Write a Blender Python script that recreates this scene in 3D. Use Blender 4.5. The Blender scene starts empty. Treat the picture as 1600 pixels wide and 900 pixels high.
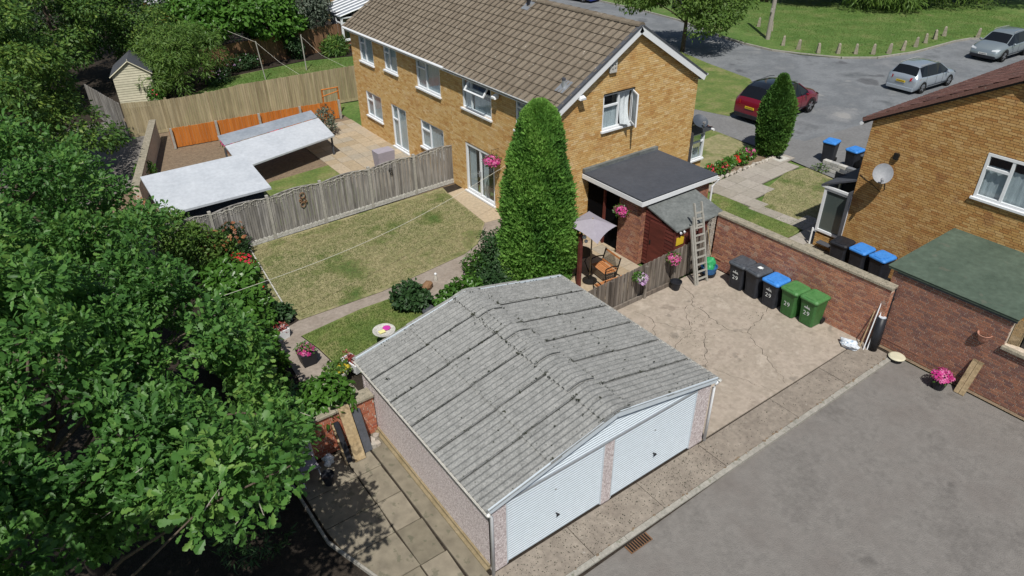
import bpy, bmesh, math, random
import numpy as np
from mathutils import Vector, Matrix
R = math.radians
random.seed(7)
rng = np.random.default_rng(7)
scene = bpy.context.scene
COL = scene.collection

# ------------------------------------------------------------------ camera
cam = bpy.data.objects.new("camera", bpy.data.cameras.new("camera"))
COL.objects.link(cam)
scene.camera = cam
cam.data.sensor_width = 36
cam.data.lens = 1093.73 / 1600 * 36
cam.data.clip_start = .1
cam.data.clip_end = 600
_y, _p, _r = R(35.587), R(32.358), R(-.731)
_f = Vector((math.sin(_y)*math.cos(_p), math.cos(_y)*math.cos(_p), -math.sin(_p)))
_rt = Vector((math.cos(_y), -math.sin(_y), 0))
_up = _rt.cross(_f)
_r2 = _rt*math.cos(_r) + _up*math.sin(_r)
_u2 = -_rt*math.sin(_r) + _up*math.cos(_r)
cam.matrix_world = Matrix(((_r2.x, _u2.x, -_f.x, -4.579), (_r2.y, _u2.y, -_f.y, -7.206), (_r2.z, _u2.z, -_f.z, 12.012), (0, 0, 0, 1)))

# ------------------------------------------------------------------ light
SUN = Vector((-.58, -.81, 1.56)).normalized()
w = bpy.data.worlds.new("World")
scene.world = w
w.use_nodes = True
nt = w.node_tree
sky = nt.nodes.new("ShaderNodeTexSky")
sky.sky_type = 'NISHITA'
sky.sun_disc = False
sky.sun_elevation = math.asin(SUN.z)
sky.sun_rotation = math.atan2(SUN.x, SUN.y)
nt.links.new(sky.outputs[0], nt.nodes["Background"].inputs[0])
nt.nodes["Background"].inputs[1].default_value = .065
sl = bpy.data.lights.new("sun", 'SUN')
sl.energy = 4.7
sl.angle = R(.5)
sl.color = (1, .965, .9)
so = bpy.data.objects.new("sun", sl)
so.rotation_euler = SUN.to_track_quat('Z', 'Y').to_euler()
so.location = (0, 0, 60)
COL.objects.link(so)
scene.view_settings.view_transform = 'Standard'
scene.view_settings.look = 'None'
scene.view_settings.exposure = 0
scene.view_settings.gamma = 1
scene.cycles.max_bounces = 6
scene.cycles.transparent_max_bounces = 6

# ------------------------------------------------------------------ helpers
def tag(o, label=None, cat=None, group=None, kind=None):
    if label: o['label'] = label
    if cat: o['category'] = cat
    if group: o['group'] = group
    if kind: o['kind'] = kind
    return o

def thing(name, label, cat, loc=(0, 0, 0), rz=0, group=None):
    o = bpy.data.objects.new(name, None)
    o.empty_display_size = .2
    COL.objects.link(o)
    o.location = loc
    o.rotation_euler = (0, 0, rz)
    return tag(o, label, cat, group)

def root_loc(p):
    while p.parent: p = p.parent
    return Vector(p.location)

def kids(o):
    return [c for c in ALLKIDS.get(o.name, [])]
ALLKIDS = {}

def link(o, parent):
    COL.objects.link(o)
    if parent:
        o.parent = parent
        ALLKIDS.setdefault(parent.name, []).append(o)
    return o

def copy_tree(o, parent=None):
    c = o.copy()
    link(c, parent)
    for ch in kids(o): copy_tree(ch, c)
    return c

class FR:
    """local frame: origin, e1 along, e2 up, e3 outward"""
    def __init__(s, o=(0, 0, 0), a=(1, 0, 0), b=(0, 0, 1), c=(0, -1, 0)):
        s.o, s.a, s.b, s.c = Vector(o), Vector(a).normalized(), Vector(b).normalized(), Vector(c).normalized()
    def __call__(s, u, v, n=0):
        return s.o + s.a*u + s.b*v + s.c*n
WORLD = FR((0, 0, 0), (1, 0, 0), (0, 1, 0), (0, 0, 1))

class MB:
    def __init__(s):
        s.v, s.f, s.m, s.r = [], [], [], []
    def add(s, vs, fs, m=0, r=None):
        b = len(s.v)
        s.v += [tuple(x) for x in vs]
        if r is None: r = random.random()
        for f in fs:
            s.f.append(tuple(b+i for i in f)); s.m.append(m); s.r.append(r)
    def box(s, u0, u1, v0, v1, n0, n1, fr=WORLD, m=0, r=None, back=True):
        P = [fr(u, v, n) for n in (n0, n1) for v in (v0, v1) for u in (u0, u1)]
        F = [(4, 5, 7, 6), (0, 1, 5, 4), (2, 6, 7, 3), (0, 4, 6, 2), (1, 3, 7, 5)]
        if back: F.append((0, 2, 3, 1))
        s.add(P, F, m, r)
    def taper(s, c, w0, d0, w1, d1, h, z0=0, m=0, r=None):
        x, y = c
        P = []
        for w, d, z in ((w0, d0, z0), (w1, d1, z0+h)):
            P += [(x-w/2, y-d/2, z), (x+w/2, y-d/2, z), (x+w/2, y+d/2, z), (x-w/2, y+d/2, z)]
        s.add(P, [(3, 2, 1, 0), (4, 5, 6, 7), (0, 1, 5, 4), (1, 2, 6, 5), (2, 3, 7, 6), (3, 0, 4, 7)], m, r)
    def tube(s, pts, rad, n=6, m=0, r=None, cap=True):
        pts = [Vector(p) for p in pts]
        if not hasattr(rad, '__len__'): rad = [rad]*len(pts)
        V, F = [], []
        for i, p in enumerate(pts):
            d = (pts[min(i+1, len(pts)-1)] - pts[max(i-1, 0)]).normalized()
            a = d.orthogonal().normalized() if abs(d.z) > .95 else d.cross(Vector((0, 0, 1))).normalized()
            b = d.cross(a)
            for k in range(n):
                t = 2*math.pi*k/n
                V.append(p + (a*math.cos(t) + b*math.sin(t))*rad[i])
        for i in range(len(pts)-1):
            for k in range(n):
                F.append((i*n+k, i*n+(k+1) % n, (i+1)*n+(k+1) % n, (i+1)*n+k))
        if cap:
            F.append(tuple(range(n))[::-1]); F.append(tuple((len(pts)-1)*n+k for k in range(n)))
        s.add(V, F, m, r)
    def lathe(s, c, prof, n=16, m=0, r=None):
        V, F = [], []
        for (rr, z) in prof:
            for k in range(n):
                t = 2*math.pi*k/n
                V.append((c[0]+rr*math.cos(t), c[1]+rr*math.sin(t), c[2]+z))
        for i in range(len(prof)-1):
            for k in range(n):
                F.append((i*n+k, i*n+(k+1) % n, (i+1)*n+(k+1) % n, (i+1)*n+k))
        F.append(tuple(range(n))[::-1]); F.append(tuple((len(prof)-1)*n+k for k in range(n)))
        s.add(V, F, m, r)
    def poly(s, pts, z=0, m=0, r=None):
        s.add([(p[0], p[1], z) for p in pts], [tuple(range(len(pts)))], m, r)
    def prism(s, pts, z0, z1, m=0, r=None):
        n = len(pts)
        s.add([(p[0], p[1], z0) for p in pts] + [(p[0], p[1], z1) for p in pts],
              [tuple(range(n))[::-1], tuple(range(n, 2*n))] + [(i, (i+1) % n, n+(i+1) % n, n+i) for i in range(n)], m, r)
    def ball(s, c, rad, m=0, r=None, sub=1, j=0):
        bm = bmesh.new(); bmesh.ops.create_icosphere(bm, subdivisions=sub, radius=1)
        rx = rad if hasattr(rad, '__len__') else (rad,)*3
        V = []
        for v in bm.verts:
            k = 1 + random.uniform(-j, j)
            V.append((c[0]+v.co.x*rx[0]*k, c[1]+v.co.y*rx[1]*k, c[2]+v.co.z*rx[2]*k))
        F = [tuple(x.index for x in f.verts) for f in bm.faces]
        bm.free(); s.add(V, F, m, r)
    def mesh(s, name, mats, shift=None, smooth=False):
        me = bpy.data.meshes.new(name)
        V = s.v
        if shift is not None: V = [(x-shift[0], y-shift[1], z-shift[2]) for x, y, z in V]
        me.from_pydata(V, [], s.f)
        if not isinstance(mats, (list, tuple)): mats = [mats]
        for q in mats: me.materials.append(q)
        me.polygons.foreach_set('material_index', s.m)
        at = me.attributes.new('rnd', 'FLOAT', 'FACE')
        at.data.foreach_set('value', s.r)
        if smooth: me.polygons.foreach_set('use_smooth', [True]*len(s.f))
        me.update()
        return me
    def build(s, name, mats, parent=None, smooth=False, world=True, kind=None, bevel=0, label=None):
        sh = root_loc(parent) if (parent and world) else None
        o = bpy.data.objects.new(name, s.mesh(name, mats, sh, smooth))
        link(o, parent)
        if kind: o['kind'] = kind
        if label: o['label'] = label
        if bevel:
            b = o.modifiers.new('bevel', 'BEVEL'); b.width = bevel; b.segments = 2; b.limit_method = 'ANGLE'
        return o

def flip_up(o):
    pass

# ------------------------------------------------------------------ materials
def mat(name, cols, rough=.8, noise=0, nscale=3, bump=0, bscale=60, attr=False, spec=.3, metal=0,
        spots=None, stretch=None, coat=0, var=.25):
    """cols: list of colours spread over the piece's own random value and/or a world-space noise"""
    m = bpy.data.materials.new(name)
    m.use_nodes = True
    T = m.node_tree; N = T.nodes; L = T.links
    bs = N["Principled BSDF"]
    bs.inputs["Roughness"].default_value = rough
    bs.inputs["Specular IOR Level"].default_value = spec
    bs.inputs["Metallic"].default_value = metal
    bs.inputs["Coat Weight"].default_value = coat
    geo = N.new("ShaderNodeNewGeometry")
    pos = geo.outputs["Position"]
    if stretch:
        mp = N.new("ShaderNodeMapping"); mp.inputs["Scale"].default_value = stretch
        L.new(pos, mp.inputs[0]); pos = mp.outputs[0]
    if len(cols) == 1 and not noise:
        bs.inputs["Base Color"].default_value = (*cols[0], 1)
        out = None
    ramp = N.new("ShaderNodeValToRGB")
    el = ramp.color_ramp.elements
    n = len(cols)
    el[0].color = (*cols[0], 1); el[-1].color = (*cols[-1], 1)
    lo, hi = (.0, 1.) if attr else (.32, .68)
    el[0].position = lo; el[-1].position = hi
    for i in range(1, n-1):
        e = el.new(lo+(hi-lo)*i/(n-1)); e.color = (*cols[i], 1)
    nz = N.new("ShaderNodeTexNoise"); nz.inputs["Scale"].default_value = nscale
    nz.inputs["Detail"].default_value = 8; nz.inputs["Roughness"].default_value = .65
    L.new(pos, nz.inputs["Vector"])
    if attr:
        a = N.new("ShaderNodeAttribute"); a.attribute_name = 'rnd'
        L.new(a.outputs["Fac"], ramp.inputs[0])
    else:
        L.new(nz.outputs["Fac"], ramp.inputs[0])
    col = ramp.outputs[0]
    # a second, finer value variation
    if var:
        n2 = N.new("ShaderNodeTexNoise"); n2.inputs["Scale"].default_value = max(nscale*5, 8) if not attr else nscale
        n2.inputs["Detail"].default_value = 6
        L.new(pos, n2.inputs["Vector"])
        mr = N.new("ShaderNodeMapRange"); mr.inputs[1].default_value = .25; mr.inputs[2].default_value = .75
        mr.inputs[3].default_value = 1-var; mr.inputs[4].default_value = 1+var
        L.new(n2.outputs["Fac"], mr.inputs[0])
        mx = N.new("ShaderNodeVectorMath"); mx.operation = 'SCALE'
        L.new(col, mx.inputs[0]); L.new(mr.outputs[0], mx.inputs["Scale"]); col = mx.outputs[0]
    for sp in (spots or []):
        c, sc, th, amt = sp
        n3 = N.new("ShaderNodeTexNoise"); n3.inputs["Scale"].default_value = sc; n3.inputs["Detail"].default_value = 3
        L.new(geo.outputs["Position"], n3.inputs["Vector"])
        m3 = N.new("ShaderNodeMapRange"); m3.inputs[1].default_value = th; m3.inputs[2].default_value = th+.06
        m3.inputs[4].default_value = amt
        L.new(n3.outputs["Fac"], m3.inputs[0])
        mi = N.new("ShaderNodeMix"); mi.data_type = 'RGBA'; mi.inputs["B"].default_value = (*c, 1)
        L.new(m3.outputs[0], mi.inputs["Factor"]); L.new(col, mi.inputs["A"]); col = mi.outputs["Result"]
    if len(cols) > 1 or var: L.new(col, bs.inputs["Base Color"])
    if bump:
        nb = N.new("ShaderNodeTexNoise"); nb.inputs["Scale"].default_value = bscale; nb.inputs["Detail"].default_value = 4
        L.new(pos, nb.inputs["Vector"])
        bp = N.new("ShaderNodeBump"); bp.inputs["Strength"].default_value = bump; bp.inputs["Distance"].default_value = .02
        L.new(nb.outputs["Fac"], bp.inputs["Height"]); L.new(bp.outputs[0], bs.inputs["Normal"])
    m["bsdf"] = 1
    return m

def leafmat(name, cols, trans=.35, rough=.55):
    m = bpy.data.materials.new(name); m.use_nodes = True
    T = m.node_tree; N = T.nodes; L = T.links
    bs = N["Principled BSDF"]; bs.inputs["Roughness"].default_value = rough; bs.inputs["Specular IOR Level"].default_value = .35
    a = N.new("ShaderNodeAttribute"); a.attribute_name = 'rnd'
    ramp = N.new("ShaderNodeValToRGB"); el = ramp.color_ramp.elements
    el[0].color = (*cols[0], 1); el[-1].color = (*cols[-1], 1)
    for i in range(1, len(cols)-1):
        e = el.new(i/(len(cols)-1)); e.color = (*cols[i], 1)
    L.new(a.outputs["Fac"], ramp.inputs[0]); L.new(ramp.outputs[0], bs.inputs["Base Color"])
    tr = N.new("ShaderNodeBsdfTranslucent")
    hs = N.new("ShaderNodeHueSaturation"); hs.inputs["Value"].default_value = 1.5; hs.inputs["Hue"].default_value = .485
    L.new(ramp.outputs[0], hs.inputs["Color"]); L.new(hs.outputs[0], tr.inputs[0])
    mx = N.new("ShaderNodeMixShader"); mx.inputs[0].default_value = trans
    L.new(bs.outputs[0], mx.inputs[1]); L.new(tr.outputs[0], mx.inputs[2])
    L.new(mx.outputs[0], N["Material Output"].inputs[0])
    return m

def clearglass(name, tint=(.94, .97, .98)):
    m = bpy.data.materials.new(name); m.use_nodes = True; T = m.node_tree; N = T.nodes; L = T.links
    tr = N.new("ShaderNodeBsdfTransparent"); tr.inputs[0].default_value = (*tint, 1)
    gl = N.new("ShaderNodeBsdfGlossy"); gl.inputs["Roughness"].default_value = .03
    lw = N.new("ShaderNodeLayerWeight"); lw.inputs[0].default_value = .5
    pw = N.new("ShaderNodeMath"); pw.operation = 'POWER'; pw.inputs[1].default_value = 3.5; L.new(lw.outputs["Facing"], pw.inputs[0])
    fr = N.new("ShaderNodeMath"); fr.operation = 'MULTIPLY_ADD'; fr.inputs[1].default_value = .5; fr.inputs[2].default_value = .05; L.new(pw.outputs[0], fr.inputs[0])
    mx = N.new("ShaderNodeMixShader"); L.new(fr.outputs[0], mx.inputs[0]); L.new(tr.outputs[0], mx.inputs[1]); L.new(gl.outputs[0], mx.inputs[2])
    L.new(mx.outputs[0], N["Material Output"].inputs[0]); return m

def glassmat(name, col=(.03, .035, .04), rough=.04):
    m = mat(name, [col], rough=rough, spec=.8, var=0)
    return m

C = dict(
    white=mat('white_upvc', [(.72, .74, .76)], rough=.35, var=.04),
    white2=mat('white_painted_metal', [(.52, .58, .63)], rough=.4, var=.05, nscale=2),
    buff=mat('buff_brick', [(.47, .26, .09), (.57, .355, .13), (.60, .40, .165), (.64, .45, .21), (.54, .32, .11), (.68, .51, .28)], attr=True, nscale=25, bump=.3, var=.18,
             spots=[((.42, .20, .06), 1.3, .6, .4)]),
    amber=mat('amber_brick', [(.38, .185, .06), (.465, .265, .09), (.50, .30, .11), (.54, .345, .145), (.41, .21, .07), (.485, .285, .105)], attr=True, nscale=25, bump=.3, var=.18,
              spots=[((.26, .11, .05), 1.5, .61, .45)]),
    red=mat('red_brick', [(.27, .115, .075), (.36, .16, .10), (.44, .21, .125), (.34, .15, .10), (.23, .10, .08), (.46, .26, .165)], attr=True, nscale=25, bump=.4, var=.25,
            spots=[((.42, .36, .30), 2.2, .63, .45)]),
    redR=mat('purple_red_brick', [(.20, .095, .072), (.27, .125, .085), (.32, .145, .09), (.24, .115, .085), (.17, .09, .078), (.34, .17, .11)], attr=True, nscale=25, bump=.4, var=.18),
    redB=mat('bright_red_brick', [(.3, .09, .05), (.38, .12, .065), (.42, .17, .1), (.28, .1, .07)], attr=True, nscale=25, bump=.4, var=.2),
    mortb=mat('buff_mortar', [(.30, .21, .12), (.36, .27, .17)], nscale=6, var=.15),
    morta=mat('dark_mortar', [(.16, .10, .05), (.22, .15, .08)], nscale=6, var=.15),
    mortr=mat('pale_mortar', [(.46, .38, .30), (.60, .52, .43)], nscale=6, var=.2),
    cope=mat('weathered_coping', [(.22, .2, .15), (.36, .32, .25)], nscale=9, bump=.5, var=.3, spots=[((.12, .12, .09), 14, .6, .6)]),
    tile=mat('brown_roof_tile', [(.15, .122, .09), (.175, .144, .108), (.195, .162, .122), (.162, .132, .098)], attr=True, nscale=30, bump=.4, bscale=90, var=.25,
             spots=[((.55, .53, .47), 9, .69, .8), ((.09, .08, .06), 20, .63, .5)]),
    tileR=mat('dark_red_roof_tile', [(.10, .05, .045), (.15, .075, .06), (.19, .10, .085), (.12, .07, .06)], attr=True, nscale=30, bump=.5, bscale=90, var=.3,
              spots=[((.3, .27, .22), 14, .66, .6)]),
    fibre=mat('fibre_cement', [(.185, .188, .182), (.24, .243, .236), (.285, .287, .278)], nscale=5.5, bump=.8, bscale=60, var=.3,
              spots=[((.44, .44, .42), 34, .6, .5), ((.12, .12, .105), 34, .65, .45), ((.05, .05, .05), 8, .725, .85)]),
    moss=mat('dark_moss', [(.02, .022, .016), (.05, .055, .035)], nscale=20, bump=.5),
    pebble=mat('pink_pebbledash', [(.32, .25, .25), (.64, .56, .555), (.92, .87, .86)], nscale=30, bump=1, bscale=120, var=.3),
    felt=mat('dark_grey_felt', [(.052, .058, .072), (.07, .077, .093)], nscale=1.2, bump=.25, bscale=150, var=.12, rough=.75),
    feltG=mat('green_felt', [(.06, .088, .066), (.09, .125, .095)], nscale=1.4, bump=.3, bscale=120, var=.2, spots=[((.16, .15, .12), 2.4, .64, .3)]),
    feltW=mat('weathered_felt', [(.105, .115, .113), (.17, .182, .178)], nscale=2.2, bump=.3, var=.22),
    concrete=mat('drive_concrete', [(.25, .21, .17), (.37, .315, .26), (.31, .265, .215), (.41, .355, .295)], nscale=1.3, bump=.4, bscale=60, var=.14,
                 spots=[((.14, .125, .105), 1.9, .63, .5), ((.46, .41, .35), 2.2, .66, .35), ((.12, .10, .09), 17, .71, .4)]),
    apron=mat('apron_concrete', [(.205, .175, .145), (.30, .26, .215)], nscale=1.6, bump=.6, bscale=90, var=.2,
              spots=[((.06, .05, .045), 26, .66, .7), ((.42, .4, .36), 11, .66, .45)]),
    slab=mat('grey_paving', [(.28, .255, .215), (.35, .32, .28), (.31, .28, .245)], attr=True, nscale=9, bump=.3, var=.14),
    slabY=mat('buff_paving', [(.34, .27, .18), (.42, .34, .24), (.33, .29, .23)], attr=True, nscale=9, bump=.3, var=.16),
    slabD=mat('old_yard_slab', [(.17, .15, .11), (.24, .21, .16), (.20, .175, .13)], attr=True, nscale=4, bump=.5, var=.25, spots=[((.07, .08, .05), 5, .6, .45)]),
    pathc=mat('garden_path_concrete', [(.24, .20, .165), (.32, .275, .235)], nscale=2, bump=.4, var=.15, spots=[((.12, .12, .08), 6, .64, .4)]),
    asph=mat('road_asphalt', [(.10, .108, .115), (.19, .20, .21), (.14, .15, .16), (.21, .215, .22)], nscale=.28, bump=.5, bscale=90, var=.14,
             spots=[((.33, .32, .30), .55, .66, .5), ((.06, .06, .065), .45, .63, .6)]),
    pave=mat('footway_asphalt', [(.155, .155, .155), (.195, .195, .195)], nscale=1, bump=.4, bscale=90, var=.14),
    alley=mat('alley_asphalt', [(.15, .14, .13), (.19, .178, .165), (.165, .15, .138)], nscale=.5, bump=.8, bscale=45, var=.12, spots=[((.075, .07, .065), .9, .68, .5), ((.30, .28, .26), 38, .69, .5), ((.07, .07, .065), 30, .67, .5)]),
    kerb=mat('kerb_concrete', [(.26, .25, .22), (.36, .34, .3)], nscale=5, bump=.4, var=.2, spots=[((.12, .13, .08), 7, .6, .5)]),
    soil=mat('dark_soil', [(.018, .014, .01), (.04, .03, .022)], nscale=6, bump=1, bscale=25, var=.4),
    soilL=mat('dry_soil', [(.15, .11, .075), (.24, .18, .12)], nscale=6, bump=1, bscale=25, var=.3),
    lawnA=mat('dry_lawn', [(.075, .125, .03), (.15, .17, .06), (.28, .25, .135), (.20, .20, .09), (.31, .27, .155)], nscale=.6, bump=.8, bscale=45, var=.28),
    lawnB=mat('green_lawn', [(.075, .13, .028), (.13, .17, .045), (.22, .205, .09)], nscale=.9, bump=.8, bscale=45, var=.28),
    lawnC=mat('park_lawn', [(.06, .12, .022), (.09, .155, .034), (.15, .18, .06)], nscale=.5, bump=.8, bscale=20, var=.3,
              spots=[((.22, .19, .10), .6, .66, .5)]),
    wfence=mat('weathered_grey_board', [(.20, .19, .18), (.30, .285, .27), (.25, .235, .215), (.16, .15, .14)], attr=True, nscale=12, stretch=(1, 1, .12), bump=.5, bscale=25, var=.4),
    wfence2=mat('brown_grey_board', [(.13, .105, .085), (.20, .175, .15), (.16, .135, .11), (.09, .075, .065)], attr=True, nscale=12, stretch=(1, 1, .12), bump=.5, bscale=25, var=.45),
    tan=mat('tan_board', [(.30, .25, .145), (.38, .32, .20), (.25, .205, .12), (.34, .29, .18)], attr=True, nscale=9, stretch=(1, 1, .12), bump=.4, bscale=25, var=.25),
    orange=mat('orange_stained_board', [(.42, .13, .02), (.5, .17, .03)], attr=True, nscale=9, stretch=(1, 1, .15), var=.15),
    brownf=mat('brown_panel_wood', [(.16, .085, .045), (.24, .14, .075)], attr=True, nscale=9, stretch=(1, 1, .15), var=.2),
    maroon=mat('maroon_shed_board', [(.085, .018, .014), (.12, .028, .02), (.10, .03, .024)], attr=True, nscale=10, stretch=(.2, .2, 1), bump=.3, var=.3),
    cream=mat('cream_board', [(.48, .46, .34), (.56, .53, .40)], attr=True, nscale=5, var=.1),
    conc=mat('concrete_post', [(.30, .29, .26), (.42, .40, .36)], nscale=9, bump=.4, var=.2),
    gravelb=mat('white_gravel_board', [(.40, .39, .36), (.58, .57, .53)], nscale=14, bump=.9, bscale=30, var=.3),
    void=mat('opening_shade_black', [(.004, .004, .005)], rough=1, spec=.05, var=0),  # unlit depth of the outhouse opening, painted as near-black colour
    black=mat('black_plastic', [(.012, .013, .017), (.022, .024, .03)], nscale=3, rough=.45, var=.2),
    binblk=mat('dark_bin_plastic', [(.016, .018, .024), (.028, .031, .04)], nscale=4, rough=.5, var=.2),
    lidgry=mat('grey_bin_lid', [(.05, .058, .07), (.085, .095, .11)], nscale=5, rough=.45, var=.2, spots=[((.3, .3, .3), 25, .7, .6)]),
    lidblu=mat('blue_bin_lid', [(.035, .19, .56), (.06, .25, .66)], nscale=4, rough=.4, var=.12, spots=[((.4, .5, .6), 22, .72, .6)]),
    bingrn=mat('green_bin_plastic', [(.035, .115, .03), (.05, .15, .045)], nscale=3, rough=.5, var=.15),
    lidgrn=mat('green_bin_lid', [(.055, .17, .05), (.085, .22, .075)], nscale=4, rough=.45, var=.15),
    print_=mat('white_print', [(.75, .78, .78)], rough=.6, var=.05),
    alu=mat('weathered_aluminium', [(.36, .35, .31), (.48, .47, .43)], nscale=12, rough=.5, metal=.3, var=.15),
    steel=mat('galvanised_steel', [(.4, .42, .44)], rough=.4, metal=.6, var=.1),
    dish=mat('grey_dish', [(.22, .23, .25), (.28, .29, .31)], nscale=3, rough=.5, var=.08),
    dishd=mat('dark_mesh_dish', [(.045, .055, .075), (.065, .08, .10)], nscale=3, rough=.5, var=.1),
    glass=clearglass('window_glass'),
    glassd=glassmat('dark_glass', (.012, .014, .017)),
    net=mat('net_curtain', [(.40, .44, .46), (.54, .58, .60)], nscale=4, stretch=(6, 6, .4), rough=.6, var=.2),
    terra=mat('terracotta', [(.42, .20, .14), (.5, .27, .2)], nscale=9, var=.15),
    bark=mat('bark', [(.06, .045, .033), (.13, .10, .075)], nscale=14, bump=1, bscale=30, stretch=(1, 1, .25), var=.3),
    barkL=mat('pale_bark', [(.25, .23, .19), (.36, .33, .29)], nscale=14, bump=.6, var=.3),
    ply=mat('stained_plank', [(.30, .22, .12), (.40, .31, .19)], nscale=3, bump=.3, var=.3, spots=[((.12, .09, .05), 4, .58, .6)]),
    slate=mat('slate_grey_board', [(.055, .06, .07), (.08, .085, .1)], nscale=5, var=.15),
    ochre=mat('ochre_render', [(.21, .165, .09), (.29, .235, .15)], nscale=4, bump=.4, var=.2),
    benchw=mat('bench_slat', [(.38, .15, .05), (.46, .20, .08)], attr=True, nscale=12, var=.2),
    iron=mat('cast_iron', [(.015, .014, .013)], rough=.5, var=.1),
    umb=mat('mauve_grey_canvas', [(.30, .275, .32), (.34, .315, .36)], nscale=2, rough=.9, var=.06),
    yellow=mat('yellow_sign', [(.62, .43, .03)], rough=.5, var=.05),
    rope=mat('pale_cord', [(.6, .58, .5)], rough=.7, var=.1),
    stone=mat('pale_stone', [(.32, .29, .25), (.46, .43, .38), (.38, .33, .28)], attr=True, nscale=12, bump=.7, var=.25),
    stoned=mat('painted_wall_block', [(.36, .36, .35), (.5, .49, .46)], attr=True, nscale=10, bump=.5, var=.2),
    stoneg=mat('slate_wall_block', [(.13, .14, .155), (.2, .21, .23)], attr=True, nscale=10, bump=.5, var=.2),
    bluepl=mat('blue_plastic_bag', [(.02, .09, .24), (.04, .16, .36)], nscale=12, rough=.35, var=.3),
    greenpl=mat('green_rubble_sack', [(.02, .24, .08), (.05, .36, .14)], nscale=14, rough=.4, var=.3),
    bagw=mat('white_plastic_bag', [(.55, .6, .66), (.7, .74, .78)], nscale=12, rough=.35, var=.2, spots=[((.12, .25, .4), 15, .58, .7)]),
    carred=mat('dark_red_paint', [(.20, .008, .024)], rough=.25, coat=1, metal=.3, var=.05),
    carsil=mat('silver_paint', [(.42, .47, .52)], rough=.28, coat=1, metal=.5, var=.03),
    cargry=mat('grey_green_paint', [(.30, .35, .37)], rough=.28, coat=1, metal=.5, var=.03),
    carblu=mat('deep_blue_paint', [(.01, .03, .22)], rough=.25, coat=1, var=.03),
    carblk=mat('black_paint', [(.01, .01, .012)], rough=.2, coat=1, var=.03),
    tyre=mat('tyre_rubber', [(.012, .012, .012)], rough=.9, var=.2),
    rim=mat('alloy_rim', [(.3, .31, .33)], rough=.35, metal=.7, var=.1),
    lampr=mat('red_lens', [(.35, .01, .015)], rough=.15, var=.05),
    lampw=mat('clear_lens', [(.5, .53, .56)], rough=.1, var=.05),
    plateY=mat('yellow_plate', [(.7, .5, .02)], rough=.4, var=.03),
    plateW=mat('white_plate', [(.7, .7, .68)], rough=.4, var=.03),
    paleroof=mat('pale_grey_roof', [(.42, .45, .49), (.5, .53, .57)], nscale=1, rough=.6, var=.08),
    midroof=mat('slate_blue_roof', [(.22, .25, .29), (.30, .33, .37)], nscale=1, rough=.6, var=.1),
    frosted=glassmat('porch_glass', (.075, .095, .09), .12),
    carglass=mat('car_glass', [(.008, .009, .011)], rough=.05, spec=.55, var=0),
    magenta=mat('magenta_cloth', [(.5, .04, .32)], rough=.7, var=.1),
    lemon=mat('lemon_sponge', [(.72, .68, .3)], rough=.7, var=.1),
    # foliage
    oak=leafmat('oak_leaf', [(.026, .075, .016), (.045, .125, .026), (.068, .175, .036), (.115, .25, .052), (.18, .30, .065)], .35, .48),
    oakd=leafmat('dead_oak_leaf', [(.28, .13, .05), (.38, .2, .09)], .2),
    yew=leafmat('cypress_spray', [(.045, .13, .024), (.10, .245, .04), (.18, .36, .065), (.26, .44, .10)], .38, .8),
    yew2=leafmat('dark_cypress_spray', [(.03, .09, .016), (.065, .16, .026), (.12, .23, .04)], .25, .8),
    laurel=leafmat('glossy_leaf', [(.035, .09, .014), (.065, .16, .024), (.10, .22, .036)], .3, .35),
    lime=leafmat('lime_leaf', [(.045, .105, .018), (.085, .165, .03), (.15, .235, .045)], .3),
    olive=leafmat('olive_leaf', [(.02, .06, .014), (.045, .11, .022), (.10, .19, .035), (.20, .28, .05)], .3),
    greyl=leafmat('grey_green_leaf', [(.07, .10, .07), (.11, .14, .10), (.16, .19, .15)], .25),
    darkl=leafmat('deep_green_leaf', [(.015, .04, .014), (.028, .07, .022), (.045, .1, .03)], .25),
    park=leafmat('street_tree_leaf', [(.05, .10, .018), (.09, .165, .03), (.16, .25, .05)], .33),
    grass=leafmat('grass_blade', [(.06, .13, .025), (.12, .165, .045), (.24, .23, .11), (.34, .30, .18)], .3),
    grassG=leafmat('green_blade', [(.06, .13, .02), (.11, .18, .035), (.20, .21, .075)], .3),
    redfl=leafmat('scarlet_petal', [(.6, .02, .015), (.7, .05, .04), (.6, .03, .12)], .2),
    pinkfl=leafmat('magenta_petal', [(.32, .01, .11), (.55, .03, .24), (.66, .22, .42), (.45, .02, .14)], .2),
    lilacfl=leafmat('lilac_petal', [(.4, .2, .45), (.6, .45, .6), (.68, .6, .66)], .2),
    rustfl=leafmat('rust_leaf', [(.25, .08, .035), (.35, .16, .06), (.12, .03, .025)], .2),
    yelfl=leafmat('yellow_petal', [(.55, .42, .02), (.6, .5, .06)], .2),
    maroonfl=leafmat('maroon_begonia', [(.14, .012, .02), (.3, .05, .04), (.4, .2, .16)], .2),
)
CAMP = Vector((-4.579, -7.206, 12.012))

# ------------------------------------------------------------------ builders for masonry, boards, windows
_brickpool = {}
def brick_pool(m, l, h, d):
    k = (m.name, round(l, 3), round(h, 3))
    if k not in _brickpool:
        out = []
        for i in range(10):
            b = MB(); j = random.uniform(0, .004)
            b.box(0, l, 0, h, -.01, d+j, WORLD, 0, (i+.5)/10, back=False)
            out.append(b.mesh('brick', m))
        _brickpool[k] = out
    return _brickpool[k]

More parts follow.
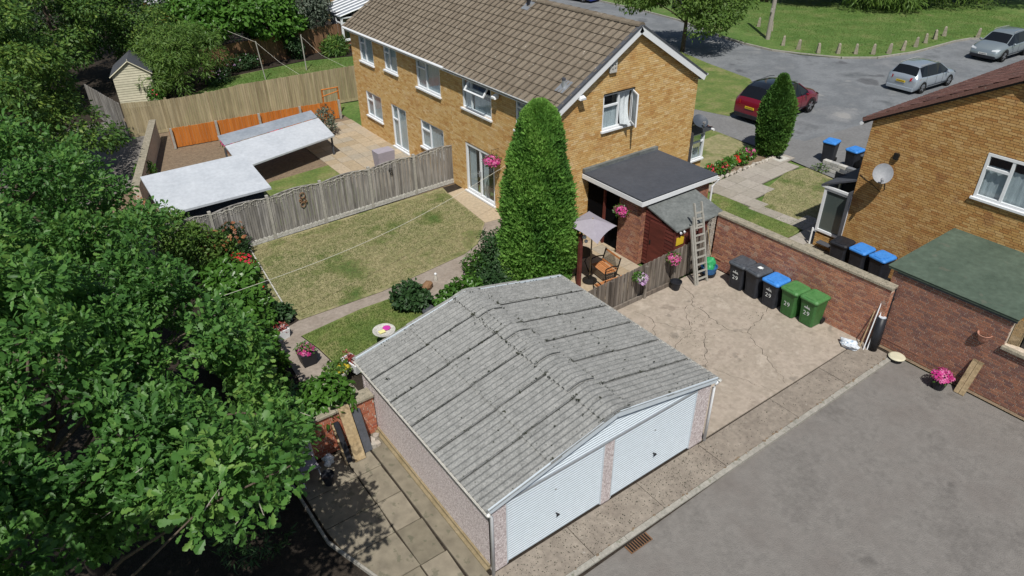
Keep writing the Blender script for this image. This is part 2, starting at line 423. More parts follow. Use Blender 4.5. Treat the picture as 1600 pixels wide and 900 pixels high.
def brick_wall(parent, fr, L, z1, m, mort, n_ind=300, th=.22, z0=0, lim=None, holes=(), bl=None, bh=None, d=.008, piece='brick', ends=True, jt=None):
    if bh is not None and bl is None: bl = .205
    if bh is None: bl, bh = (.205, .0665) if mort.name.startswith('pale') else (.225, .072)
    root = root_loc(parent)
    if jt is None: jt = .016 if mort.name.startswith('pale') else .013
    full, bm = [], MB()
    nc = int((z1-z0)/bh)
    for c in range(nc):
        za = z0+c*bh+jt/2; zb = za+bh-jt; zc = (za+zb)/2
        iv = [(0., L)]
        if lim:
            a, b_ = lim(zb)
            iv = [(max(0, a), min(L, b_))]
            if iv[0][1]-iv[0][0] < .03: continue
        for (ha, hb, hz0, hz1) in holes:
            if hz0-.02 < zc < hz1+.02:
                nv = []
                for a, b_ in iv:
                    if hb <= a or ha >= b_: nv.append((a, b_)); continue
                    if ha > a: nv.append((a, ha))
                    if hb < b_: nv.append((hb, b_))
                iv = nv
        u = -(c % 2)*bl/2 - (.06 if c % 3 == 0 else 0)
        while u < L:
            a, b_ = u+jt/2, u+bl-jt/2
            for (p, q) in iv:
                x0, x1 = max(a, p+.002), min(b_, q-.002)
                if x1-x0 < .03: continue
                if x1-x0 > bl-jt-.001: full.append((x0, za))
                else:
                    bm.box(x0, x1, za, zb, -.01, d+random.uniform(0, .004), fr, 0, None, False)
            u += bl
    full.sort(key=lambda t: (fr(t[0], t[1])-CAMP).length)
    pool = brick_pool(m, bl-jt, bh-jt, d)
    M3 = Matrix((fr.a, fr.b, fr.c)).transposed().to_4x4()
    for i, (u, z) in enumerate(full):
        if i < n_ind:
            o = bpy.data.objects.new(piece, random.choice(pool))
            link(o, parent)
            o.matrix_local = Matrix.Translation(fr(u, z)-root) @ M3
        else:
            bm.box(u, u+bl-jt, z, z+bh-jt, -.01, d+random.uniform(0, .004), fr, 0, None, False)
    if bm.f: bm.build('brickwork', m, parent, kind='stuff')
    # backing wall with the holes left open
    w_ = MB()
    zt = z1
    if lim:  # gable: rectangle up to spring line and a triangle above
        zt = lim(None)
    us = sorted(set([0, L] + [h for H in holes for h in H[:2]]))
    zs = sorted(set([z0, zt] + [min(max(h, z0), zt) for H in holes for h in H[2:]]))
    for i in range(len(us)-1):
        for j in range(len(zs)-1):
            uc, zc = (us[i]+us[i+1])/2, (zs[j]+zs[j+1])/2
            if any(H[0] < uc < H[1] and H[2] < zc < H[3] for H in holes): continue
            w_.box(us[i], us[i+1], zs[j], zs[j+1], -th, 0, fr, 0, .5)
    if lim:
        a = [lim(zt), lim(z1-.001)]
        w_.add([fr(0, zt, 0), fr(L, zt, 0), fr(min(L, a[1][1]), z1, 0), fr(max(0, a[1][0]), z1, 0),
                fr(0, zt, -th), fr(L, zt, -th), fr(min(L, a[1][1]), z1, -th), fr(max(0, a[1][0]), z1, -th)],
               [(0, 1, 2, 3), (7, 6, 5, 4), (1, 5, 6, 2), (0, 3, 7, 4), (3, 2, 6, 7)], 0, .5)
    w_.build('wall', mort, parent)

def frame_ring(b, fr, u0, u1, z0, z1, n0, n1, t=.055, m=0):
    b.box(u0, u1, z0, z0+t, n0, n1, fr, m); b.box(u0, u1, z1-t, z1, n0, n1, fr, m)
    b.box(u0, u0+t, z0+t, z1-t, n0, n1, fr, m); b.box(u1-t, u1, z0+t, z1-t, n0, n1, fr, m)

def window(parent, fr, u0, u1, z0, z1, cols=((0, 1),), transoms=(), depth=-.06, curtain=None, sill=True, name='window', gl='glass', t=.06, open_=None, skip=()):
    """cols: fractions splitting the width; transoms: (col index, fraction height) ; each light its own pane"""
    f = MB(); W, H = u1-u0, z1-z0
    frame_ring(f, fr, u0, u1, z0, z1, depth-.03, depth+.05, t)
    for k, (a, b_) in enumerate(cols):
        if k: f.box(u0+a*W-t/2, u0+a*W+t/2, z0+t, z1-t, depth-.03, depth+.04, fr)
    for (k, h) in transoms:
        a, b_ = cols[k]
        f.box(u0+a*W+t/2, u0+b_*W-t/2, z0+h*H-t/2, z0+h*H+t/2, depth-.03, depth+.04, fr)
    win = f.build(name, C['white'], parent)
    for k, (a, b_) in enumerate(cols):
        hs = [0]+[h for kk, h in transoms if kk == k]+[1]
        for j in range(len(hs)-1):
            if (k, j) in skip: continue
            p = MB()
            p.box(u0+a*W+t*.4, u0+b_*W-t*.4, z0+hs[j]*H+t*.4, z0+hs[j+1]*H-t*.4, depth-.012, depth, fr)
            p.build('pane', C[gl], win)
    if sill:
        s = MB(); s.box(u0-.06, u1+.06, z0-.07, z0, -.05, .09, fr); s.build('sill', C['white'], win, bevel=.006)
    if curtain:
        c = MB()
        for (a, b_, zz0, zz1) in curtain:
            n = 24; V = []; F = []
            for i in range(n+1):
                u = u0+(a+(b_-a)*i/n)*W
                dn = -.115+.018*math.sin(i*2.1)
                V += [fr(u, z0+zz0*H, dn), fr(u, z0+zz1*H, dn)]
            for i in range(n): F.append((2*i, 2*i+2, 2*i+3, 2*i+1))
            c.add(V, F)
        c.build('net_curtain', C['net'], win, smooth=True)
    # dark room behind
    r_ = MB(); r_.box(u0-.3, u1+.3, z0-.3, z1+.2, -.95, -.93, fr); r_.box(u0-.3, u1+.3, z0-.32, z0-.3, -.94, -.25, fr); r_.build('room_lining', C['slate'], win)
    return win

def board_fence(parent, p0, p1, zt, m, bw=.1, gap=.008, z0=.12, th=.02, name='board', wavy=0, nmax=300, face=1, topfn=None, rough=.012):
    """vertical boards, each an object; p0,p1 ground points"""
    a = Vector((p1[0]-p0[0], p1[1]-p0[1], 0)); L = a.length; a.normalize()
    n_ = a.cross(Vector((0, 0, 1)))*face
    fr = FR((p0[0], p0[1], 0), a, (0, 0, 1), n_)
    u = 0; k = 0; st = MB()
    while u < L-.02:
        w_ = min(bw*random.uniform(.9, 1.1), L-u)
        b = MB(); top = (topfn(u/L) if topfn else zt)+random.uniform(-rough, rough)
        off = random.uniform(-.003, .006) + (.018 if k % 2 else 0)
        tl = random.uniform(-.004, .004)
        P = [fr(u+tl0, v, nn) for nn in (off, off+th) for v, tl0 in ((z0, 0), (top, tl)) for tl0 in (tl0, )]
        tgt = b if k < nmax else st
        tgt.box(u, u+w_-gap, z0, top, off, off+th, fr, 0)
        if k < nmax: b.build(name, m, parent)
        u += w_; k += 1
    if st.f: st.build('boards', m, parent, kind='stuff')
    return fr, L

def revolve_pts(c, r, n): return [(c[0]+r*math.cos(2*math.pi*k/n), c[1]+r*math.sin(2*math.pi*k/n)) for k in range(n)]

# ------------------------------------------------------------------ the ground
def sheet(name, pts, m, z=0, dz=0):
    b = MB()
    b.prism(pts, z-.3 if dz else z-.001, z) if False else b.poly(pts, z)
    return b.build(name, m, kind='structure')

def gridsheet(name, pts, m, z):
    return sheet(name, pts, m, z)

G0 = sheet('ground', [(-150, -120), (220, -120), (220, 220), (-150, 220)], C['lawnC'], -.06)
road_kerb = [(60, 60), (44, 60), (41.2, 43), (41.1, 37.5), (40.6, 32.5), (38.8, 26.6), (38.35, 24.3), (38.3, 22), (38.95, 20.2), (40.1, 18), (41.9, 16.6), (45.2, 15.85), (50.2, 15.7), (51.9, 15.4), (53.2, 13.8), (58, 12), (75, 11)]
sheet('road', [(75, -40), (75, 11), (58, 12), (53.2, 13.8), (51.9, 15.4), (50.2, 15.7), (45.2, 15.85), (41.9, 16.6), (40.1, 18), (38.95, 20.2), (38.3, 22), (38.35, 24.3), (38.8, 26.6), (40.6, 32.5), (41.1, 37.5), (41.2, 43), (39, 70), (30, 90), (28, 60), (34.5, 45), (34.5, 30), (32.4, 22.6), (31.6, 18.6), (30.2, 16.9), (25.2, 14.9), (24.75, 12.2), (25.15, 10.4), (29.3, 10.06), (32, 10), (32, -40)], C['asph'], -.02)
sheet('side_drive', [(41.1, 37.5), (40.9, 33.5), (46, 30.5), (54, 36), (52, 50), (41.2, 43)], C['pathc'], -.016)
sheet('pavement', [(25.15, 10.4), (24.75, 12.2), (25.2, 14.9), (24.6, 17), (23, 19), (22.2, 19), (23.0, 16.1), (22.9, 13.5), (22.75, 10.2), (22.5, 8.3), (22.3, 6.4), (22.6, 3), (22.6, -40), (32, -40), (32, 10), (29.3, 10.06)], C['pave'], .0)
sheet('front_lawn', [(15.95, 17.5), (16.4, 13), (22.9, 13.5), (23.0, 16.1), (22.2, 19), (23, 19), (24.6, 17), (25.2, 14.9), (30.2, 16.9), (31.6, 18.6), (32.4, 22.6), (34.5, 30), (34.5, 45), (22, 45), (15.95, 30)], C['lawnB'], .004)
sheet('front_lawn', [(16, 9.7), (18.6, 10.7), (22.6, 10.9), (22.9, 13.5), (16.4, 13)], C['lawnA'], .008)
# kerb stones along the park edge
KB = thing('kerb', 'concrete kerb between the park grass and the road', 'kerb', (38.3, 22, 0))
kp = [Vector((x, y, 0)) for x, y in road_kerb[2:]]
pts = []
for a, b_ in zip(kp[:-1], kp[1:]):
    n = max(1, round((b_-a).length/.92)); pts += [a.lerp(b_, i/n) for i in range(n)]
for a, b_ in zip(pts[:-1], pts[1:]):
    d = (b_-a); n_ = Vector((0, 0, 1)).cross(d).normalized()
    b = MB(); b.box(.006, d.length-.006, -.06, .09, 0, .13, FR(a, d, (0, 0, 1), -n_)); b.build('kerb_stone', C['kerb'], KB)
sheet('park_grass', [(38.2, 22), (38.8, 20.1), (40, 17.9), (41.8, 16.5), (45.2, 15.75), (50.2, 15.6), (51.9, 15.3), (53.2, 13.7), (58, 11.9), (75, 10.9), (160, 10), (160, 160), (60, 160), (44, 70), (41.1, 43), (41.0, 37.5), (40.5, 32.5), (38.7, 26.6), (38.25, 24.3)][::1], C['lawnC'], .03)

# rear garden and yard
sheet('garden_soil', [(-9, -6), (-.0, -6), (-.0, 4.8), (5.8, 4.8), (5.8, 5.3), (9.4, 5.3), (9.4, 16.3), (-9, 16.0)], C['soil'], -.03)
sheet('rear_lawn', [(.50, 15.95), (8.7, 16.2), (8.58, 15.58), (8.30, 12.5), (7.2, 11.3), (6.4, 10.95), (3.9, 10.62), (3.0, 10.5), (.27, 10.55), (.05, 12.3)], C['lawnA'], .03)
sheet('rear_lawn', [(.02, 9.75), (.18, 8.9), (.29, 7.7), (1.3, 6.3), (3.2, 5.9), (3.5, 8.1), (3.52, 8.95), (3.05, 9.98), (2.0, 10.0)], C['lawnB'], .03)
sheet('garden_path', [(-.55, 10.3), (.27, 10.57), (3.0, 10.52), (3.9, 10.64), (6.4, 10.97), (7.2, 11.32), (8.3, 12.5), (9.38, 12.4), (9.38, 9.6), (6.6, 9.5), (5.2, 9.5), (3.95, 9.1), (3.5, 9.0), (3.05, 10), (2.0, 10.02), (0, 9.77), (.16, 8.9), (.27, 7.7), (.3, 6), (-.6, 5), (-.8, 7.6), (-.7, 9.4)], C['pathc'], .012)
sheet('house_patio', [(9.38, 15.7), (8.6, 15.62), (8.32, 12.5), (9.38, 12.4)], C['slabY'], .018)
sheet('alley', [(-.9, -1.0), (12.9, -.99), (13.0, -40), (-12, -40), (-12, -6.01), (-2, -6.01)], C['alley'], -.05)
sheet('neighbour_yard', [(-9, 16.1), (9.4, 16.3), (9.4, 60), (-9, 60)], C['soilL'], -.02)
sheet('neighbour_lawn', [(1.2, 16.4), (6.4, 16.5), (6.4, 21.5), (3.2, 21.2), (1.6, 20.2)], C['lawnB'], .0)
sheet('tree_shade_sheet', [(-40, 31.5), (.0, 34.2), (2.2, 36.3), (4, 36.4), (6.5, 38.7), (12, 39.4), (15, 38.6), (30, 45), (30, 90), (-40, 90)], C['soil'], -.003)  # dark soil sheet, its colour standing in for shade under the far trees
sheet('rear_alley', [(-9, 22), (-1.5, 24), (.6, 30.6), (-.7, 35), (-9, 36)], C['alley'], -.005)
sheet('far_garden_lawn', [(2, 31), (10.7, 29.8), (17, 31), (15, 38.4), (12, 39.2), (6.5, 38.5), (4, 36.2)], C['lawnC'], .02)
sheet('side_yard', [(12.9, -6), (32, -6), (16.6, -.2), (16.6, 5.2), (12.9, 5.4)], C['soilL'], -.01)
sheet('front_grass', [(14.0, 5.3), (16.6, 4.95), (17.9, 5.2), (17.2, 7.0), (17.35, 9), (14.2, 9.4)], C['lawnB'], .02)
sheet('front_grass', [(17.55, 7.15), (19.3, 8.1), (21.3, 8.65), (22.4, 8.4), (22.3, 7.4), (22.1, 6.5), (19.5, 4.1), (18.0, 4.6), (17.9, 5.3)], C['lawnA'], .02)
sheet('front_bed', [(17.3, 9.95), (21.5, 9.95), (22.5, 10.1), (22.6, 10.9), (18.6, 10.7), (16.5, 10.2)], C['soilL'], .03)

# driveway slabs: big irregular pieces parted by cracks
DRV = thing('driveway', 'cracked buff concrete driveway beside the double garage', 'driveway', (9, 2, 0))
DRV['kind'] = 'structure'; del DRV['category']
def voronoi_cells(seeds, poly):
    out = []
    for i, s in enumerate(seeds):
        P = [Vector(p) for p in poly]
        for j, t in enumerate(seeds):
            if i == j: continue
            s2, t2 = Vector(s), Vector(t); mid = (s2+t2)/2; n = (t2-s2)
            Q = []
            for k in range(len(P)):
                a, b_ = P[k], P[(k+1) % len(P)]
                da, db = (a-mid).dot(n), (b_-mid).dot(n)
                if da <= 0: Q.append(a)
                if da*db < 0: Q.append(a.lerp(b_, da/(da-db)))
            P = Q
            if len(P) < 3: break
        if len(P) >= 3: out.append(P)
    return out
def jag(a, b_, amp):
    """same jagged line for both neighbours"""
    ka, kb = (round(a.x, 3), round(a.y, 3)), (round(b_.x, 3), round(b_.y, 3))
    fl = ka > kb
    if fl: a, b_ = b_, a
    rr = random.Random(hash((min(ka, kb), max(ka, kb))))
    d = b_-a; n = Vector((-d.y, d.x)).normalized() if d.length > 1e-6 else Vector((0, 0))
    k = max(1, int(d.length/.11)); L = [a]
    for i in range(1, k): L.append(a+d*i/k+n*rr.uniform(-amp, amp))
    L.append(b_)
    return L[::-1] if fl else L
drive_poly = [(5.95, .02), (12.75, .0), (12.55, 5.2), (11.5, 5.36), (8.2, 5.3), (6.2, 5.3)]
seeds = [(7.2, 1.5), (7.9, 4.2), (9.3, 2.3), (9.6, 4.7), (10.7, 3.3), (11.3, 1.3), (11.9, 4.4), (8.75, 3.35), (9.75, 3.4), (8.9, 2.75), (9.35, 3.75)]
for P in voronoi_cells(seeds, drive_poly):
    c = sum(P, Vector((0, 0)))/len(P)
    L = []
    for k in range(len(P)):
        a, b_ = P[k], P[(k+1) % len(P)]
        edge = any(abs((a-Vector(drive_poly[q])).cross(Vector(drive_poly[(q+1) % 6])-Vector(drive_poly[q]))) < .01 and abs((b_-Vector(drive_poly[q])).cross(Vector(drive_poly[(q+1) % 6])-Vector(drive_poly[q]))) < .01 for q in range(6))
        L += jag(a, b_, 0 if edge else .06)[:-1]
    L = [c+(p-c)*(1-.0085/max(.3, (p-c).length)) for p in L]
    b = MB(); b.prism([(p.x, p.y) for p in L], -.05, .012+random.uniform(0, .006)); b.build('concrete_slab', C['concrete'], DRV)
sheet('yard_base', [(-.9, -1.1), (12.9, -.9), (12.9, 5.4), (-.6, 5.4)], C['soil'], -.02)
APR = thing('garage_apron', 'stony concrete apron in front of the garage doors', 'apron', (6, -.5, 0)); APR['kind'] = 'structure'; del APR['category']
xs = [-.9, 1.9, 3.9, 5.9, 8.6, 10.7, 12.75]
for i in range(6):
    y1 = .0 if xs[i] < 5.8 else -.02
    b = MB(); b.prism([(xs[i]+.008, -.86), (xs[i+1]-.008, -.86), (xs[i+1]-.008, y1), (xs[i]+.008, y1)], -.05, .006+.002*(i % 2)); b.build('concrete_slab', C['apron'], APR)
AK = thing('kerb', 'low flush kerb between the garage apron and the masked grey alley', 'kerb', (6, -1, 0))
u = -.9
while u < 12.8:
    b = MB(); b.prism([(u, -1.0), (min(u+.9, 12.8)-.01, -1.0), (min(u+.9, 12.8)-.01, -.875), (u, -.875)], -.08, .015+random.uniform(0, .008)); b.build('kerb_stone', C['kerb'], AK); u += .9
b = MB()
for k in range(1500):
    x = random.uniform(-.8, 6.1) if random.random() < .8 else random.uniform(6.1, 12.5); y = random.uniform(-.85, -.03); s = random.uniform(.004, .014)
    b.ball((x, y, .012), (s, s*random.uniform(.6, 1.4), s*.5), sub=0, j=.2)
b.build('moss_specks', C['moss'], APR, kind='stuff')
b = MB()
for k in range(500):
    x = random.uniform(6, 12.4); y = random.uniform(.1, 5.1); s = random.uniform(.004, .012)
    b.ball((x, y, .018), (s, s*random.uniform(.6, 1.4), s*.5), sub=0, j=.2)
for k in range(60):
    x = random.uniform(-.8, 12.5); y = -.87+random.uniform(-.02, .02); s = random.uniform(.01, .035)
    b.ball((x, y, .01), (s*1.5, s, s*.6), sub=0, j=.3)
b.build('grit', C['soilL'], DRV, kind='stuff')
b = MB()
for (cx_, cy_, rr_, nn_) in ((9.0, 2.9, .5, 70), (9.9, 3.4, .35, 50), (10.3, 4.0, .25, 26), (8.3, 2.2, .2, 18), (11.3, 2.7, .3, 20)):
    for k in range(nn_):
        x = random.gauss(cx_, rr_*.6); y = random.gauss(cy_, rr_*.5); s = random.uniform(.003, .011)
        b.ball((x, y, .02), (s*random.uniform(1, 2.2), s, s*.35), sub=0, j=.3)
b.build('crack_moss', C['moss'], DRV, kind='stuff')
# drain grate
g = thing('drain_grate', 'rusty slotted drain grate in the alley by the apron kerb', 'drain', (2.9, -1.15, -.05))
b = MB(); b.box(2.55, 3.15, -1.25, -1.04, -.05, -.03)
b.build('frame', C['brownf'], g)
for k in range(9):
    b = MB(); b.box(2.58+k*.062, 2.61+k*.062, -1.24, -1.05, -.03, -.012); b.build('bar', C['iron'], g)

# front path of flags
FP = thing('front_path', 'grey flagstone path leading from the pavement to the side yard', 'path', (19, 8.5, 0)); FP['kind'] = 'structure'; del FP['category']
ax = Vector((1, .06, 0)).normalized(); ay = Vector((-.06, 1, 0)).normalized()
def flag(poly, parent, m, z=.03, th=.05):
    b = MB(); b.prism(poly, z-th, z+random.uniform(0, .006)); b.build('paving_slab', m, parent)
def flags(parent, o, a, bdir, nu, nv, su, sv, m, z=.03, keep=None, stag=0):
    for j in range(nv):
        for i in range(nu):
            oo = o + a*(i*su+(stag*su if j % 2 else 0)) + bdir*(j*sv)
            q = [oo+a*.006+bdir*.006, oo+a*(su-.006)+bdir*.006, oo+a*(su-.006)+bdir*(sv-.006), oo+a*.006+bdir*(sv-.006)]
            c = (q[0]+q[2])/2
            if keep and not keep(c.x, c.y): continue
            flag([(p.x, p.y) for p in q], parent, m, z)
def inpoly(x, y, P):
    r = False
    for i in range(len(P)):
        x1, y1 = P[i]; x2, y2 = P[i-1]
        if (y1 > y) != (y2 > y) and x < (x2-x1)*(y-y1)/(y2-y1)+x1: r = not r
    return r
main = [(17.3, 9.95), (22.75, 10.2), (22.45, 8.35), (21.3, 8.65), (19.3, 8.1), (17.4, 7.1), (17.2, 8.9)]
lower = [(17.3, 7.2), (17.9, 7.4), (18.1, 5.4), (18.6, 4.9), (17.4, 3.9), (16.4, 2.9), (15.2, 3.6), (15.6, 4.6), (17.1, 5.0)]
flags(FP, Vector((16.6, 7.0, 0)), ax, ay, 9, 5, .72, .66, C['slab'], keep=lambda x, y: inpoly(x, y, main))
flags(FP, Vector((14.4, 2.4, 0)), ax, ay, 9, 9, .6, .6, C['slab'], z=.026, keep=lambda x, y: inpoly(x, y, lower) and not inpoly(x, y, main))
m_ = thing('manhole_cover', 'small pale square with a dark drain lid at the pavement end of the path', 'drain cover', (22.3, 9.8, .03))
b = MB(); b.box(22.0, 22.7, 9.45, 10.15, .03, .045); b.build('surround', C['gravelb'], m_)
b = MB(); b.box(22.2, 22.45, 9.65, 9.85, .045, .052); b.build('lid', C['iron'], m_)

# patio behind the fence, buff flags
PT = thing('seating_patio', 'buff and brown flagged patio under the mauve umbrella', 'patio', (9, 6.5, 0)); PT['kind'] = 'structure'; del PT['category']
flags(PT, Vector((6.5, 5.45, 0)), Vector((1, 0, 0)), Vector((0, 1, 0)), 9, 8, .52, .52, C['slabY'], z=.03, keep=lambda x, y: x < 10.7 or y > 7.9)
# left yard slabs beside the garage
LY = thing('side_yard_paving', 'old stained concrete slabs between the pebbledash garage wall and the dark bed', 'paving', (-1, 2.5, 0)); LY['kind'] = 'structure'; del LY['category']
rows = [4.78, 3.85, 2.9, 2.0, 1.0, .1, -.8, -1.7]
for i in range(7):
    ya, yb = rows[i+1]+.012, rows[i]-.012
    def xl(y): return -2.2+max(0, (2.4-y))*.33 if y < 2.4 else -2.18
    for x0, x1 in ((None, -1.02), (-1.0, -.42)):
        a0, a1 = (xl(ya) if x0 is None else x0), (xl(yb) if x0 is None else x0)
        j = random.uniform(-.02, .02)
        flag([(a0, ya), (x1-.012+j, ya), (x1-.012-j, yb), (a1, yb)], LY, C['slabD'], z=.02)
K2 = thing('kerb', 'thin concrete edging between the side yard slabs and the shaded bed', 'kerb', (-2.2, 3, 0))
P = [Vector((-2.27, 4.9, 0)), Vector((-2.24, 2.6, 0)), Vector((-1.95, 1.7, 0)), Vector((-1.2, -.6, 0)), Vector((-.9, -1.5, 0))]
for a, b_ in zip(P[:-1], P[1:]):
    d = b_-a; n = max(1, round(d.length/.9))
    for i in range(n):
        q = a.lerp(b_, i/n); b = MB(); b.box(.005, d.length/n-.008, -.1, .06+random.uniform(0, .01), 0, .05, FR(q, d, (0, 0, 1), d.cross(Vector((0, 0, 1))))); b.build('edging_stone', C['kerb'], K2)
# ------------------------------------------------------------------ the double garage
GA = thing('double_garage', 'concrete double garage with grey corrugated roof and two white doors', 'garage', (3, 2.7, 0))
W, Lg, HE, HR = 6.13, 5.42, 1.85, 2.51
XM = W/2
def roofz(x): return HE+(HR-HE)*(1-abs(x-XM)/XM)
# corrugated sheets: own object each
def corr_sheet(w_, l, per=.148, amp=.021, thick=.012):
    n = int(round(w_/per*8)); V = []; F = []
    for i in range(n+1):
        u = w_*i/n; z = amp*math.cos(2*math.pi*u/per)
        V += [(0, u, z), (l, u, z), (0, u, z-thick), (l, u, z-thick)]
    for i in range(n):
        a = i*4
        F += [(a, a+1, a+5, a+4), (a+2, a+6, a+7, a+3), (a, a+4, a+6, a+2), (a+1, a+3, a+7, a+5)]
    F += [(0, 2, 3, 1), (n*4, n*4+1, n*4+3, n*4+2)]
    return V, F
SLOPE = math.hypot(XM+.08, HR-HE)
ncol = 6; cw = (Lg+.12)/ncol
V, F = corr_sheet(cw+.09, SLOPE*.55)
sheets = []
for k in range(4):
    b = MB(); b.add(V, F, 0, k/4); sheets.append(b.mesh('roof_sheet', C['fibre']))
th = math.atan2(HR-HE, XM)
for side in (0, 1):
    for c in range(ncol):
        for row in (0, 1):
            o = bpy.data.objects.new('roof_sheet', random.choice(sheets)); link(o, GA)
            y = -.06+c*cw
            s0 = -.08 if row == 0 else SLOPE*.45+random.uniform(-.04, .04)
            dz = .026*row + .055
            if side == 0:
                M_ = Matrix.Translation((s0*math.cos(th), y, HE+s0*math.sin(th)+dz)) @ Matrix.Rotation(-th, 4, 'Y')
                M_ = M_ @ Matrix.Rotation(-.019, 4, 'X') @ Matrix.Rotation(random.uniform(-.004, .004), 4, 'Z')
            else:
                M_ = Matrix.Translation((W-s0*math.cos(th), y+cw+.09, HE+s0*math.sin(th)+dz-.019)) @ Matrix.Rotation(math.pi, 4, 'Z') @ Matrix.Rotation(-th, 4, 'Y') @ Matrix.Rotation(.019, 4, 'X')
            o.matrix_local = Matrix.Translation(-Vector(GA.location)) @ M_
# ridge cappings, cranked and corrugated
for c in range(5):
    y0 = -.05+c*(Lg+.1)/5; w_ = (Lg+.1)/5+.07
    n = int(w_/.148*8); m2 = 9; V = []; F = []
    for i in range(n+1):
        u = w_*i/n
        for k in range(m2):
            t = -1+2*k/(m2-1); x = t*.36
            zz = HR+.12-abs(t)**1.6*.085+.02*math.cos(2*math.pi*u/.148)-.024*u
            V.append((XM+x, y0+u, zz))
    for i in range(n):
        for k in range(m2-1):
            a = i*m2+k; F.append((a, a+1, a+m2+1, a+m2))
    nb_ = len(V)
    V += [(x, y, z-.014) for x, y, z in V[:nb_]]
    F += [tuple(q+nb_ for q in f[::-1]) for f in F[:]]
    for k in range(m2-1): F.append((k+1, k, nb_+k, nb_+k+1)); a = n*m2+k; F.append((a, a+1, nb_+a+1, nb_+a))
    b = MB(); b.add(V, F); b.build('ridge_capping', C['fibre'], GA)
# moss clumps along laps
b = MB()
for k in range(900):
    y = random.choice([-.06+random.randint(0, ncol)*cw+random.gauss(0, .02), random.uniform(0, Lg)])
    y = min(max(y, .02), Lg); x = random.uniform(0, W)
    if random.random() < .35: x = XM+random.choice((-1, 1))*(.37+random.gauss(0, .03))
    elif random.random() < .25: x = XM+random.choice((-1, 1))*(XM*.52+random.gauss(0, .04))
    s = random.uniform(.005, .013) if random.random() < .88 else random.uniform(.014, .028)
    b.ball((x, y, roofz(x)+.085+(.03 if abs(x-XM) < 1.5 else 0)), (s, s*random.uniform(.7, 1.8), s*.45), j=.25)
b.build('moss', C['moss'], GA, kind='stuff')
b = MB()   # dirt and moss lodged along the sheet laps
for side in (-1, 1):
    for c in range(1, ncol):
        y = -.06+c*cw+(.0 if side < 0 else .0)
        x = 0
        while x < XM-.3:
            l = random.uniform(.05, .3)
            if random.random() < .5:
                xa = x if side < 0 else W-x; xb = x+l if side < 0 else W-x-l; jj = random.uniform(-.012, .012)
                za, zb_ = roofz(xa)+.085, roofz(xb)+.085
                up2 = .025 if x > XM*.45 else 0
                b.tube([(xa, y+jj, za+up2), ((xa+xb)/2, y+jj+.004, (za+zb_)/2+up2+.003), (xb, y+jj*.5, zb_+up2)], random.uniform(.003, .006), 4)
            x += l
b.build('lap_moss', C['moss'], GA, kind='stuff')
# walls: pebbledash panels
def pan(u0, u1, z0, z1, fr, th_=.08, name='wall_panel', m='pebble'):
    b = MB(); b.box(u0, u1, z0, z1, -th_, 0, fr); return b.build(name, C[m], GA)
fl = FR((0.06, 5.42, 0), (0, -1, 0), (0, 0, 1), (-1, 0, 0))
for k in range(8): pan(.0+k*.675, .0+(k+1)*.675-.012, .1, HE-.02, fl)
frt = FR((0, 0.02, 0), (1, 0, 0), (0, 0, 1), (0, -1, 0))
pan(.06, .39, .0, 1.80, frt, .1, 'pillar'); pan(2.86, 3.12, .0, 1.80, frt, .1, 'pillar'); pan(5.62, 6.05, .0, 1.80, frt, .1, 'pillar')
fr_r = FR((6.06, .1, 0), (0, 1, 0), (0, 0, 1), (1, 0, 0))
for k in range(8): pan(.0+k*.665, .0+(k+1)*.665-.012, .05, HE-.02, fr_r)
bk = FR((6.0, 5.42, 0), (-1, 0, 0), (0, 0, 1), (0, 1, 0))
for k in range(9): pan(.03+k*.66, .03+(k+1)*.66-.012, .0, 1.83, bk)
b = MB(); b.add([(0.1, 5.4, 1.83), (6.0, 5.4, 1.83), (XM, 5.4, HR), (0.1, 5.3, 1.83), (6.0, 5.3, 1.83), (XM, 5.3, HR)], [(0, 1, 2), (5, 4, 3), (0, 3, 4, 1), (1, 4, 5, 2), (2, 5, 3, 0)])
b.build('rear_gable', C['pebble'], GA)
b = MB(); b.box(.0, 5.3, .02, .07, 0, .11, fl); b.box(.0, 5.3, .07, .14, -.01, .045, fl); b.build('plinth', C['ochre'], GA, bevel=.01)
b = MB(); b.box(0, 5.6, -.05, .035, .11, .44, fl); b.build('footing', C['slabD'], GA)
# doors: horizontal ribs, each rib real
def gdoor(u0, u1, hx):
    d = MB(); d.box(u0, u1, .02, 1.79, -.05, -.035, frt); o = d.build('garage_door', C['white2'], GA)
    n = 26; h = 1.74/n
    for i in range(n):
        b = MB(); z = .04+i*h
        b.add([frt(u0+.03, z, -.034), frt(u1-.03, z, -.034), frt(u1-.03, z+h*.25, -.016), frt(u0+.03, z+h*.25, -.016),
               frt(u1-.03, z+h*.8, -.016), frt(u0+.03, z+h*.8, -.016), frt(u1-.03, z+h, -.034), frt(u0+.03, z+h, -.034)],
              [(0, 1, 2, 3), (3, 2, 4, 5), (5, 4, 6, 7)])
        b.build('panel_rib', C['white2'], o)
    for ua in (u0, u1-.035): b = MB(); b.box(ua, ua+.035, .02, 1.79, -.036, -.008, frt); b.build('edge_trim', C['white2'], o)
    b = MB(); b.tube([frt(hx, .62, -.016), frt(hx, .62, .04)], .012); b.add([frt(hx-.03, .58, .04), frt(hx+.055, .60, .04), frt(hx-.01, .68, .04), frt(hx-.03, .58, .055), frt(hx+.055, .60, .055), frt(hx-.01, .68, .055)], [(0, 2, 1), (3, 4, 5), (0, 1, 4, 3), (1, 2, 5, 4), (2, 0, 3, 5)])
    b.build('door_handle', C['black'], o)
    b = MB(); b.tube([frt(hx-.03, 1.33, -.02), frt(hx-.03, 1.33, -.004)], .022, 8); b.build('lock', C['steel'], o)
gdoor(.39, 2.86, 1.62); gdoor(3.12, 5.62, 4.38)
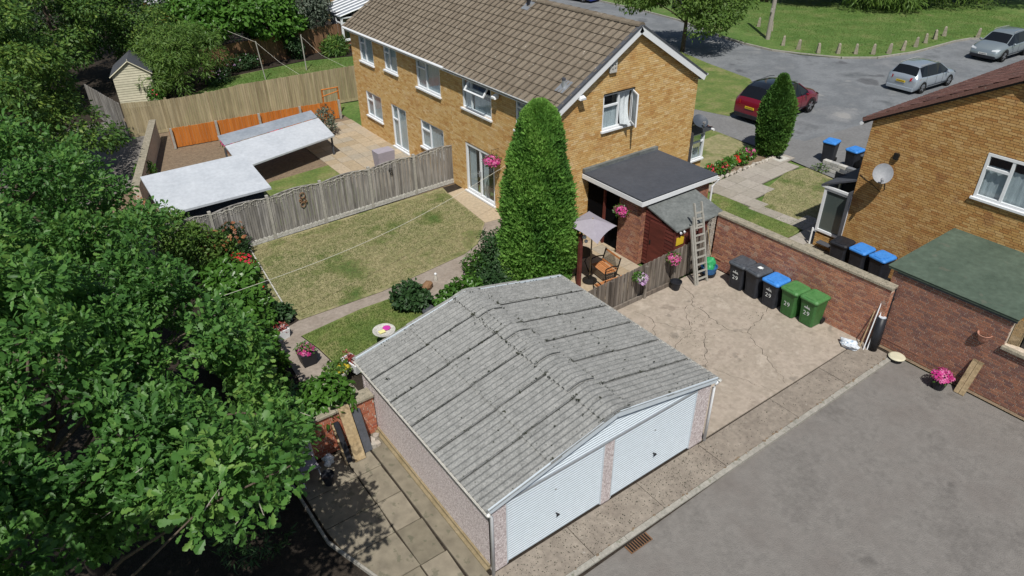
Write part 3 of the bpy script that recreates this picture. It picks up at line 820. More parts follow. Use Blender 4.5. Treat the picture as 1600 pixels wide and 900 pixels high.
# ribbed gable infill: horizontal boards between lintel and verge
GI = MB()
GI.add([frt(.1, 1.80, -.02), frt(6.03, 1.80, -.02), frt(XM, HR-.02, -.02)], [(0, 1, 2)])
gi = GI.build('gable_infill', C['white2'], GA)
z = 1.83
while z < HR-.1:
    hw = (HR-.04-z)/(HR-HE)*XM if z > 1.85 else XM-.08
    hw2 = min(XM-.08, (HR-.04-z-.05)/(HR-HE)*XM); hw = min(hw, XM-.08)
    if hw2 < .05: break
    b = MB(); b.add([frt(XM-hw, z, -.018), frt(XM+hw, z, -.018), frt(XM+hw2, z+.035, .004), frt(XM-hw2, z+.035, .004), frt(XM+hw2, z+.05, .004), frt(XM-hw2, z+.05, .004), frt(XM+hw2, z+.062, -.018), frt(XM-hw2, z+.062, -.018)], [(0, 1, 2, 3), (3, 2, 4, 5), (5, 4, 6, 7)])
    b.build('infill_rib', C['white2'], gi); z += .067
b = MB(); b.box(.06, 6.05, 1.795, 1.812, -.05, .012, frt); b.build('lintel_strip', C['steel'], GA)
# verge boards front and back, gutters, downpipes
for yy, s in ((-.02, 1), (5.47, -1)):
    for side in (-1, 1):
        b = MB(); e = Vector((XM+side*(XM+.02), yy, HE)); a_ = Vector((XM, yy, HR)); d = (a_-e)
        up = Vector((0, 1, 0)).cross(d).normalized()
        if up.z < 0: up = -up
        b.box(0, d.length, -.05, .085, 0, .03, FR(e, d, up, (0, -1, 0))); b.build('verge_board', C['white2'], GA)
for x in (-.07, W+.07):
    n = 7; V = []; F = []
    for y in (-.1, 5.5):
        for k in range(n):
            t = math.pi*k/(n-1); V.append((x-.05*math.cos(t), y, HE+.02-.05*math.sin(t)))
    for k in range(n-1): F.append((k, k+1, n+k+1, n+k))
    nb_ = len(V); V += [((v[0]-x)*.85+x, v[1], v[2]+.006) for v in V]; F += [tuple(q+nb_ for q in f[::-1]) for f in F]
    F += [(0, n, nb_+n, nb_), (n-1, nb_+n-1, nb_+2*n-1, 2*n-1)]
    b = MB(); b.add(V, F); b.build('gutter', C['gravelb'], GA)
b = MB(); b.tube([(-.06, -.05, HE-.01), (-.02, -.05, HE-.08), (.03, -.03, HE-.16), (.03, -.03, .02)], .036, 8); b.build('downpipe', C['white'], GA, smooth=True)
b = MB(); b.tube([(W+.08, -.05, HE-.01), (W+.03, -.03, HE-.1), (W-.02, -.02, HE-.2), (W-.02, -.02, .02)], .036, 8); b.build('downpipe', C['white'], GA, smooth=True)

# ------------------------------------------------------------------ tiles
def tile_profile(w_, l, t=.036):
    V = []; F = []
    xs = [0, .1, .16, .22, .5, .6, .66, .72, 1.0]; zs = [.026, .026, .012, .002, .002, .026, .03, .012, .002]
    n = len(xs)
    for i in range(n):
        V += [(xs[i]*w_, 0, zs[i]+t), (xs[i]*w_, l, zs[i]), (xs[i]*w_, .012, zs[i]-.004)]
    for i in range(n-1):
        a = i*3; F += [(a, a+3, a+4, a+1), (a, a+2, a+5, a+3)]
    return V, F
def tile_roof(parent, o, a, up, nu, nv, tw, tl, m, n_ind, skip=None, name='roof_tile'):
    root = root_loc(parent); a = Vector(a).normalized(); up = Vector(up).normalized(); nrm = a.cross(up).normalized()
    if nrm.z < 0: nrm = -nrm
    V, F = tile_profile(tw, tl*1.12)
    fliped = a.cross(up).dot(nrm) < 0
    if fliped: F = [f[::-1] for f in F]
    pool = []
    for i in range(10):
        b = MB(); b.add(V, F, 0, (i+.5)/10); pool.append(b.mesh(name, m))
    M3 = Matrix((a, up, nrm)).transposed().to_4x4(); st = MB(); L = []
    for j in range(nv):
        for i in range(nu):
            p = Vector(o)+a*(i*tw)+up*(j*tl)
            if skip and skip(p+a*tw/2+up*tl/2): continue
            L.append(p)
    L.sort(key=lambda p: (p-CAMP).length)
    for k, p in enumerate(L):
        M_ = Matrix.Translation(p) @ M3 @ Matrix.Rotation(random.uniform(-.006, .006), 4, 'Z')
        if k < n_ind:
            ob = bpy.data.objects.new(name, random.choice(pool)); link(ob, parent)
            ob.matrix_local = Matrix.Translation(-root) @ M_
        else: st.add([M_ @ Vector(v) for v in V], F)
    if st.f: st.build('tile_courses', m, parent, kind='stuff')

def gable_house(name, label, x0, x1, y0, y1, ze, zr, axis, walls, **k): pass

# ------------------------------------------------------------------ main house (semi-detached), ridge along Y
HX0, HX1, HY0, HY1, ZE, ZR = 9.37, 15.95, 9.63, 16.22, 4.98, 7.02
HM = (HX0+HX1)/2
H1 = thing('brick_house', 'buff brick semi with brown tiled roof and white framed windows', 'house', (HM, 13, 0))
fg = FR((HX0, HY0, 0), (1, 0, 0), (0, 0, 1), (0, -1, 0))       # gable wall
LG = HX1-HX0
def limg(z):
    if z is None: return ZE-.02
    if z <= ZE-.02: return (0, LG)
    k = (z-ZE)/(ZR-ZE)*LG/2
    return (k+.02, LG-k-.02)
GW = (1.92, 3.33, 3.75, 4.98)
brick_wall(H1, fg, LG, ZR-.1, C['buff'], C['mortb'], 300, lim=limg, holes=(GW,))
frr = FR((HX0, HY1, 0), (0, -1, 0), (0, 0, 1), (-1, 0, 0))     # rear wall, u from far (y=16.22) to near corner
LR = HY1-HY0
def ry(y): return HY1-y
W1 = (ry(15.36), ry(13.42), 3.52, 4.82); W2 = (ry(11.93), ry(10.75), 3.60, 4.82); PD = (ry(15.33), ry(13.33), .10, 2.12)
brick_wall(H1, frr, LR, ZE, C['buff'], C['mortb'], 0, holes=(W1, W2, PD))
ff = FR((HX1, HY0, 0), (0, 1, 0), (0, 0, 1), (1, 0, 0))
brick_wall(H1, ff, LR, ZE, C['buff'], C['mortb'], 0)
# windows on rear wall
window(H1, frr, *W1[:2], *W1[2:], cols=((0, .3), (.3, 1)), transoms=((0, .6), (1, .62)), curtain=((.03, .29, .02, .58), (.35, .98, .02, .45),), skip=((1, 1),))
o = window(H1, frr, *W2[:2], *W2[2:], cols=((0, .45), (.45, 1)), transoms=((0, .66),), curtain=((.02, .44, .02, .9),))
# top-hung light swung open, part of window 1
def open_light(parent, fr_, u0, u1, zt, h, ang, axis='top'):
    if axis == 'top':
        f2 = FR(fr_(u0, zt, .0), fr_.a, (-fr_.b*math.cos(ang)+fr_.c*math.sin(ang)), (fr_.c*math.cos(ang)+fr_.b*math.sin(ang)))
        Wd = u1-u0
    b = MB(); frame_ring(b, f2, 0, Wd, 0, h, -.02, .03, .055); s = b.build('open_casement', C['white'], parent)
    b = MB(); b.box(.04, Wd-.04, .04, h-.04, 0, .01, f2); b.build('casement_pane', C['glass'], parent)
    return s
open_light(H1, frr, W1[0]+.62, W1[1]-.05, W1[3]-.05, .52, R(38))
# french doors
window(H1, frr, *PD[:2], *PD[2:], cols=((0, .5), (.5, 1)), name='patio_door', t=.09, curtain=((.07, .3, .02, .95), (.55, .72, .02, .95)), sill=True)
b = MB()
for du in (-.05, .05):
    b.box((PD[0]+PD[1])/2+du-.012, (PD[0]+PD[1])/2+du+.012, .95, 1.2, -.01, .02, frr); b.tube([frr((PD[0]+PD[1])/2+du, 1.1, .02), frr((PD[0]+PD[1])/2+du, 1.1, .06), frr((PD[0]+PD[1])/2+du*2.6, 1.1, .06)], .01, 5)
b.build('door_handle', C['steel'], H1)
# gable window with side casement open and curtain blown out
window(H1, fg, *GW[:2], *GW[2:], cols=((0, .52), (.52, 1)), transoms=((0, .66),), curtain=((.03, .5, .02, .62),), skip=((1, 0),), sill=True)
uo = GW[1]-.05; an = R(62); dirc = (-fg.a*math.cos(an)+fg.c*math.sin(an))
f2 = FR(fg(uo, GW[2]+.05, .0), dirc, fg.b, dirc.cross(fg.b))
b = MB(); frame_ring(b, f2, 0, .62, 0, 1.13, -.02, .03, .055); b.build('open_casement', C['white'], H1)
b = MB(); b.box(.045, .575, .045, 1.085, 0, .01, f2); b.build('casement_pane', C['net'], H1)
V = []; F = []
for i in range(11):
    t = i/10
    for j in range(13):
        s = j/12
        V.append(fg(GW[0]+.78+.5*t*(1-.55*s), GW[3]-.08-1.05*s, -.1+.42*s*s*(.3+.7*t)+.03*math.sin(t*14+s*2)))
for i in range(10):
    for j in range(12): a = i*13+j; F.append((a, a+13, a+14, a+1))
b = MB(); b.add(V, F); b.build('blown_curtain', C['net'], H1, smooth=True)
b = MB(); b.box(GW[0], GW[1], GW[3], GW[3]+.03, -.02, .05, fg); b.build('window_head', C['iron'], H1)
# roof
for s in (-1, 1):
    # deck below tiles
    b = MB()
    xe = HM+s*(LG/2+.24); ze = ZE-.02-.24*(ZR-ZE)/(LG/2)
    b.add([(xe, HY0-.14, ze), (xe, HY1, ze), (HM, HY1, ZR), (HM, HY0-.14, ZR), (xe, HY0-.14, ze-.05), (xe, HY1, ze-.05), (HM, HY1, ZR-.05), (HM, HY0-.14, ZR-.05)],
          [(0, 1, 2, 3), (7, 6, 5, 4), (0, 4, 5, 1), (3, 2, 6, 7), (0, 3, 7, 4), (1, 5, 6, 2)])
    b.build('roof_deck', C['slate'], H1)
upL = Vector((LG/2, 0, ZR-ZE)).normalized()
sl_len = math.hypot(LG/2+.26, (ZR-ZE)*(1+.26/(LG/2)))
e0 = Vector((HM, HY0-.15, ZR+.012))-upL*sl_len
nrow = 11; tl = (sl_len-.05)/nrow
tile_roof(H1, e0, (0, 1, 0), upL, 20, nrow, .334, tl, C['tile'], 300)
upR = Vector((-LG/2, 0, ZR-ZE)).normalized()
tile_roof(H1, Vector((HM, HY0-.15, ZR+.012))-upR*sl_len, (0, 1, 0), upR, 20, nrow, .334, tl, C['tile'], 0)
for k in range(15):
    b = MB(); y = HY0-.15+k*.45; n = 7; V = []; F = []
    for yy, dz in ((y, .02), (y+.47, 0)):
        for i in range(n):
            t = math.pi*i/(n-1); V.append((HM-.15*math.cos(t), yy, ZR-.02+.115*math.sin(t)+dz))
    for i in range(n-1): F.append((i, i+1, n+i+1, n+i))
    F.append(tuple(range(n))[::-1]); b.add(V, F); b.build('ridge_tile', C['tile'], H1)
# barge boards
for s in (-1, 1):
    e = Vector((HM+s*(LG/2+.22), HY0-.15, ZE-.14)); a_ = Vector((HM, HY0-.15, ZR-.02)); d = a_-e
    up = Vector((0, 1, 0)).cross(d).normalized(); up = up if up.z > 0 else -up
    b = MB(); b.box(0, d.length, -.19, .02, 0, .03, FR(e, d, up, (0, -1, 0)))
    b.build('barge_board', C['white'], H1)
    b = MB(); b.box(0, d.length, .02, .07, -.1, .05, FR(e, d, up, (0, -1, 0))); b.build('verge_strip', C['slate'], H1)
    b = MB(); b.box(HM+s*(LG/2+.2)-.015, HM+s*(LG/2+.2)+.015, HY0-.12, HY1, ZE-.27, ZE-.09); b.build('fascia', C['white'], H1)
    b = MB(); b.box(min(HM+s*(LG/2+.2), HM+s*(LG/2-.01)), max(HM+s*(LG/2+.2), HM+s*(LG/2-.01)), HY0-.12, HY1, ZE-.275, ZE-.255); b.build('soffit', C['white'], H1)
    x = HM+s*(LG/2+.28); n = 7; V = []; F = []
    for y in (HY0-.16, HY1):
        for k in range(n):
            t = math.pi*k/(n-1); V.append((x-.06*math.cos(t), y, ZE-.1-.06*math.sin(t)))
    for k in range(n-1): F.append((k, n+k, n+k+1, k+1))
    nb_ = len(V); V += [((v[0]-x)*.85+x, v[1], v[2]+.01) for v in V]; F += [tuple(q+nb_ for q in f[::-1]) for f in F]
    F += [(0, nb_, nb_+n, n), (n-1, 2*n-1, nb_+2*n-1, nb_+n-1), tuple(range(n))]
    b = MB(); b.add(V, F); b.build('gutter', C['white'], H1)
# flue and roof vent
def slope_pt(x, y, h=0): return Vector((x, y, ZE+(ZR-ZE)*(x-HX0)/(LG/2)+h))
p = slope_pt(9.95, 10.1)
b = MB(); b.box(-.2, .2, -.22, .3, .03, .06, FR(p, (0, -1, 0), upL, (-upL.z, 0, upL.x))); b.tube([p, p+Vector((0, 0, .3))], .06, 10); v_ = b.build('vent_pipe', C['steel'], H1)
b = MB(); b.tube([p+Vector((0, 0, .26)), p+Vector((0, 0, .34))], .066, 10); b.build('vent_cap', C['slate'], v_)
p = slope_pt(12.35, 15.15)
b = MB(); b.box(-.2, .2, -.22, .22, .03, .06, FR(p, (0, -1, 0), upL, (-upL.z, 0, upL.x))); b.build('lead_flashing', C['steel'], H1)
b = MB(); b.tube([p, p+Vector((0, 0, .5))], .065, 10); b.tube([p+Vector((0, 0, .34)), p+Vector((0, 0, .46))], .1, 10); b.build('flue', C['black'], H1)
# things fixed to the walls
al = thing('alarm_box', 'cream burglar alarm box high on the buff gable wall', 'alarm box', fg(2.22, 5.68, 0))
b = MB(); b.box(2.07, 2.37, 5.68, 6.10, .0, .1, fg); b.build('case', C['gravelb'], al, bevel=.012)
b = MB()
for i, (a0, b0, w0, h0) in enumerate(((2.13, 6.0, .08, .03), (2.13, 5.9, .05, .06), (2.25, 5.92, .06, .04), (2.14, 5.8, .09, .02), (2.27, 5.8, .04, .05))): b.box(a0, a0+w0, b0, b0+h0, .1, .103, fg)
b.build('printed_marks', C['slate'], al)
def flood(fr_, u, z, label):
    l = thing('security_light', label, 'security light', fr_(u, z, 0))
    b = MB(); b.box(u-.05, u+.05, z-.05, z+.05, 0, .1, fr_); b.build('bracket', C['white'], l)
    b = MB(); b.add([fr_(u-.13, z-.08, .08), fr_(u+.13, z-.08, .08), fr_(u+.13, z-.1, .26), fr_(u-.13, z-.1, .26), fr_(u-.09, z+.06, .08), fr_(u+.09, z+.06, .08), fr_(u+.1, z-.02, .27), fr_(u-.1, z-.02, .27)],
          [(0, 1, 2, 3), (4, 7, 6, 5), (0, 4, 5, 1), (1, 5, 6, 2), (2, 6, 7, 3), (3, 7, 4, 0)]); b.build('lamp_housing', C['white'], l, bevel=.01)
flood(frr, ry(12.95), 4.55, 'white floodlight on the rear wall between the two upstairs windows')
flood(fg, .82, 5.18, 'white floodlight on the gable wall under the left end of the bargeboard')
# party neighbour half
H2 = thing('brick_house', 'adjoining buff brick house half under the same brown roof, blurred behind', 'house', (HM, 20, 0))
NY1 = 25.2
fr2 = FR((HX0, NY1, 0), (0, -1, 0), (0, 0, 1), (-1, 0, 0)); L2 = NY1-HY1-.01
hs = []
for (a0, a1, c0, c1) in ((.9, 2.3, 3.5, 4.75), (3.4, 4.6, 3.6, 4.75), (6.3, 8.2, 3.5, 4.75), (1.0, 2.6, .9, 2.1), (3.6, 5.0, .1, 2.1), (6.3, 8.2, .9, 2.1)): hs.append((a0, a1, c0, c1))
brick_wall(H2, fr2, L2, ZE, C['buff'], C['mortb'], 0, holes=hs)
for i, h_ in enumerate(hs): window(H2, fr2, *h_, cols=((0, .4), (.4, 1)), transoms=((0, .66),), curtain=((.03, .97, .02, .95),), name='patio_door' if i == 4 else 'window')
ff2 = FR((HX1, HY1+.01, 0), (0, 1, 0), (0, 0, 1), (1, 0, 0)); b = MB(); b.box(0, L2, 0, ZE, -.2, 0, ff2); b.build('front_wall', C['mortb'], H2)
b = MB(); b.add([(HX0, NY1-.01, 0), (HX1, NY1-.01, 0), (HX1, NY1-.01, ZE), (HM, NY1-.01, ZR), (HX0, NY1-.01, ZE)], [(0, 1, 2, 3, 4)]); b.build('end_wall', C['mortb'], H2)
for s in (-1, 1):
    xe = HM+s*(LG/2+.24); ze = ZE-.02-.24*(ZR-ZE)/(LG/2)
    b = MB(); b.add([(xe, HY1+.01, ze), (xe, NY1+.15, ze), (HM, NY1+.15, ZR), (HM, HY1+.01, ZR), (xe, HY1+.01, ze-.05), (xe, NY1+.15, ze-.05), (HM, NY1+.15, ZR-.05), (HM, HY1+.01, ZR-.05)],
          [(0, 1, 2, 3), (7, 6, 5, 4), (0, 4, 5, 1), (3, 2, 6, 7), (0, 3, 7, 4), (1, 5, 6, 2)]); b.build('roof_deck', C['slate'], H2)
    b = MB(); b.box(HM+s*(LG/2+.2)-.015, HM+s*(LG/2+.2)+.015, HY1+.01, NY1, ZE-.27, ZE-.09); b.build('fascia', C['white'], H2)
    b = MB(); b.tube([(HM+s*(LG/2+.28), HY1+.02, ZE-.13), (HM+s*(LG/2+.28), NY1+.1, ZE-.13)], .055, 8); b.build('gutter', C['white'], H2)
    uu = upL if s < 0 else upR
    tile_roof(H2, Vector((HM, HY0-.15+20*.334, ZR+.012))-uu*sl_len, (0, 1, 0), uu, 28, nrow, .334, tl, C['tile'], 0)
for k in range(20):
    b = MB(); y = HY1+.3+k*.44; b.tube([(HM, y, ZR), (HM, y+.46, ZR-.01)], .12, 8); b.build('ridge_tile', C['tile'], H2)

# front bay at the far corner of house 1, with dish
fb = FR((HX1+.0, 9.75, 0), (1, 0, 0), (0, 0, 1), (0, -1, 0))
b = MB(); b.box(.0, .95, 0, 1.35, -2.6, 0, fb); b.build('bay_base', C['amber'], H1)
window(H1, fb, .05, .93, 1.42, 2.5, cols=((0, .25), (.25, 1)), transoms=((1, .66),), depth=.0, name='bay_window', curtain=((.1, .9, .02, .4),))
fb2 = FR((HX1+.95, 9.75, 0), (0, 1, 0), (0, 0, 1), (1, 0, 0))
window(H1, fb2, .05, 2.5, 1.42, 2.5, cols=((0, .33), (.33, .66), (.66, 1)), depth=-.03, name='bay_window', sill=True)
b = MB(); b.add([(HX1, 9.6, 3.05), (HX1+1.12, 9.6, 2.6), (HX1+1.12, 12.5, 2.6), (HX1, 12.5, 3.05), (HX1, 9.6, 2.53), (HX1+1.12, 9.6, 2.53), (HX1+1.12, 12.5, 2.53), (HX1, 12.5, 2.53)],
    [(0, 1, 2, 3), (7, 6, 5, 4), (0, 4, 5, 1), (1, 5, 6, 2), (2, 6, 7, 3)]); b.build('bay_roof', C['slate'], H1)
up_ = Vector((-1.12, 0, .45)).normalized()
tile_roof(H1, Vector((HX1+1.16, 9.58, 2.61)), (0, 1, 0), up_, 9, 4, .33, .3, C['tileR'], 36, name='bay_roof_tile')
b = MB(); b.tube([(HX1+1.18, 9.5, 2.56), (HX1+1.18, 12.5, 2.56)], .05, 8); b.build('bay_gutter', C['white'], H1)
def dish(name, label, c, face, r, m, bracket_to):
    t = thing(name, label, 'satellite dish', bracket_to)
    face = Vector(face).normalized(); a = face.cross(Vector((0, 0, 1))).normalized(); bb = a.cross(face)
    V = []; F = []; nr, ns = 5, 28
    for i in range(nr+1):
        rr = r*i/nr
        for k in range(ns):
            th_ = 2*math.pi*k/ns
            V.append(Vector(c)+a*rr*math.cos(th_)+bb*rr*1.08*math.sin(th_)+face*(.22*r*(i/nr)**2))
    for i in range(nr):
        for k in range(ns): F.append((i*ns+k, i*ns+(k+1) % ns, (i+1)*ns+(k+1) % ns, (i+1)*ns+k))
    n0 = len(V); V += [v-face*.02 for v in V]; F += [tuple(q+n0 for q in f[::-1]) for f in F]
    for k in range(ns): F.append((nr*ns+k, nr*ns+(k+1) % ns, n0+nr*ns+(k+1) % ns, n0+nr*ns+k))
    b = MB(); b.add(V, F); b.build('reflector', C[m], t, smooth=False)
    b = MB(); b.tube([Vector(c)-face*.03, Vector(bracket_to)+Vector((0, 0, .02)), Vector(bracket_to)], .022, 6); b.build('mount', C['steel'], t)
    foc = Vector(c)+face*r*1.0-bb*r*.95
    b = MB(); b.tube([Vector(c)-bb*r*1.02, foc], .014, 5); b.build('feed_arm', C['steel'], t)
    b = MB(); b.tube([foc, foc+(Vector(c)-foc).normalized()*.12], .045, 8); b.tube([foc-Vector((0, 0, .03)), foc+Vector((0, 0, .05))], .03, 8); b.build('receiver', C['dish'], t)
    return t
dish('satellite_dish', 'dark mesh satellite dish at the far corner of the buff gable', (16.1, 9.4, 3.12), (-.25, -.6, 1.0), .29, 'dishd', (15.95, 9.6, 2.95))

# ------------------------------------------------------------------ flat roofed extension
EX = thing('flat_roof_extension', 'red brick outhouse with dark felt flat roof against the gable', 'extension', (12, 8, 0))
ex0, ex1, ey0, ey1, ez = 10.68, 13.9, 6.88, 9.6, 2.30
brick_wall(EX, FR((ex0, ey0+1.02, 0), (0, -1, 0), (0, 0, 1), (-1, 0, 0)), 1.02, ez, C['red'], C['mortr'], 300, th=.2)
brick_wall(EX, FR((ex0, ey0, 0), (1, 0, 0), (0, 0, 1), (0, -1, 0)), ex1-ex0, ez, C['red'], C['mortr'], 0, th=.2)
brick_wall(EX, FR((ex1, ey0, 0), (0, 1, 0), (0, 0, 1), (1, 0, 0)), ey1-ey0, ez, C['red'], C['mortr'], 0, th=.2)
b = MB(); b.box(10.52, 14.04, 6.73, 9.6, ez, ez+.12); b.build('roof_deck', C['slate'], EX)
b = MB(); b.box(10.50, 14.06, 6.71, 9.6, ez+.121, ez+.175); b.build('felt_roof', C['felt'], EX, bevel=.015)
b = MB(); b.box(10.5, 14.06, 9.5, 9.62, ez+.176, ez+.30); b.build('upstand', C['feltW'], EX)
b = MB(); b.box(10.49, 14.07, 6.69, 6.715, ez-.04, ez+.11); b.build('fascia', C['white'], EX)
b = MB(); b.box(10.48, 10.505, 6.715, 9.6, ez-.04, ez+.11); b.build('fascia', C['white'], EX)
b = MB(); b.tube([(14.1, 6.68, ez+.04), (14.12, 6.68, ez-.05), (13.98, 6.8, ez-.3), (13.98, 6.8, 0)], .035, 8); b.build('downpipe', C['white'], EX)
# black sheets filling the opening: its deep shade is put into their colour
b = MB(); b.box(10.84, 10.88, 7.9, 9.6, 0, ez); b.build('opening_shade_back', C['void'], EX)
b = MB(); b.box(10.80, 10.835, 7.92, 8.66, .03, 2.28); d = b.build('opening_shade_panel', C['void'], EX)
b = MB(); b.box(10.79, 10.835, 8.73, 9.58, .03, 2.28); d = b.build('opening_shade_panel', C['void'], EX)
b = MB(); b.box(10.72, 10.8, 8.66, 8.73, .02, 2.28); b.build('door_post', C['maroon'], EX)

# lean-to shed of maroon boards
SH = thing('lean_to_shed', 'maroon boarded lean-to shed with sloping weathered felt roof', 'shed', (11.7, 6, 0))
sx0, sx1, sy0, sy1 = 10.86, 12.92, 5.56, 6.84
zt0, zt1 = 1.80, 2.14
def shz(y): return zt0+(zt1-zt0)*(y-sy0)/(sy1-sy0)
b = MB(); V = [(sx0-.06, sy0-.12, shz(sy0-.12)), (sx1+.12, sy0-.12, shz(sy0-.12)), (sx1+.12, sy1, zt1), (sx0-.06, sy1, zt1)]
b.add([(x, y, z+.05) for x, y, z in V]+[(x, y, z+.005) for x, y, z in V], [(0, 1, 2, 3), (7, 6, 5, 4), (0, 4, 5, 1), (1, 5, 6, 2), (3, 7, 4, 0), (2, 6, 7, 3)])
b.build('felt_roof', C['feltW'], SH)
z = .08
while z < zt0-.02:
    h = min(.125, zt0-z)
    b = MB(); b.add([(sx0, sy0-.022, z), (sx1, sy0-.022, z), (sx1, sy0-.004, z+h), (sx0, sy0-.004, z+h), (sx0, sy0+.02, z), (sx1, sy0+.02, z), (sx1, sy0+.02, z+h), (sx0, sy0+.02, z+h)], [(0, 1, 2, 3), (0, 4, 5, 1), (1, 5, 6, 2), (3, 2, 6, 7), (0, 3, 7, 4)])
    b.build('shiplap_board', C['maroon'], SH); z += .125
z = .08
while z < zt1:
    h = min(.125, zt1-z); ya = sy0 if z+h < zt0 else min(sy1-.1, sy0+(z+h-zt0)/(zt1-zt0)*(sy1-sy0))
    b = MB(); b.add([(sx0-.022, ya, z), (sx0-.022, sy1, z), (sx0-.004, sy1, z+h), (sx0-.004, ya, z+h), (sx0+.02, ya, z), (sx0+.02, sy1, z), (sx0+.02, sy1, z+h), (sx0+.02, ya, z+h)], [(3, 2, 1, 0), (1, 5, 4, 0), (2, 6, 5, 1), (7, 6, 2, 3), (4, 7, 3, 0)])
    b.build('shiplap_board', C['maroon'], SH); z += .125
b = MB(); b.box(sx1-.02, sx1, sy0+.02, sy1, .05, zt0); b.build('end_panel', C['maroon'], SH)
b = MB(); b.box(sx0-.045, sx0-.024, 5.95, 6.6, .15, 1.75); dd = b.build('shed_door', C['maroon'], SH, label='plain maroon door on the shaded left side')
b = MB(); b.box(sx0-.06, sx0-.045, 6.5, 6.55, .9, 1.05); b.build('latch', C['iron'], dd)
for x, y in ((sx0-.03, sy0-.03), (sx1-.02, sy0-.03)):
    b = MB(); b.box(x, x+.05, y, y+.05, .03, zt0); b.build('corner_post', C['maroon'], SH)
fs = FR((0, sy0-.024, 0), (1, 0, 0), (0, 0, 1), (0, -1, 0))
sg = thing('warning_sign', 'yellow notice board on the maroon shed corner', 'sign', (10.98, sy0-.03, 1.4))
b = MB(); b.box(10.92, 11.26, 1.22, 1.5, 0, .012, fs); b.build('sign_board', C['yellow'], sg)
sl_ = thing('security_light', 'twin-headed sensor lamp under the shed roof corner', 'security light', (11.05, sy0-.05, 1.7))
b = MB(); b.box(10.98, 11.1, 1.64, 1.72, 0, .06, fs); b.build('bracket', C['black'], sl_)
for dx in (0, .16):
    b = MB(); b.tube([fs(11.0+dx, 1.72, .04), fs(10.98+dx, 1.69, .12)], [.025, .04], 10); b.build('lamp_head', C['white'], sl_)
# ------------------------------------------------------------------ boundary wall on the right of the drive
BW = thing('boundary_wall', 'red brick garden wall with pale coping behind the numbered bins', 'wall', (12.7, 2.5, 0))
wa = R(90+1.2); wd = Vector((math.cos(wa), math.sin(wa), 0)); wn = Vector((0, 0, 1)).cross(wd)  # points to -X
p0 = Vector((12.74, -.38, 0)); LW = 5.75
fw = FR(p0+wd*LW, -wd, (0, 0, 1), wn)
brick_wall(BW, fw, LW, 1.865, C['red'], C['mortr'], 300, th=.21)
fe = FR(p0, (1, 0, 0), (0, 0, 1), -wd); brick_wall(BW, fe, .21, 1.86, C['red'], C['mortr'], 0, th=.1)
u = 0
while u < LW:
    b = MB(); b.box(u+.004, min(u+.45, LW+.03)-.004, 1.875, 1.955, -.26, .045, fw); b.build('coping_stone', C['cope'], BW, bevel=.01); u += .45
b = MB(); b.box(-.02, .4, .35, .39, .0, .03, fw); b.build('ledge', C['red'], BW)
# broken return pier at the shed end
b = MB()
PR = thing('brick_pier', 'weathered pale brick pier where the boundary wall meets the fence', 'pier', (12.4, 5.45, 0))
brick_wall(PR, FR((12.38, 5.75, 0), (0, -1, 0), (0, 0, 1), (-1, 0, 0)), .33, 1.8, C['stone'], C['mortr'], 40, th=.2)
brick_wall(PR, FR((12.38, 5.42, 0), (1, 0, 0), (0, 0, 1), (0, -1, 0)), .22, 1.8, C['stone'], C['mortr'], 40, th=.2)

# ------------------------------------------------------------------ right hand outhouse with green felt roof
RS = thing('brick_outhouse', 'purple-red brick outhouse with sloping green felt roof', 'outbuilding', (14.5, -2.5, 0))
fo = FR((13.02, -.16, 0), (0, -1, 0), (0, 0, 1), (-1, 0, 0))
LO = 6.6
brick_wall(RS, fo, LO, 2.33, C['redR'], C['mortr'], 300, th=.22, holes=((2.98, 3.95, 1.62, 2.33),))
fo2 = FR((16.4, -.16, 0), (-1, 0, 0), (0, 0, 1), (0, 1, 0)); brick_wall(RS, fo2, 3.36, 2.33, C['redR'], C['mortr'], 0, th=.2)
b = MB(); b.add([(12.92, -.04, 2.35), (16.44, -.04, 2.35), (16.44, -3.2, 2.35), (12.92, -3.22, 2.35), (12.92, -.04, 2.44), (16.44, -.04, 2.44), (16.44, -3.2, 2.44), (12.92, -3.22, 2.44)],
    [(0, 3, 2, 1)[::-1], (4, 7, 6, 5)[::-1], (0, 1, 5, 4)[::-1], (1, 2, 6, 5)[::-1], (2, 3, 7, 6)[::-1], (3, 0, 4, 7)[::-1]]); b.build('felt_roof', C['feltG'], RS, bevel=.02)
b = MB(); b.box(.12, 3.05, 2.29, 2.36, .01, .05, fo); b.build('fascia', C['slate'], RS)
b = MB(); b.box(.12, 1.0, 2.345, 2.375, .05, .075, fo); b.build('metal_trim', C['alu'], RS)
b = MB(); b.box(2.95, 4.0, 1.52, 1.61, -.2, .1, fo); b.build('window_sill', C['cope'], RS, bevel=.01)
for k in range(10):
    b = MB(); b.box(3.0+k*.03, 3.02+k*.03, 1.62, 2.32, -.12-k*.01, -.1-k*.01, fo); b.build('blind_slat', C['ply'], RS)
b = MB(); b.box(3.2, 3.95, 1.62, 2.32, -.2, -.18, fo); b.build('pane', C['glassd'], RS)
b = MB(); b.box(-.02, 1.3, .22, .25, .0, .02, fo); b.build('ledge', C['redR'], RS)
wp = thing('wall_planter', 'half-round terracotta pot fixed to the outhouse wall', 'wall pot', fo(2.52, 1.55, 0))
V = []; F = []; ns = 12; prof = [(.02, 1.42), (.09, 1.48), (.13, 1.58), (.16, 1.68), (.175, 1.7), (.14, 1.69), (.11, 1.6)]
for r_, z in prof:
    for k in range(ns+1):
        t = math.pi*k/ns; V.append(fo(2.52-r_*math.cos(t), z, .01+r_*1.2*math.sin(t)))
for i in range(len(prof)-1):
    for k in range(ns): a = i*(ns+1)+k; F.append((a, a+1, a+ns+2, a+ns+1))
b = MB(); b.add(V, F); b.build('pot_shell', C['terra'], wp, smooth=True)
b = MB(); b.box(2.42, 2.62, 1.6, 1.62, .01, .14, fo); b.build('soil_fill', C['soil'], wp)
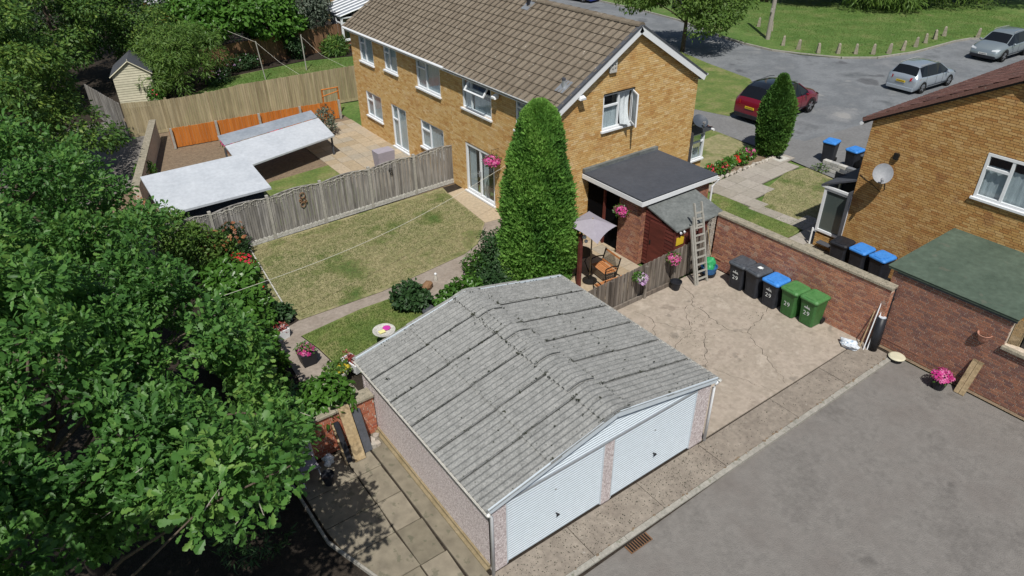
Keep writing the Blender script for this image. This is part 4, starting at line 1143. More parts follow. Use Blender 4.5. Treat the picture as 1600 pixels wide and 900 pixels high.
dp = thing('drainpipe', 'tall black pole standing at the corner of the purple-red outhouse', 'pole', (12.95, -.4, 0))
b = MB(); b.tube([(12.93, -.42, 0), (12.93, -.38, 1.9)], .028, 8); b.build('pipe', C['black'], dp)
for z in (.5, 1.5): b = MB(); b.tube([(12.93, -.4, z), (12.93, -.4, z+.06)], .038, 8); b.build('clip', C['black'], dp)
# rolled black membrane and white poles
rl = thing('membrane_roll', 'upright roll of black membrane against the wall end', 'roll', (12.62, -.5, 0))
sp = []
b = MB()
for k in range(3):
    b.tube([(12.60, -.42, 0.0), (12.70, -.38, 1.02)], .125-.03*k, 14, cap=(k == 0))
b.build('roll', C['black'], rl, smooth=True)
b = MB(); b.tube([(12.700, -.38, 1.021), (12.702, -.379, 1.036)], .1, 12); b.build('white_end', C['bagw'], rl)
for i, (a, c) in enumerate((((12.4, -.28, 0), (12.83, -.2, 1.75)), ((12.48, -.34, 0), (12.9, -.26, 1.8)), ((12.3, -.2, 0), (12.74, -.12, 1.1)))):
    t = thing('white_pole', ['long white pole leaning furthest left beside the black roll', 'long white pole leaning just behind the black roll', 'short grey lath leaning low by the wall end'][i], 'pole', a)
    b = MB(); b.tube([a, c], .016, 6); b.build('shaft', C['white' if i < 2 else 'ply'], t)
def crumple(name, label, c, rx, ry, rz, m, cat='bag', seed=1):
    rr = random.Random(seed)
    t = thing(name, label, cat, (c[0], c[1], 0))
    bm = bmesh.new(); bmesh.ops.create_icosphere(bm, subdivisions=3, radius=1)
    ph = [(rr.uniform(2, 6), rr.uniform(2, 6), rr.uniform(2, 6), rr.uniform(0, 6)) for _ in range(6)]
    for v in bm.verts:
        p = v.co; k = 1+sum(.085*math.sin(a*p.x+b_*p.y+c_*p.z+d) for a, b_, c_, d in ph)+rr.uniform(-.06, .06)
        v.co = Vector((p.x*rx*k, p.y*ry*k, max(p.z, -.75)*rz*k))
    me = bpy.data.meshes.new(name); bm.to_mesh(me); bm.free(); me.materials.append(m)
    o = bpy.data.objects.new('bag_body', me); link(o, t); o.location = (0, 0, c[2]); return t
crumple('plastic_bag', 'crumpled white carrier bag with dark item at the foot of the boundary wall', (12.18, .02, .1), .17, .28, .13, C['bagw'], seed=3)

# ------------------------------------------------------------------ right house
RH = thing('brick_house', 'amber brick house with dark red roof on the right edge', 'house', (20, 0, 0))
rx, ry1, rz_e, ryr, rz_r = 16.45, 3.15, 4.93, -.42, 6.92
fr3 = FR((rx, ry1, 0), (0, -1, 0), (0, 0, 1), (-1, 0, 0)); L3 = 2*(ry1-ryr)
def lim3(z):
    if z is None: return rz_e-.02
    if z <= rz_e-.02: return (0, L3)
    k = (z-rz_e)/(rz_r-rz_e)*L3/2
    return (k+.02, L3-k-.02)
RW = (3.34, 4.95, 3.52, 4.80)
brick_wall(RH, fr3, L3, rz_r-.1, C['amber'], C['morta'], 300, lim=lim3, holes=(RW,), bh=.073, bl=.225)
window(RH, fr3, *RW[:2], *RW[2:], cols=((0, .42), (.42, 1)), transoms=((0, .68),), curtain=((.03, .97, .02, .72),), depth=-.02, t=.075)
f3f = FR((rx+12, ry1, 0), (-1, 0, 0), (0, 0, 1), (0, 1, 0)); brick_wall(RH, f3f, 12, rz_e, C['amber'], C['morta'], 0)
sl3 = Vector((0, -L3/2, rz_r-rz_e)).normalized(); sl3n = Vector((0, L3/2, rz_r-rz_e)).normalized()
len3 = math.hypot(L3/2+.26, (rz_r-rz_e)*(1+.26/(L3/2)))
for s, up in ((1, sl3), (-1, sl3n)):
    ye = ryr+s*(L3/2+.24); ze = rz_e-.02-.24*(rz_r-rz_e)/(L3/2)
    b = MB(); b.add([(rx-.1, ye, ze), (rx+12, ye, ze), (rx+12, ryr, rz_r), (rx-.1, ryr, rz_r), (rx-.1, ye, ze-.06), (rx+12, ye, ze-.06), (rx+12, ryr, rz_r-.06), (rx-.1, ryr, rz_r-.06)],
        [(0, 1, 2, 3), (7, 6, 5, 4), (0, 4, 5, 1), (3, 2, 6, 7), (0, 3, 7, 4), (1, 5, 6, 2)]); b.build('roof_deck', C['slate'], RH)
    tile_roof(RH, Vector((rx-.13, ryr, rz_r+.012))-up*len3, (1, 0, 0), up, 34, 12, .334, (len3-.05)/12, C['tileR'], 300 if s > 0 else 0)
    e = Vector((rx-.13, ryr+s*(L3/2+.26), rz_e-.14)); a_ = Vector((rx-.13, ryr, rz_r-.02)); d = a_-e; up_ = Vector((-1, 0, 0)).cross(d).normalized(); up_ = up_ if up_.z > 0 else -up_
    b = MB(); b.box(0, d.length, -.06, .05, -.02, .03, FR(e, d, up_, (-1, 0, 0))); b.build('verge_trim', C['tileR'], RH)
    b = MB(); b.box(.0, d.length, -.12, -.06, -.1, .0, FR(e, d, up_, (-1, 0, 0))); b.build('verge_soffit', C['iron'], RH)
    b = MB(); b.tube([(rx-.16, ryr+s*(L3/2+.27), rz_e-.26), (rx-.02, ryr+s*(L3/2+.27), rz_e-.26)], .055, 8); b.build('gutter_end', C['white'], RH)
    b = MB(); b.tube([(rx-.02, ryr+s*(L3/2+.27), rz_e-.26), (rx+12, ryr+s*(L3/2+.27), rz_e-.26)], .05, 8); b.build('gutter', C['slate'], RH)
for k in range(26):
    b = MB(); b.tube([(rx-.13+k*.44, ryr, rz_r), (rx-.13+k*.44+.46, ryr, rz_r-.01)], .12, 8); b.build('ridge_tile', C['tileR'], RH)
# chimney-like pale pipe end under verge and vent hole
b = MB(); b.box(.92, 1.06, 3.86, 4.06, .0, .09, fr3); b.build('wall_vent', C['iron'], RH)
# porch with side glazing
b = MB(); b.box(rx+.02, rx+2.6, ry1, ry1+.95, 0, .62); b.build('porch_base', C['amber'], RH)
fp_ = FR((rx+.04, ry1+.98, 0), (0, -1, 0), (0, 0, 1), (-1, 0, 0))
brick_wall(RH, FR((rx+.02, ry1+.95, 0), (0, -1, 0), (0, 0, 1), (-1, 0, 0)), .95, .6, C['amber'], C['morta'], 0, th=.01)
window(RH, fp_, .0, .97, .66, 2.25, cols=((0, 1),), depth=.02, name='porch_window', t=.085, gl='frosted', sill=False)
fp2 = FR((rx+2.6, ry1+.97, 0), (-1, 0, 0), (0, 0, 1), (0, 1, 0))
window(RH, fp2, .02, 2.55, .66, 2.25, cols=((0, .33), (.33, .66), (.66, 1)), depth=.0, name='porch_window', t=.085)
b = MB(); V = [(rx-.08, ry1+1.1, 2.28), (rx+2.7, ry1+1.1, 2.28), (rx+2.7, ry1, 2.8), (rx-.08, ry1, 2.8)]
b.add([(x, y, z+.06) for x, y, z in V]+V, [(0, 1, 2, 3), (7, 6, 5, 4), (0, 4, 5, 1), (1, 5, 6, 2), (3, 7, 4, 0), (2, 6, 7, 3)]); b.build('porch_roof', C['slate'], RH)
b = MB(); b.box(rx-.06, rx, ry1+.02, ry1+1.1, 2.25, 2.33); b.build('porch_fascia', C['white'], RH)
b = MB(); b.tube([(rx-.02, ry1+1.06, .7), (rx-.02, ry1+1.06, .0)], .03, 7); b.build('downpipe', C['white'], RH)
b = MB(); b.box(rx-.3, rx, ry1+.0, ry1+1.1, 0, .08); b.build('porch_step', C['cope'], RH)
dish('satellite_dish', 'pale grey satellite dish on the amber brick wall', (16.08, 2.26, 3.45), (-.75, -.45, .5), .285, 'dish', (16.45, 2.3, 3.1))
cb = thing('dish_cable', 'thin black cable looping below the grey dish', 'cable', (16.43, 2.4, 3.1))
b = MB(); b.tube([(16.42, 2.28, 3.1), (16.43, 2.22, 2.85), (16.43, 2.35, 2.72), (16.43, 2.6, 2.85), (16.43, 3.1, 3.05)], .008, 5); b.build('cord', C['black'], cb)

# ------------------------------------------------------------------ wheelie bins
def text_mesh(s, size):
    cu = bpy.data.curves.new('digits', 'FONT'); cu.body = s; cu.size = size; cu.align_x = 'CENTER'; cu.resolution_u = 3; cu.space_character = 1.12
    o = bpy.data.objects.new('digits', cu); COL.objects.link(o)
    dg = bpy.context.evaluated_depsgraph_get(); me = bpy.data.meshes.new_from_object(o.evaluated_get(dg)); bpy.data.objects.remove(o)
    V = [tuple(v.co) for v in me.vertices]; F = [tuple(p.vertices) for p in me.polygons]; bpy.data.meshes.remove(me)
    return V, F
TV, TF = text_mesh('29', .2)
def wheelie_bin(label, loc, rz, body, lid, number=None, logo=True, group='wheelie bins', hs=1.0, lid_tilt=0):
    t = thing('wheelie_bin', label, 'wheelie bin', loc, rz, group)
    # front faces local -Y
    b = MB(); V = []; F = []
    secs = [(.0, .20, -.20, .23), (.02, .225, -.225, .25), (.55, .245, -.265, .28), (.80*hs, .265, -.30, .30), (.80*hs, .28, -.315, .315), (.84*hs, .28, -.315, .315)]
    for z, hw, y0, y1 in secs:
        c = .045; V += [(-hw+c, y0, z), (hw-c, y0, z), (hw, y0+c, z), (hw, y1-c, z), (hw-c, y1, z), (-hw+c, y1, z), (-hw, y1-c, z), (-hw, y0+c, z)]
    for i in range(len(secs)-1):
        for k in range(8): F.append((i*8+k, i*8+(k+1) % 8, (i+1)*8+(k+1) % 8, (i+1)*8+k))
    F.append(tuple(range(8))[::-1]); b.add(V, F); b.build('body', body, t, world=False, bevel=.008)
    zl = .84*hs
    b = MB(); V = []; F = []
    for z, g_, dy in ((zl, .0, 0), (zl+.05, .0, 0), (zl+.085, .035, 0), (zl+.095, .09, 0)):
        hw = .295-g_; y0 = -.34+g_; y1 = .32-g_*.6; c = .05
        V += [(-hw+c, y0, z), (hw-c, y0, z), (hw, y0+c, z), (hw, y1-c, z), (hw-c, y1, z), (-hw+c, y1, z), (-hw, y1-c, z), (-hw, y0+c, z)]
    for i in range(3):
        for k in range(8): F.append((i*8+k, i*8+(k+1) % 8, (i+1)*8+(k+1) % 8, (i+1)*8+k))
    F.append(tuple(range(8))[::-1]); F.append(tuple(range(24, 32))); b.add(V, F)
    lo = b.build('lid', lid, t, world=False, bevel=.01)
    b = MB(); b.box(-.13, .13, -.30, -.16, zl+.088, zl+.103); b.box(-.2, -.14, -.2, .16, zl+.094, zl+.108); b.box(.14, .2, -.2, .16, zl+.094, zl+.108); b.build('lid_rib', lid, lo, world=False, bevel=.006)
    b = MB(); b.tube([(-.27, .345, zl), (.27, .345, zl)], .018, 8); b.box(-.24, -.2, .28, .36, zl-.04, zl+.03); b.box(.2, .24, .28, .36, zl-.04, zl+.03); b.build('handle', body, t, world=False)
    for s in (-1, 1):
        b = MB(); b.tube([(s*.2, .25, .1), (s*.265, .25, .1)], .1, 14); b.build('wheel', C['tyre'], t, world=False)
    # raised panel edges on the front
    b = MB(); b.add([(-.15, -.232, .08), (-.135, -.237, .08), (-.155, -.275, .62), (-.17, -.270, .62)], [(0, 1, 2, 3)]); b.add([(.15, -.232, .08), (.135, -.237, .08), (.155, -.275, .62), (.17, -.270, .62)], [(1, 0, 3, 2)]); b.build('moulded_edge', body, t, world=False)
    def onfront(x, z): 
        k = z/.55 if z < .55 else 1
        y = -.225-(.04*(z-.02)/.53 if z < .55 else .04+.035*(z-.55)/(.25*hs))
        return (x, y-.014, z)
    if number:
        b = MB(); b.add([onfront(x, z+.36) for x, z, _ in TV], TF); b.build('number', C['print_'], t, world=False)
    if logo:
        b = MB()
        rr = random.Random(5)
        for k in range(9):
            x0 = -.085+k*.019; z0_ = .60+.012*math.sin(k*1.9); h = (.05, .03, .045, .06, .10, .05, .04, .055, .03)[k]
            b.add([onfront(x0, z0_), onfront(x0+.014, z0_-.012), onfront(x0+.016, z0_+h), onfront(x0+.002, z0_+h*.8)], [(0, 1, 2, 3)])
        b.add([onfront(-.1, .595), onfront(.1, .575), onfront(.1, .592), onfront(-.1, .612)], [(0, 1, 2, 3)])
        b.build('council_mark', C['print_'], t, world=False)
    return t
BR = R(-90-4)
# front local -Y -> facing -X : rotate so (-Y) -> (-X): rz=-90
binspec = [(12.36, 3.93, 'binblk', 'lidgry', True, True, 'black bin with plain grey lid numbered 29, next to the green broom sack'),
           (12.38, 3.33, 'binblk', 'lidgry', False, False, 'black bin with a white patch on its grey lid and no number'),
           (12.34, 2.66, 'binblk', 'lidblu', True, True, 'black bin with blue lid numbered 29 by the red brick wall'),
           (12.38, 2.02, 'bingrn', 'lidgrn', True, False, 'green bin numbered 29 without any mark above the digits'),
           (12.42, 1.40, 'bingrn', 'lidgrn', True, True, 'green bin with white mark above 29, nearest the white bag')]
for i, (x, y, bo, li, nu, lg, lab) in enumerate(binspec):
    t = wheelie_bin(lab, (x-.09, y, .015), BR+R((6, -3, 3, 0, 2)[i]), C[bo], C[li], nu, lg, 'wheelie bins numbered 29 along the brick wall')
    t.scale = (1.02, 1.02, 1.02)
    if i == 1:
        b = MB()
        for k in range(8): b.add([(random.uniform(-.08, .06)+a, random.uniform(-.05, .08)+c_, .9413+k*.0004) for a, c_ in ((0, 0), (.07, .01), (.05, .05), (.01, .06))], [(0, 1, 2, 3)])
        b.build('white_smear', C['print_'], t, world=False)
for i, (x, y, li, lab, rz) in enumerate(((15.86, 2.78, 'black', 'all black bin beside the porch of the amber house', -86), (15.95, 2.14, 'lidblu', 'middle blue-lidded bin against the amber house wall', -93), (16.0, 1.48, 'lidblu', 'blue-lidded bin nearest the green roofed outhouse', -97))):
    wheelie_bin(lab, (x, y, 0), R(rz), C['binblk'], C[li], False, False, 'bins behind the boundary wall', 1.08)
for i, (x, y, li, lab, rz) in enumerate(((23.75, 8.28, 'lidblu', 'blue-lidded bin standing alone on the pavement', -80), (23.65, 7.1, 'lidblu', 'blue-lidded bin behind the low block wall', -95), (23.5, 6.35, 'lidgry', 'grey-lidded bin half hidden by the amber house corner', -90))):
    wheelie_bin(lab, (x, y, 0), R(rz), C['binblk'], C[li], False, False, 'bins by the pavement', 1.08)

# ------------------------------------------------------------------ fence, ladder, tools behind the drive
F1 = thing('board_fence', 'dark weathered close-board fence between garage and brick wall', 'fence', (9.3, 5.35, 0), group=None)
fr_, L_ = board_fence(F1, (6.9, 5.30), (11.15, 5.42), 1.16, C['wfence2'], bw=.095, z0=.05, topfn=lambda t: 1.14+.08*t)
fr_, L_ = board_fence(F1, (11.16, 5.42), (12.35, 5.44), 1.35, C['wfence2'], bw=.1, z0=.05, topfn=lambda t: 1.2+.2*t, rough=.04)
for x in (7.9, 9.35, 10.6): b = MB(); b.box(x, x+.08, 5.20, 5.285, 0, 1.16); b.build('post', C['wfence2'], F1)
for x0, x1 in ((6.9, 9.3), (9.4, 10.5)): b = MB(); b.box(x0, x1, 5.24, 5.29, .03, .16); b.build('gravel_board', C['wfence2'], F1)
LD = thing('ladder', 'weathered aluminium extension ladder leaning on the maroon shed', 'ladder', (11.5, 4.72, 0))
def ladder(px, w_, z0, z1, y0, y1, nr, yo=0):
    a = Vector((px, y0+yo, z0)); c = Vector((px-.05, y1+yo, z1)); d = c-a
    fl_ = FR(a, (1, -.12, 0), d, (.0, -1, .3)); L = d.length
    for s in (0, w_-.05):
        b = MB(); b.box(s, s+.045, 0, L, -.03, .03, fl_); b.build('stile', C['alu'], LD)
    for k in range(nr):
        b = MB(); v = .14+k*(L-.3)/nr; b.box(.045, w_-.05, v, v+.045, -.03, .03, fl_); b.build('rung', C['alu'], LD)
ladder(11.32, .44, .02, 2.22, 4.80, 5.30, 8, 0)
ladder(11.42, .34, 1.75, 2.62, 5.22, 5.42, 3, .0)
ladder(11.20, .13, .0, 1.98, 4.80, 5.26, 0, -.02)
sack = crumple('rubble_sack', 'green rubble sack sitting in a blue tub beside the ladder', (12.05, 4.98, .42), .2, .19, .24, C['greenpl'], seed=8, cat='sack')
tub = thing('blue_tub', 'blue flexible tub holding a green sack beside the ladder', 'tub', (12.05, 4.98, 0))
b = MB(); b.lathe((12.05, 4.98, .0), [(.2, 0), (.22, .1), (.27, .34), (.28, .36), (.26, .36), (.245, .3)], 18); b.build('tub_body', C['bluepl'], tub, smooth=False)
b = MB(); b.lathe((12.05, 4.98, -.002), [(.225, 0), (.245, .1), (.255, .14)], 18); b.build('tub_base', C['black'], tub)
sp_ = thing('broom_handle', 'pale wooden tool handle leaning on the maroon shed by the sack', 'tool', (12.2, 4.95, 0))
b = MB(); b.tube([(12.22, 4.92, .05), (12.27, 5.45, 1.55)], .014, 6); b.build('handle', C['ply'], sp_)
b = MB(); b.box(12.15, 12.3, 4.86, 4.98, .02, .1); b.build('tool_head', C['black'], sp_)
bk_ = thing('black_bucket', 'black plastic pot on the concrete under the orange-pink basket', 'pot', (10.55, 5.08, 0))
b = MB(); b.lathe((10.55, 5.02, .012), [(.12, 0), (.17, .26), (.19, .27), (.19, .3), (.165, .3), (.15, .24), (.0, .22)], 18); b.build('pot_body', C['black'], bk_)

# ------------------------------------------------------------------ foliage engine
def basis(n_, spin):
    n_ = n_/np.linalg.norm(n_, axis=1, keepdims=True)
    ref = np.where(np.abs(n_[:, 2:3]) > .9, np.array([[1., 0, 0]]), np.array([[0, 0, 1.]]))
    a = np.cross(ref, n_); a /= np.linalg.norm(a, axis=1, keepdims=True)
    b = np.cross(n_, a)
    c, s = np.cos(spin)[:, None], np.sin(spin)[:, None]
    return np.stack([a*c+b*s, -a*s+b*c, n_], axis=2)   # columns
def axes_from(d, up):
    """leaf Y axis along d, Z close to up"""
    d = d/np.linalg.norm(d, axis=1, keepdims=True)
    x = np.cross(d, up); x /= np.maximum(np.linalg.norm(x, axis=1, keepdims=True), 1e-6)
    z = np.cross(x, d)
    return np.stack([x, d, z], axis=2)
def inst_mesh(name, T, F, P, Rm, S, rnd, mats, parent=None, kind='stuff', root=None):
    T = np.array(T, float); n = len(P); k = len(T)
    V = (P[:, None, :] + np.einsum('nij,kj->nki', Rm, T)*S[:, None, None])
    sh = np.array(root_loc(parent)) if parent else np.zeros(3)
    V = (V-sh).reshape(-1, 3)
    Fl = np.concatenate([np.array(f) for f in F]); cnt = np.array([len(f) for f in F])
    loops = (Fl[None, :] + (np.arange(n)*k)[:, None]).reshape(-1)
    tot = np.tile(cnt, n); st = np.concatenate([[0], np.cumsum(tot)[:-1]])
    me = bpy.data.meshes.new(name)
    me.vertices.add(len(V)); me.vertices.foreach_set('co', V.ravel())
    me.loops.add(len(loops)); me.loops.foreach_set('vertex_index', loops.astype(np.int32))
    me.polygons.add(len(tot)); me.polygons.foreach_set('loop_start', st.astype(np.int32)); me.polygons.foreach_set('loop_total', tot.astype(np.int32))
    me.materials.append(mats)
    at = me.attributes.new('rnd', 'FLOAT', 'FACE'); at.data.foreach_set('value', np.repeat(rnd, len(F)))
    me.update(); me.validate()
    o = bpy.data.objects.new(name, me); link(o, parent)
    if kind: o['kind'] = kind
    return o
# templates (Y = leaf length, Z = normal)
SIMPLE = ([(0, 0, 0), (.28, .45, .06), (0, 1, -.05), (-.28, .45, .06)], [(0, 1, 2), (0, 2, 3)])
BROAD = ([(0, 0, 0), (.3, .3, .08), (.28, .68, .07), (0, 1, -.1), (-.28, .68, .07), (-.3, .3, .08), (0, .5, 0)], [(0, 1, 6), (1, 2, 6), (2, 3, 6), (3, 4, 6), (4, 5, 6), (5, 0, 6)])
OAK = ([(0, -.1, 0), (.12, .06, .02), (.24, .2, .05), (.17, .33, .03), (.36, .5, .07), (.26, .6, .04), (.30, .82, .04), (.16, .93, .0), (0, 1.0, -.06),
        (-.16, .93, 0), (-.30, .82, .04), (-.26, .6, .04), (-.36, .5, .07), (-.17, .33, .03), (-.24, .2, .05), (-.12, .06, .02), (0, .35, 0), (0, .65, -.01)],
       [(0, 1, 16), (1, 2, 3), (1, 3, 16), (3, 4, 5), (3, 5, 17, 16), (5, 6, 7), (5, 7, 17), (7, 8, 17), (8, 9, 17), (9, 11, 17), (9, 10, 11), (11, 13, 16, 17), (11, 12, 13), (13, 15, 16), (13, 14, 15), (15, 0, 16)])
STRAP = ([(-.05, 0, 0), (.05, 0, 0), (.09, .5, .1), (-.09, .5, .1), (0, 1, -.05)], [(0, 1, 2, 3), (3, 2, 4)])
TUFT = ([(-.1, 0, 0), (.1, 0, 0), (.25, 0.1, 1.0), (-.25, .05, 0), (-.1, -.08, 0), (-.35, -.2, .9), (.02, .1, 0), (.15, .15, 0), (.0, .4, .8)], [(0, 1, 2), (3, 4, 5), (6, 7, 8)])
def vnoise(P, f, seed=0):
    r = np.random.default_rng(seed); s = 0
    for k in range(6):
        w_ = r.normal(size=3)*f; s = s+np.sin(P@w_+r.uniform(0, 6.28))
    return s/6
def shell_points(els, n, seed, inner=.72, gap=.25, freq=1.6):
    """points near the skin of a union of ellipsoids"""
    r = np.random.default_rng(seed); els = np.array(els, float)
    wts = (els[:, 3]*els[:, 4]+els[:, 4]*els[:, 5]+els[:, 3]*els[:, 5]); wts /= wts.sum()
    out = []; outn = []
    while sum(len(o) for o in out) < n:
        m = n
        i = r.choice(len(els), m, p=wts); d = r.normal(size=(m, 3)); d /= np.linalg.norm(d, axis=1, keepdims=True)
        rad = inner+(1.06-inner)*r.random(m)**.6
        e = els[i]; nz = vnoise(d*2+e[:, :3]*.7, freq, seed)
        rad = rad*(1+.22*nz)
        p = e[:, :3]+d*e[:, 3:6]*rad[:, None]
        keep = np.ones(m, bool)
        for q in els:
            dd = (p-q[:3])/q[3:6]; keep &= ~(np.linalg.norm(dd, axis=1) < inner*.8)
        keep &= (vnoise(p, freq*1.5, seed+1) > -1+gap) & (p[:, 2] > .02)
        nn = d/e[:, 3:6]; nn /= np.linalg.norm(nn, axis=1, keepdims=True)
        out.append(p[keep]); outn.append(nn[keep])
    return np.concatenate(out)[:n], np.concatenate(outn)[:n]
def foliage(parent, els, n, tmpl, size, m, seed, per=5, spread=.12, inner=.7, gap=.35, freq=1.6, up=.4, name='crown', droop=0., jit=.25, nleaf_obj=0, leafname='leaf'):
    r = np.random.default_rng(seed)
    P, N_ = shell_points(els, n, seed, inner, gap, freq)
    k = per
    d = r.normal(size=(n, k, 3)); d /= np.linalg.norm(d, axis=2, keepdims=True)
    nn = N_[:, None, :]
    d = d-.75*np.sum(d*nn, axis=2, keepdims=True)*nn+.35*nn   # mostly tangent, some outward
    d[:, :, 2] -= droop
    Q = P[:, None, :]+d*spread*(.3+.9*r.random((n, k, 1)))
    upv = nn*(1-up)+np.array([0, 0, 1.])*up+r.normal(size=(n, k, 3))*jit
    base = r.random(n)[:, None]*.5+.25*(vnoise(P, .9, seed+5)[:, None]+.5)
    rnd = np.clip(base+r.random((n, k))*.35, 0, .999)
    Q = Q.reshape(-1, 3); D = d.reshape(-1, 3); U = upv.reshape(-1, 3); rn = rnd.ravel()
    S = size*(.65+.6*r.random(n*k)); Rm = axes_from(D, U)
    Rm[:, :, 0] *= r.uniform(.65, 1.15, (len(Rm), 1)); Rm[:, :, 2] *= r.uniform(.3, 2.2, (len(Rm), 1))
    if nleaf_obj:
        C3 = np.array(CAMP); dist = np.linalg.norm(Q-C3, axis=1)
        order = np.argsort(dist/S); near = order[:nleaf_obj]
        pool = []
        for i in range(10):
            b = MB(); b.add(tmpl[0], tmpl[1], 0, (i+.5)/10); pool.append(b.mesh(leafname, m))
        rl_ = root_loc(parent)
        for q in near:
            o = bpy.data.objects.new(leafname, pool[int(rn[q]*10)]); link(o, parent)
            M_ = Matrix([[*(Rm[q][a]*S[q]), Q[q][a]-rl_[a]] for a in range(3)]+[[0, 0, 0, 1]]); o.matrix_local = M_
        mk = np.ones(len(Q), bool); mk[near] = False
        Q, Rm, S, rn = Q[mk], Rm[mk], S[mk], rn[mk]
    return inst_mesh(name, tmpl[0], tmpl[1], Q, Rm, S, rn, m, parent), P
def limb(b, a, c, r0, r1, n=6, seg=5, bend=.12):
    a, c = Vector(a), Vector(c); L = (c-a).length; pts = []; rr = []
    off = Vector((random.uniform(-1, 1), random.uniform(-1, 1), random.uniform(0, 1)))*bend*L
    for i in range(seg+1):
        t = i/seg; pts.append(a.lerp(c, t)+off*math.sin(math.pi*t)); rr.append(r0+(r1-r0)*t)
    b.tube(pts, rr, n)
def tree(name, label, cat, base, h, els, leaf, m, size, n, seed, per=5, trunk_r=.15, bark='bark', nb=12, group=None, twigs=0, **kw):
    t = thing(name, label, cat, base, group=group)
    x, y, z = base
    b = MB(); top = Vector((x, y, h*.75)); limb(b, (x, y, z-.05), top, trunk_r, trunk_r*.35, 8, 6, .04)
    tr = b.build('trunk', C[bark], t, smooth=True)
    o, P = foliage(t, els, n, leaf, size, C[m], seed, per, **kw)
    rr = random.Random(seed)
    bb = MB()
    for k in range(nb):
        q = P[rr.randrange(len(P))]; s = Vector((x, y, z)).lerp(top, rr.uniform(.45, 1)); bb_end = Vector(q)
        limb(bb, s, bb_end, trunk_r*.35, .012, 5, 4)
    if nb: bb.build('limbs', C[bark], t, smooth=True)
    if twigs:
        tw = MB()
        for k in range(twigs):
            q = Vector(P[rr.randrange(len(P))]); d = Vector((rr.gauss(0, 1), rr.gauss(0, 1), rr.uniform(-.2, 1))).normalized()
            d2 = (d+Vector((rr.gauss(0, .35), rr.gauss(0, .35), rr.gauss(0, .35)))).normalized(); tw.tube([q-d*.22, q-d*.08, q+d2*.1], [.007, .006, .003], 4, cap=False)
        tw.build('twigs', C['barkL'], t, kind='stuff')
    return t
# ------------------------------------------------------------------ trees
def clumps(els, M, r0, r1, seed, flat=.6, inner=.7, top=.15):
    r = np.random.default_rng(seed); E = np.array(els, float); out = []
    wts = E[:, 3]*E[:, 4]; wts = wts/wts.sum()
    while len(out) < M:
        e = E[r.choice(len(E), p=wts)]; d = r.normal(size=3); d /= np.linalg.norm(d)
        if d[2] < -.55: continue
        p = e[:3]+d*e[3:]*r.uniform(inner, 1.0)
        if any(np.linalg.norm((p-q[:3])/q[3:]) < .6 for q in E) or p[2] < .3: continue
        s = r.uniform(r0, r1)
        if any(np.linalg.norm(p-np.array(q[:3])) < (s+q[3])*.52 for q in out): 
            if r.random() < .9: continue
        out.append((*p, s, s, s*flat))
    return out
OAKMAIN = [(-6.4, 5.0, 4.0, 2.7, 3.6, 2.3), (-3.75, 6.3, 3.1, 1.75, 2.5, 1.7), (-4.6, 8.6, 3.4, 2.0, 2.3, 1.9), (-6.8, 9.5, 3.8, 2.4, 2.6, 2.2), (-3.6, 4.3, 2.7, 1.5, 1.9, 1.3), (-5.2, 2.6, 4.6, 1.5, 1.6, 1.0)]
tree('oak_tree', 'large oak with lobed leaves filling the left foreground', 'tree', (-6.2, 4.6, 0), 5.5,
     clumps(OAKMAIN+[(-6.6, 7.4, 4.2, 1.6, 1.6, 1.2)], 275, .24, .6, 9),
     OAK, 'oak', .125, 8200, 11, per=7, trunk_r=.14, bark='bark', nb=22, spread=.19, inner=.25, gap=.9, freq=1.5, up=.4, twigs=200, nleaf_obj=300, jit=.42)
tree('oak_tree', 'loose low oak boughs over the dark bed at the bottom left corner', 'tree', (-7.4, 1.2, 0), 5.2,
     [(-6.4, .3, 5.0, .8, .7, .4), (-6.9, -.6, 5.0, .7, .6, .4), (-4.9, 1.2, 4.4, .8, .6, .4), (-3.9, .0, 5.3, .8, .8, .45), (-4.4, .8, 5.0, .8, .7, .4), (-3.4, 2.1, 3.2, .55, .5, .3), (-3.3, .9, 4.6, .6, .5, .3)],
     OAK, 'oak', .135, 700, 12, per=7, trunk_r=.1, nb=7, spread=.19, inner=.2, gap=.9, up=.4, twigs=40, nleaf_obj=60, jit=.4)
tree('oak_tree', 'tall oak rising just outside the bottom left corner, shading the bed', 'tree', (-8.4, -2.2, 0), 8.5,
     clumps([(-7.3, -1.9, 8.3, .95, .8, .8), (-8.7, -2.2, 7.8, 1.3, 1.3, 1.2), (-8.6, -.4, 8.4, 1.2, 1.2, 1), (-6.3, -3.2, 7.4, .8, .6, .5), (-5.2, -3.3, 6.6, .7, .4, .35), (-10.5, -3, 7.5, 2, 2, 1.5), (-9.8, 1.2, 8.4, 1.2, 1.4, 1.0)], 75, .3, .55, 6),
     OAK, 'oak', .16, 2300, 27, per=7, trunk_r=.3, nb=14, spread=.25, inner=.2, gap=.9)
shrub_els = [(-2.9, 4.6, .8, .7, .9, .7), (-3.3, 3.4, .7, .8, .8, .6), (-2.7, 5.7, 1.0, .7, .7, .8)]
tree('oak_tree', 'second oak crown beyond the first, rising by the rear alley', 'tree', (-5.5, 15.5, 0), 5,
     clumps([(-5.6, 15.5, 3.7, 2.6, 2.7, 2.2), (-3.7, 14.2, 2.7, 1.5, 2.0, 1.6), (-4.2, 17.8, 2.6, 1.5, 1.6, 1.6)], 95, .35, .7, 7), OAK, 'oak', .14, 3000, 13, per=6, trunk_r=.2, nb=14, spread=.22, inner=.25, gap=.9, twigs=60, jit=.4)
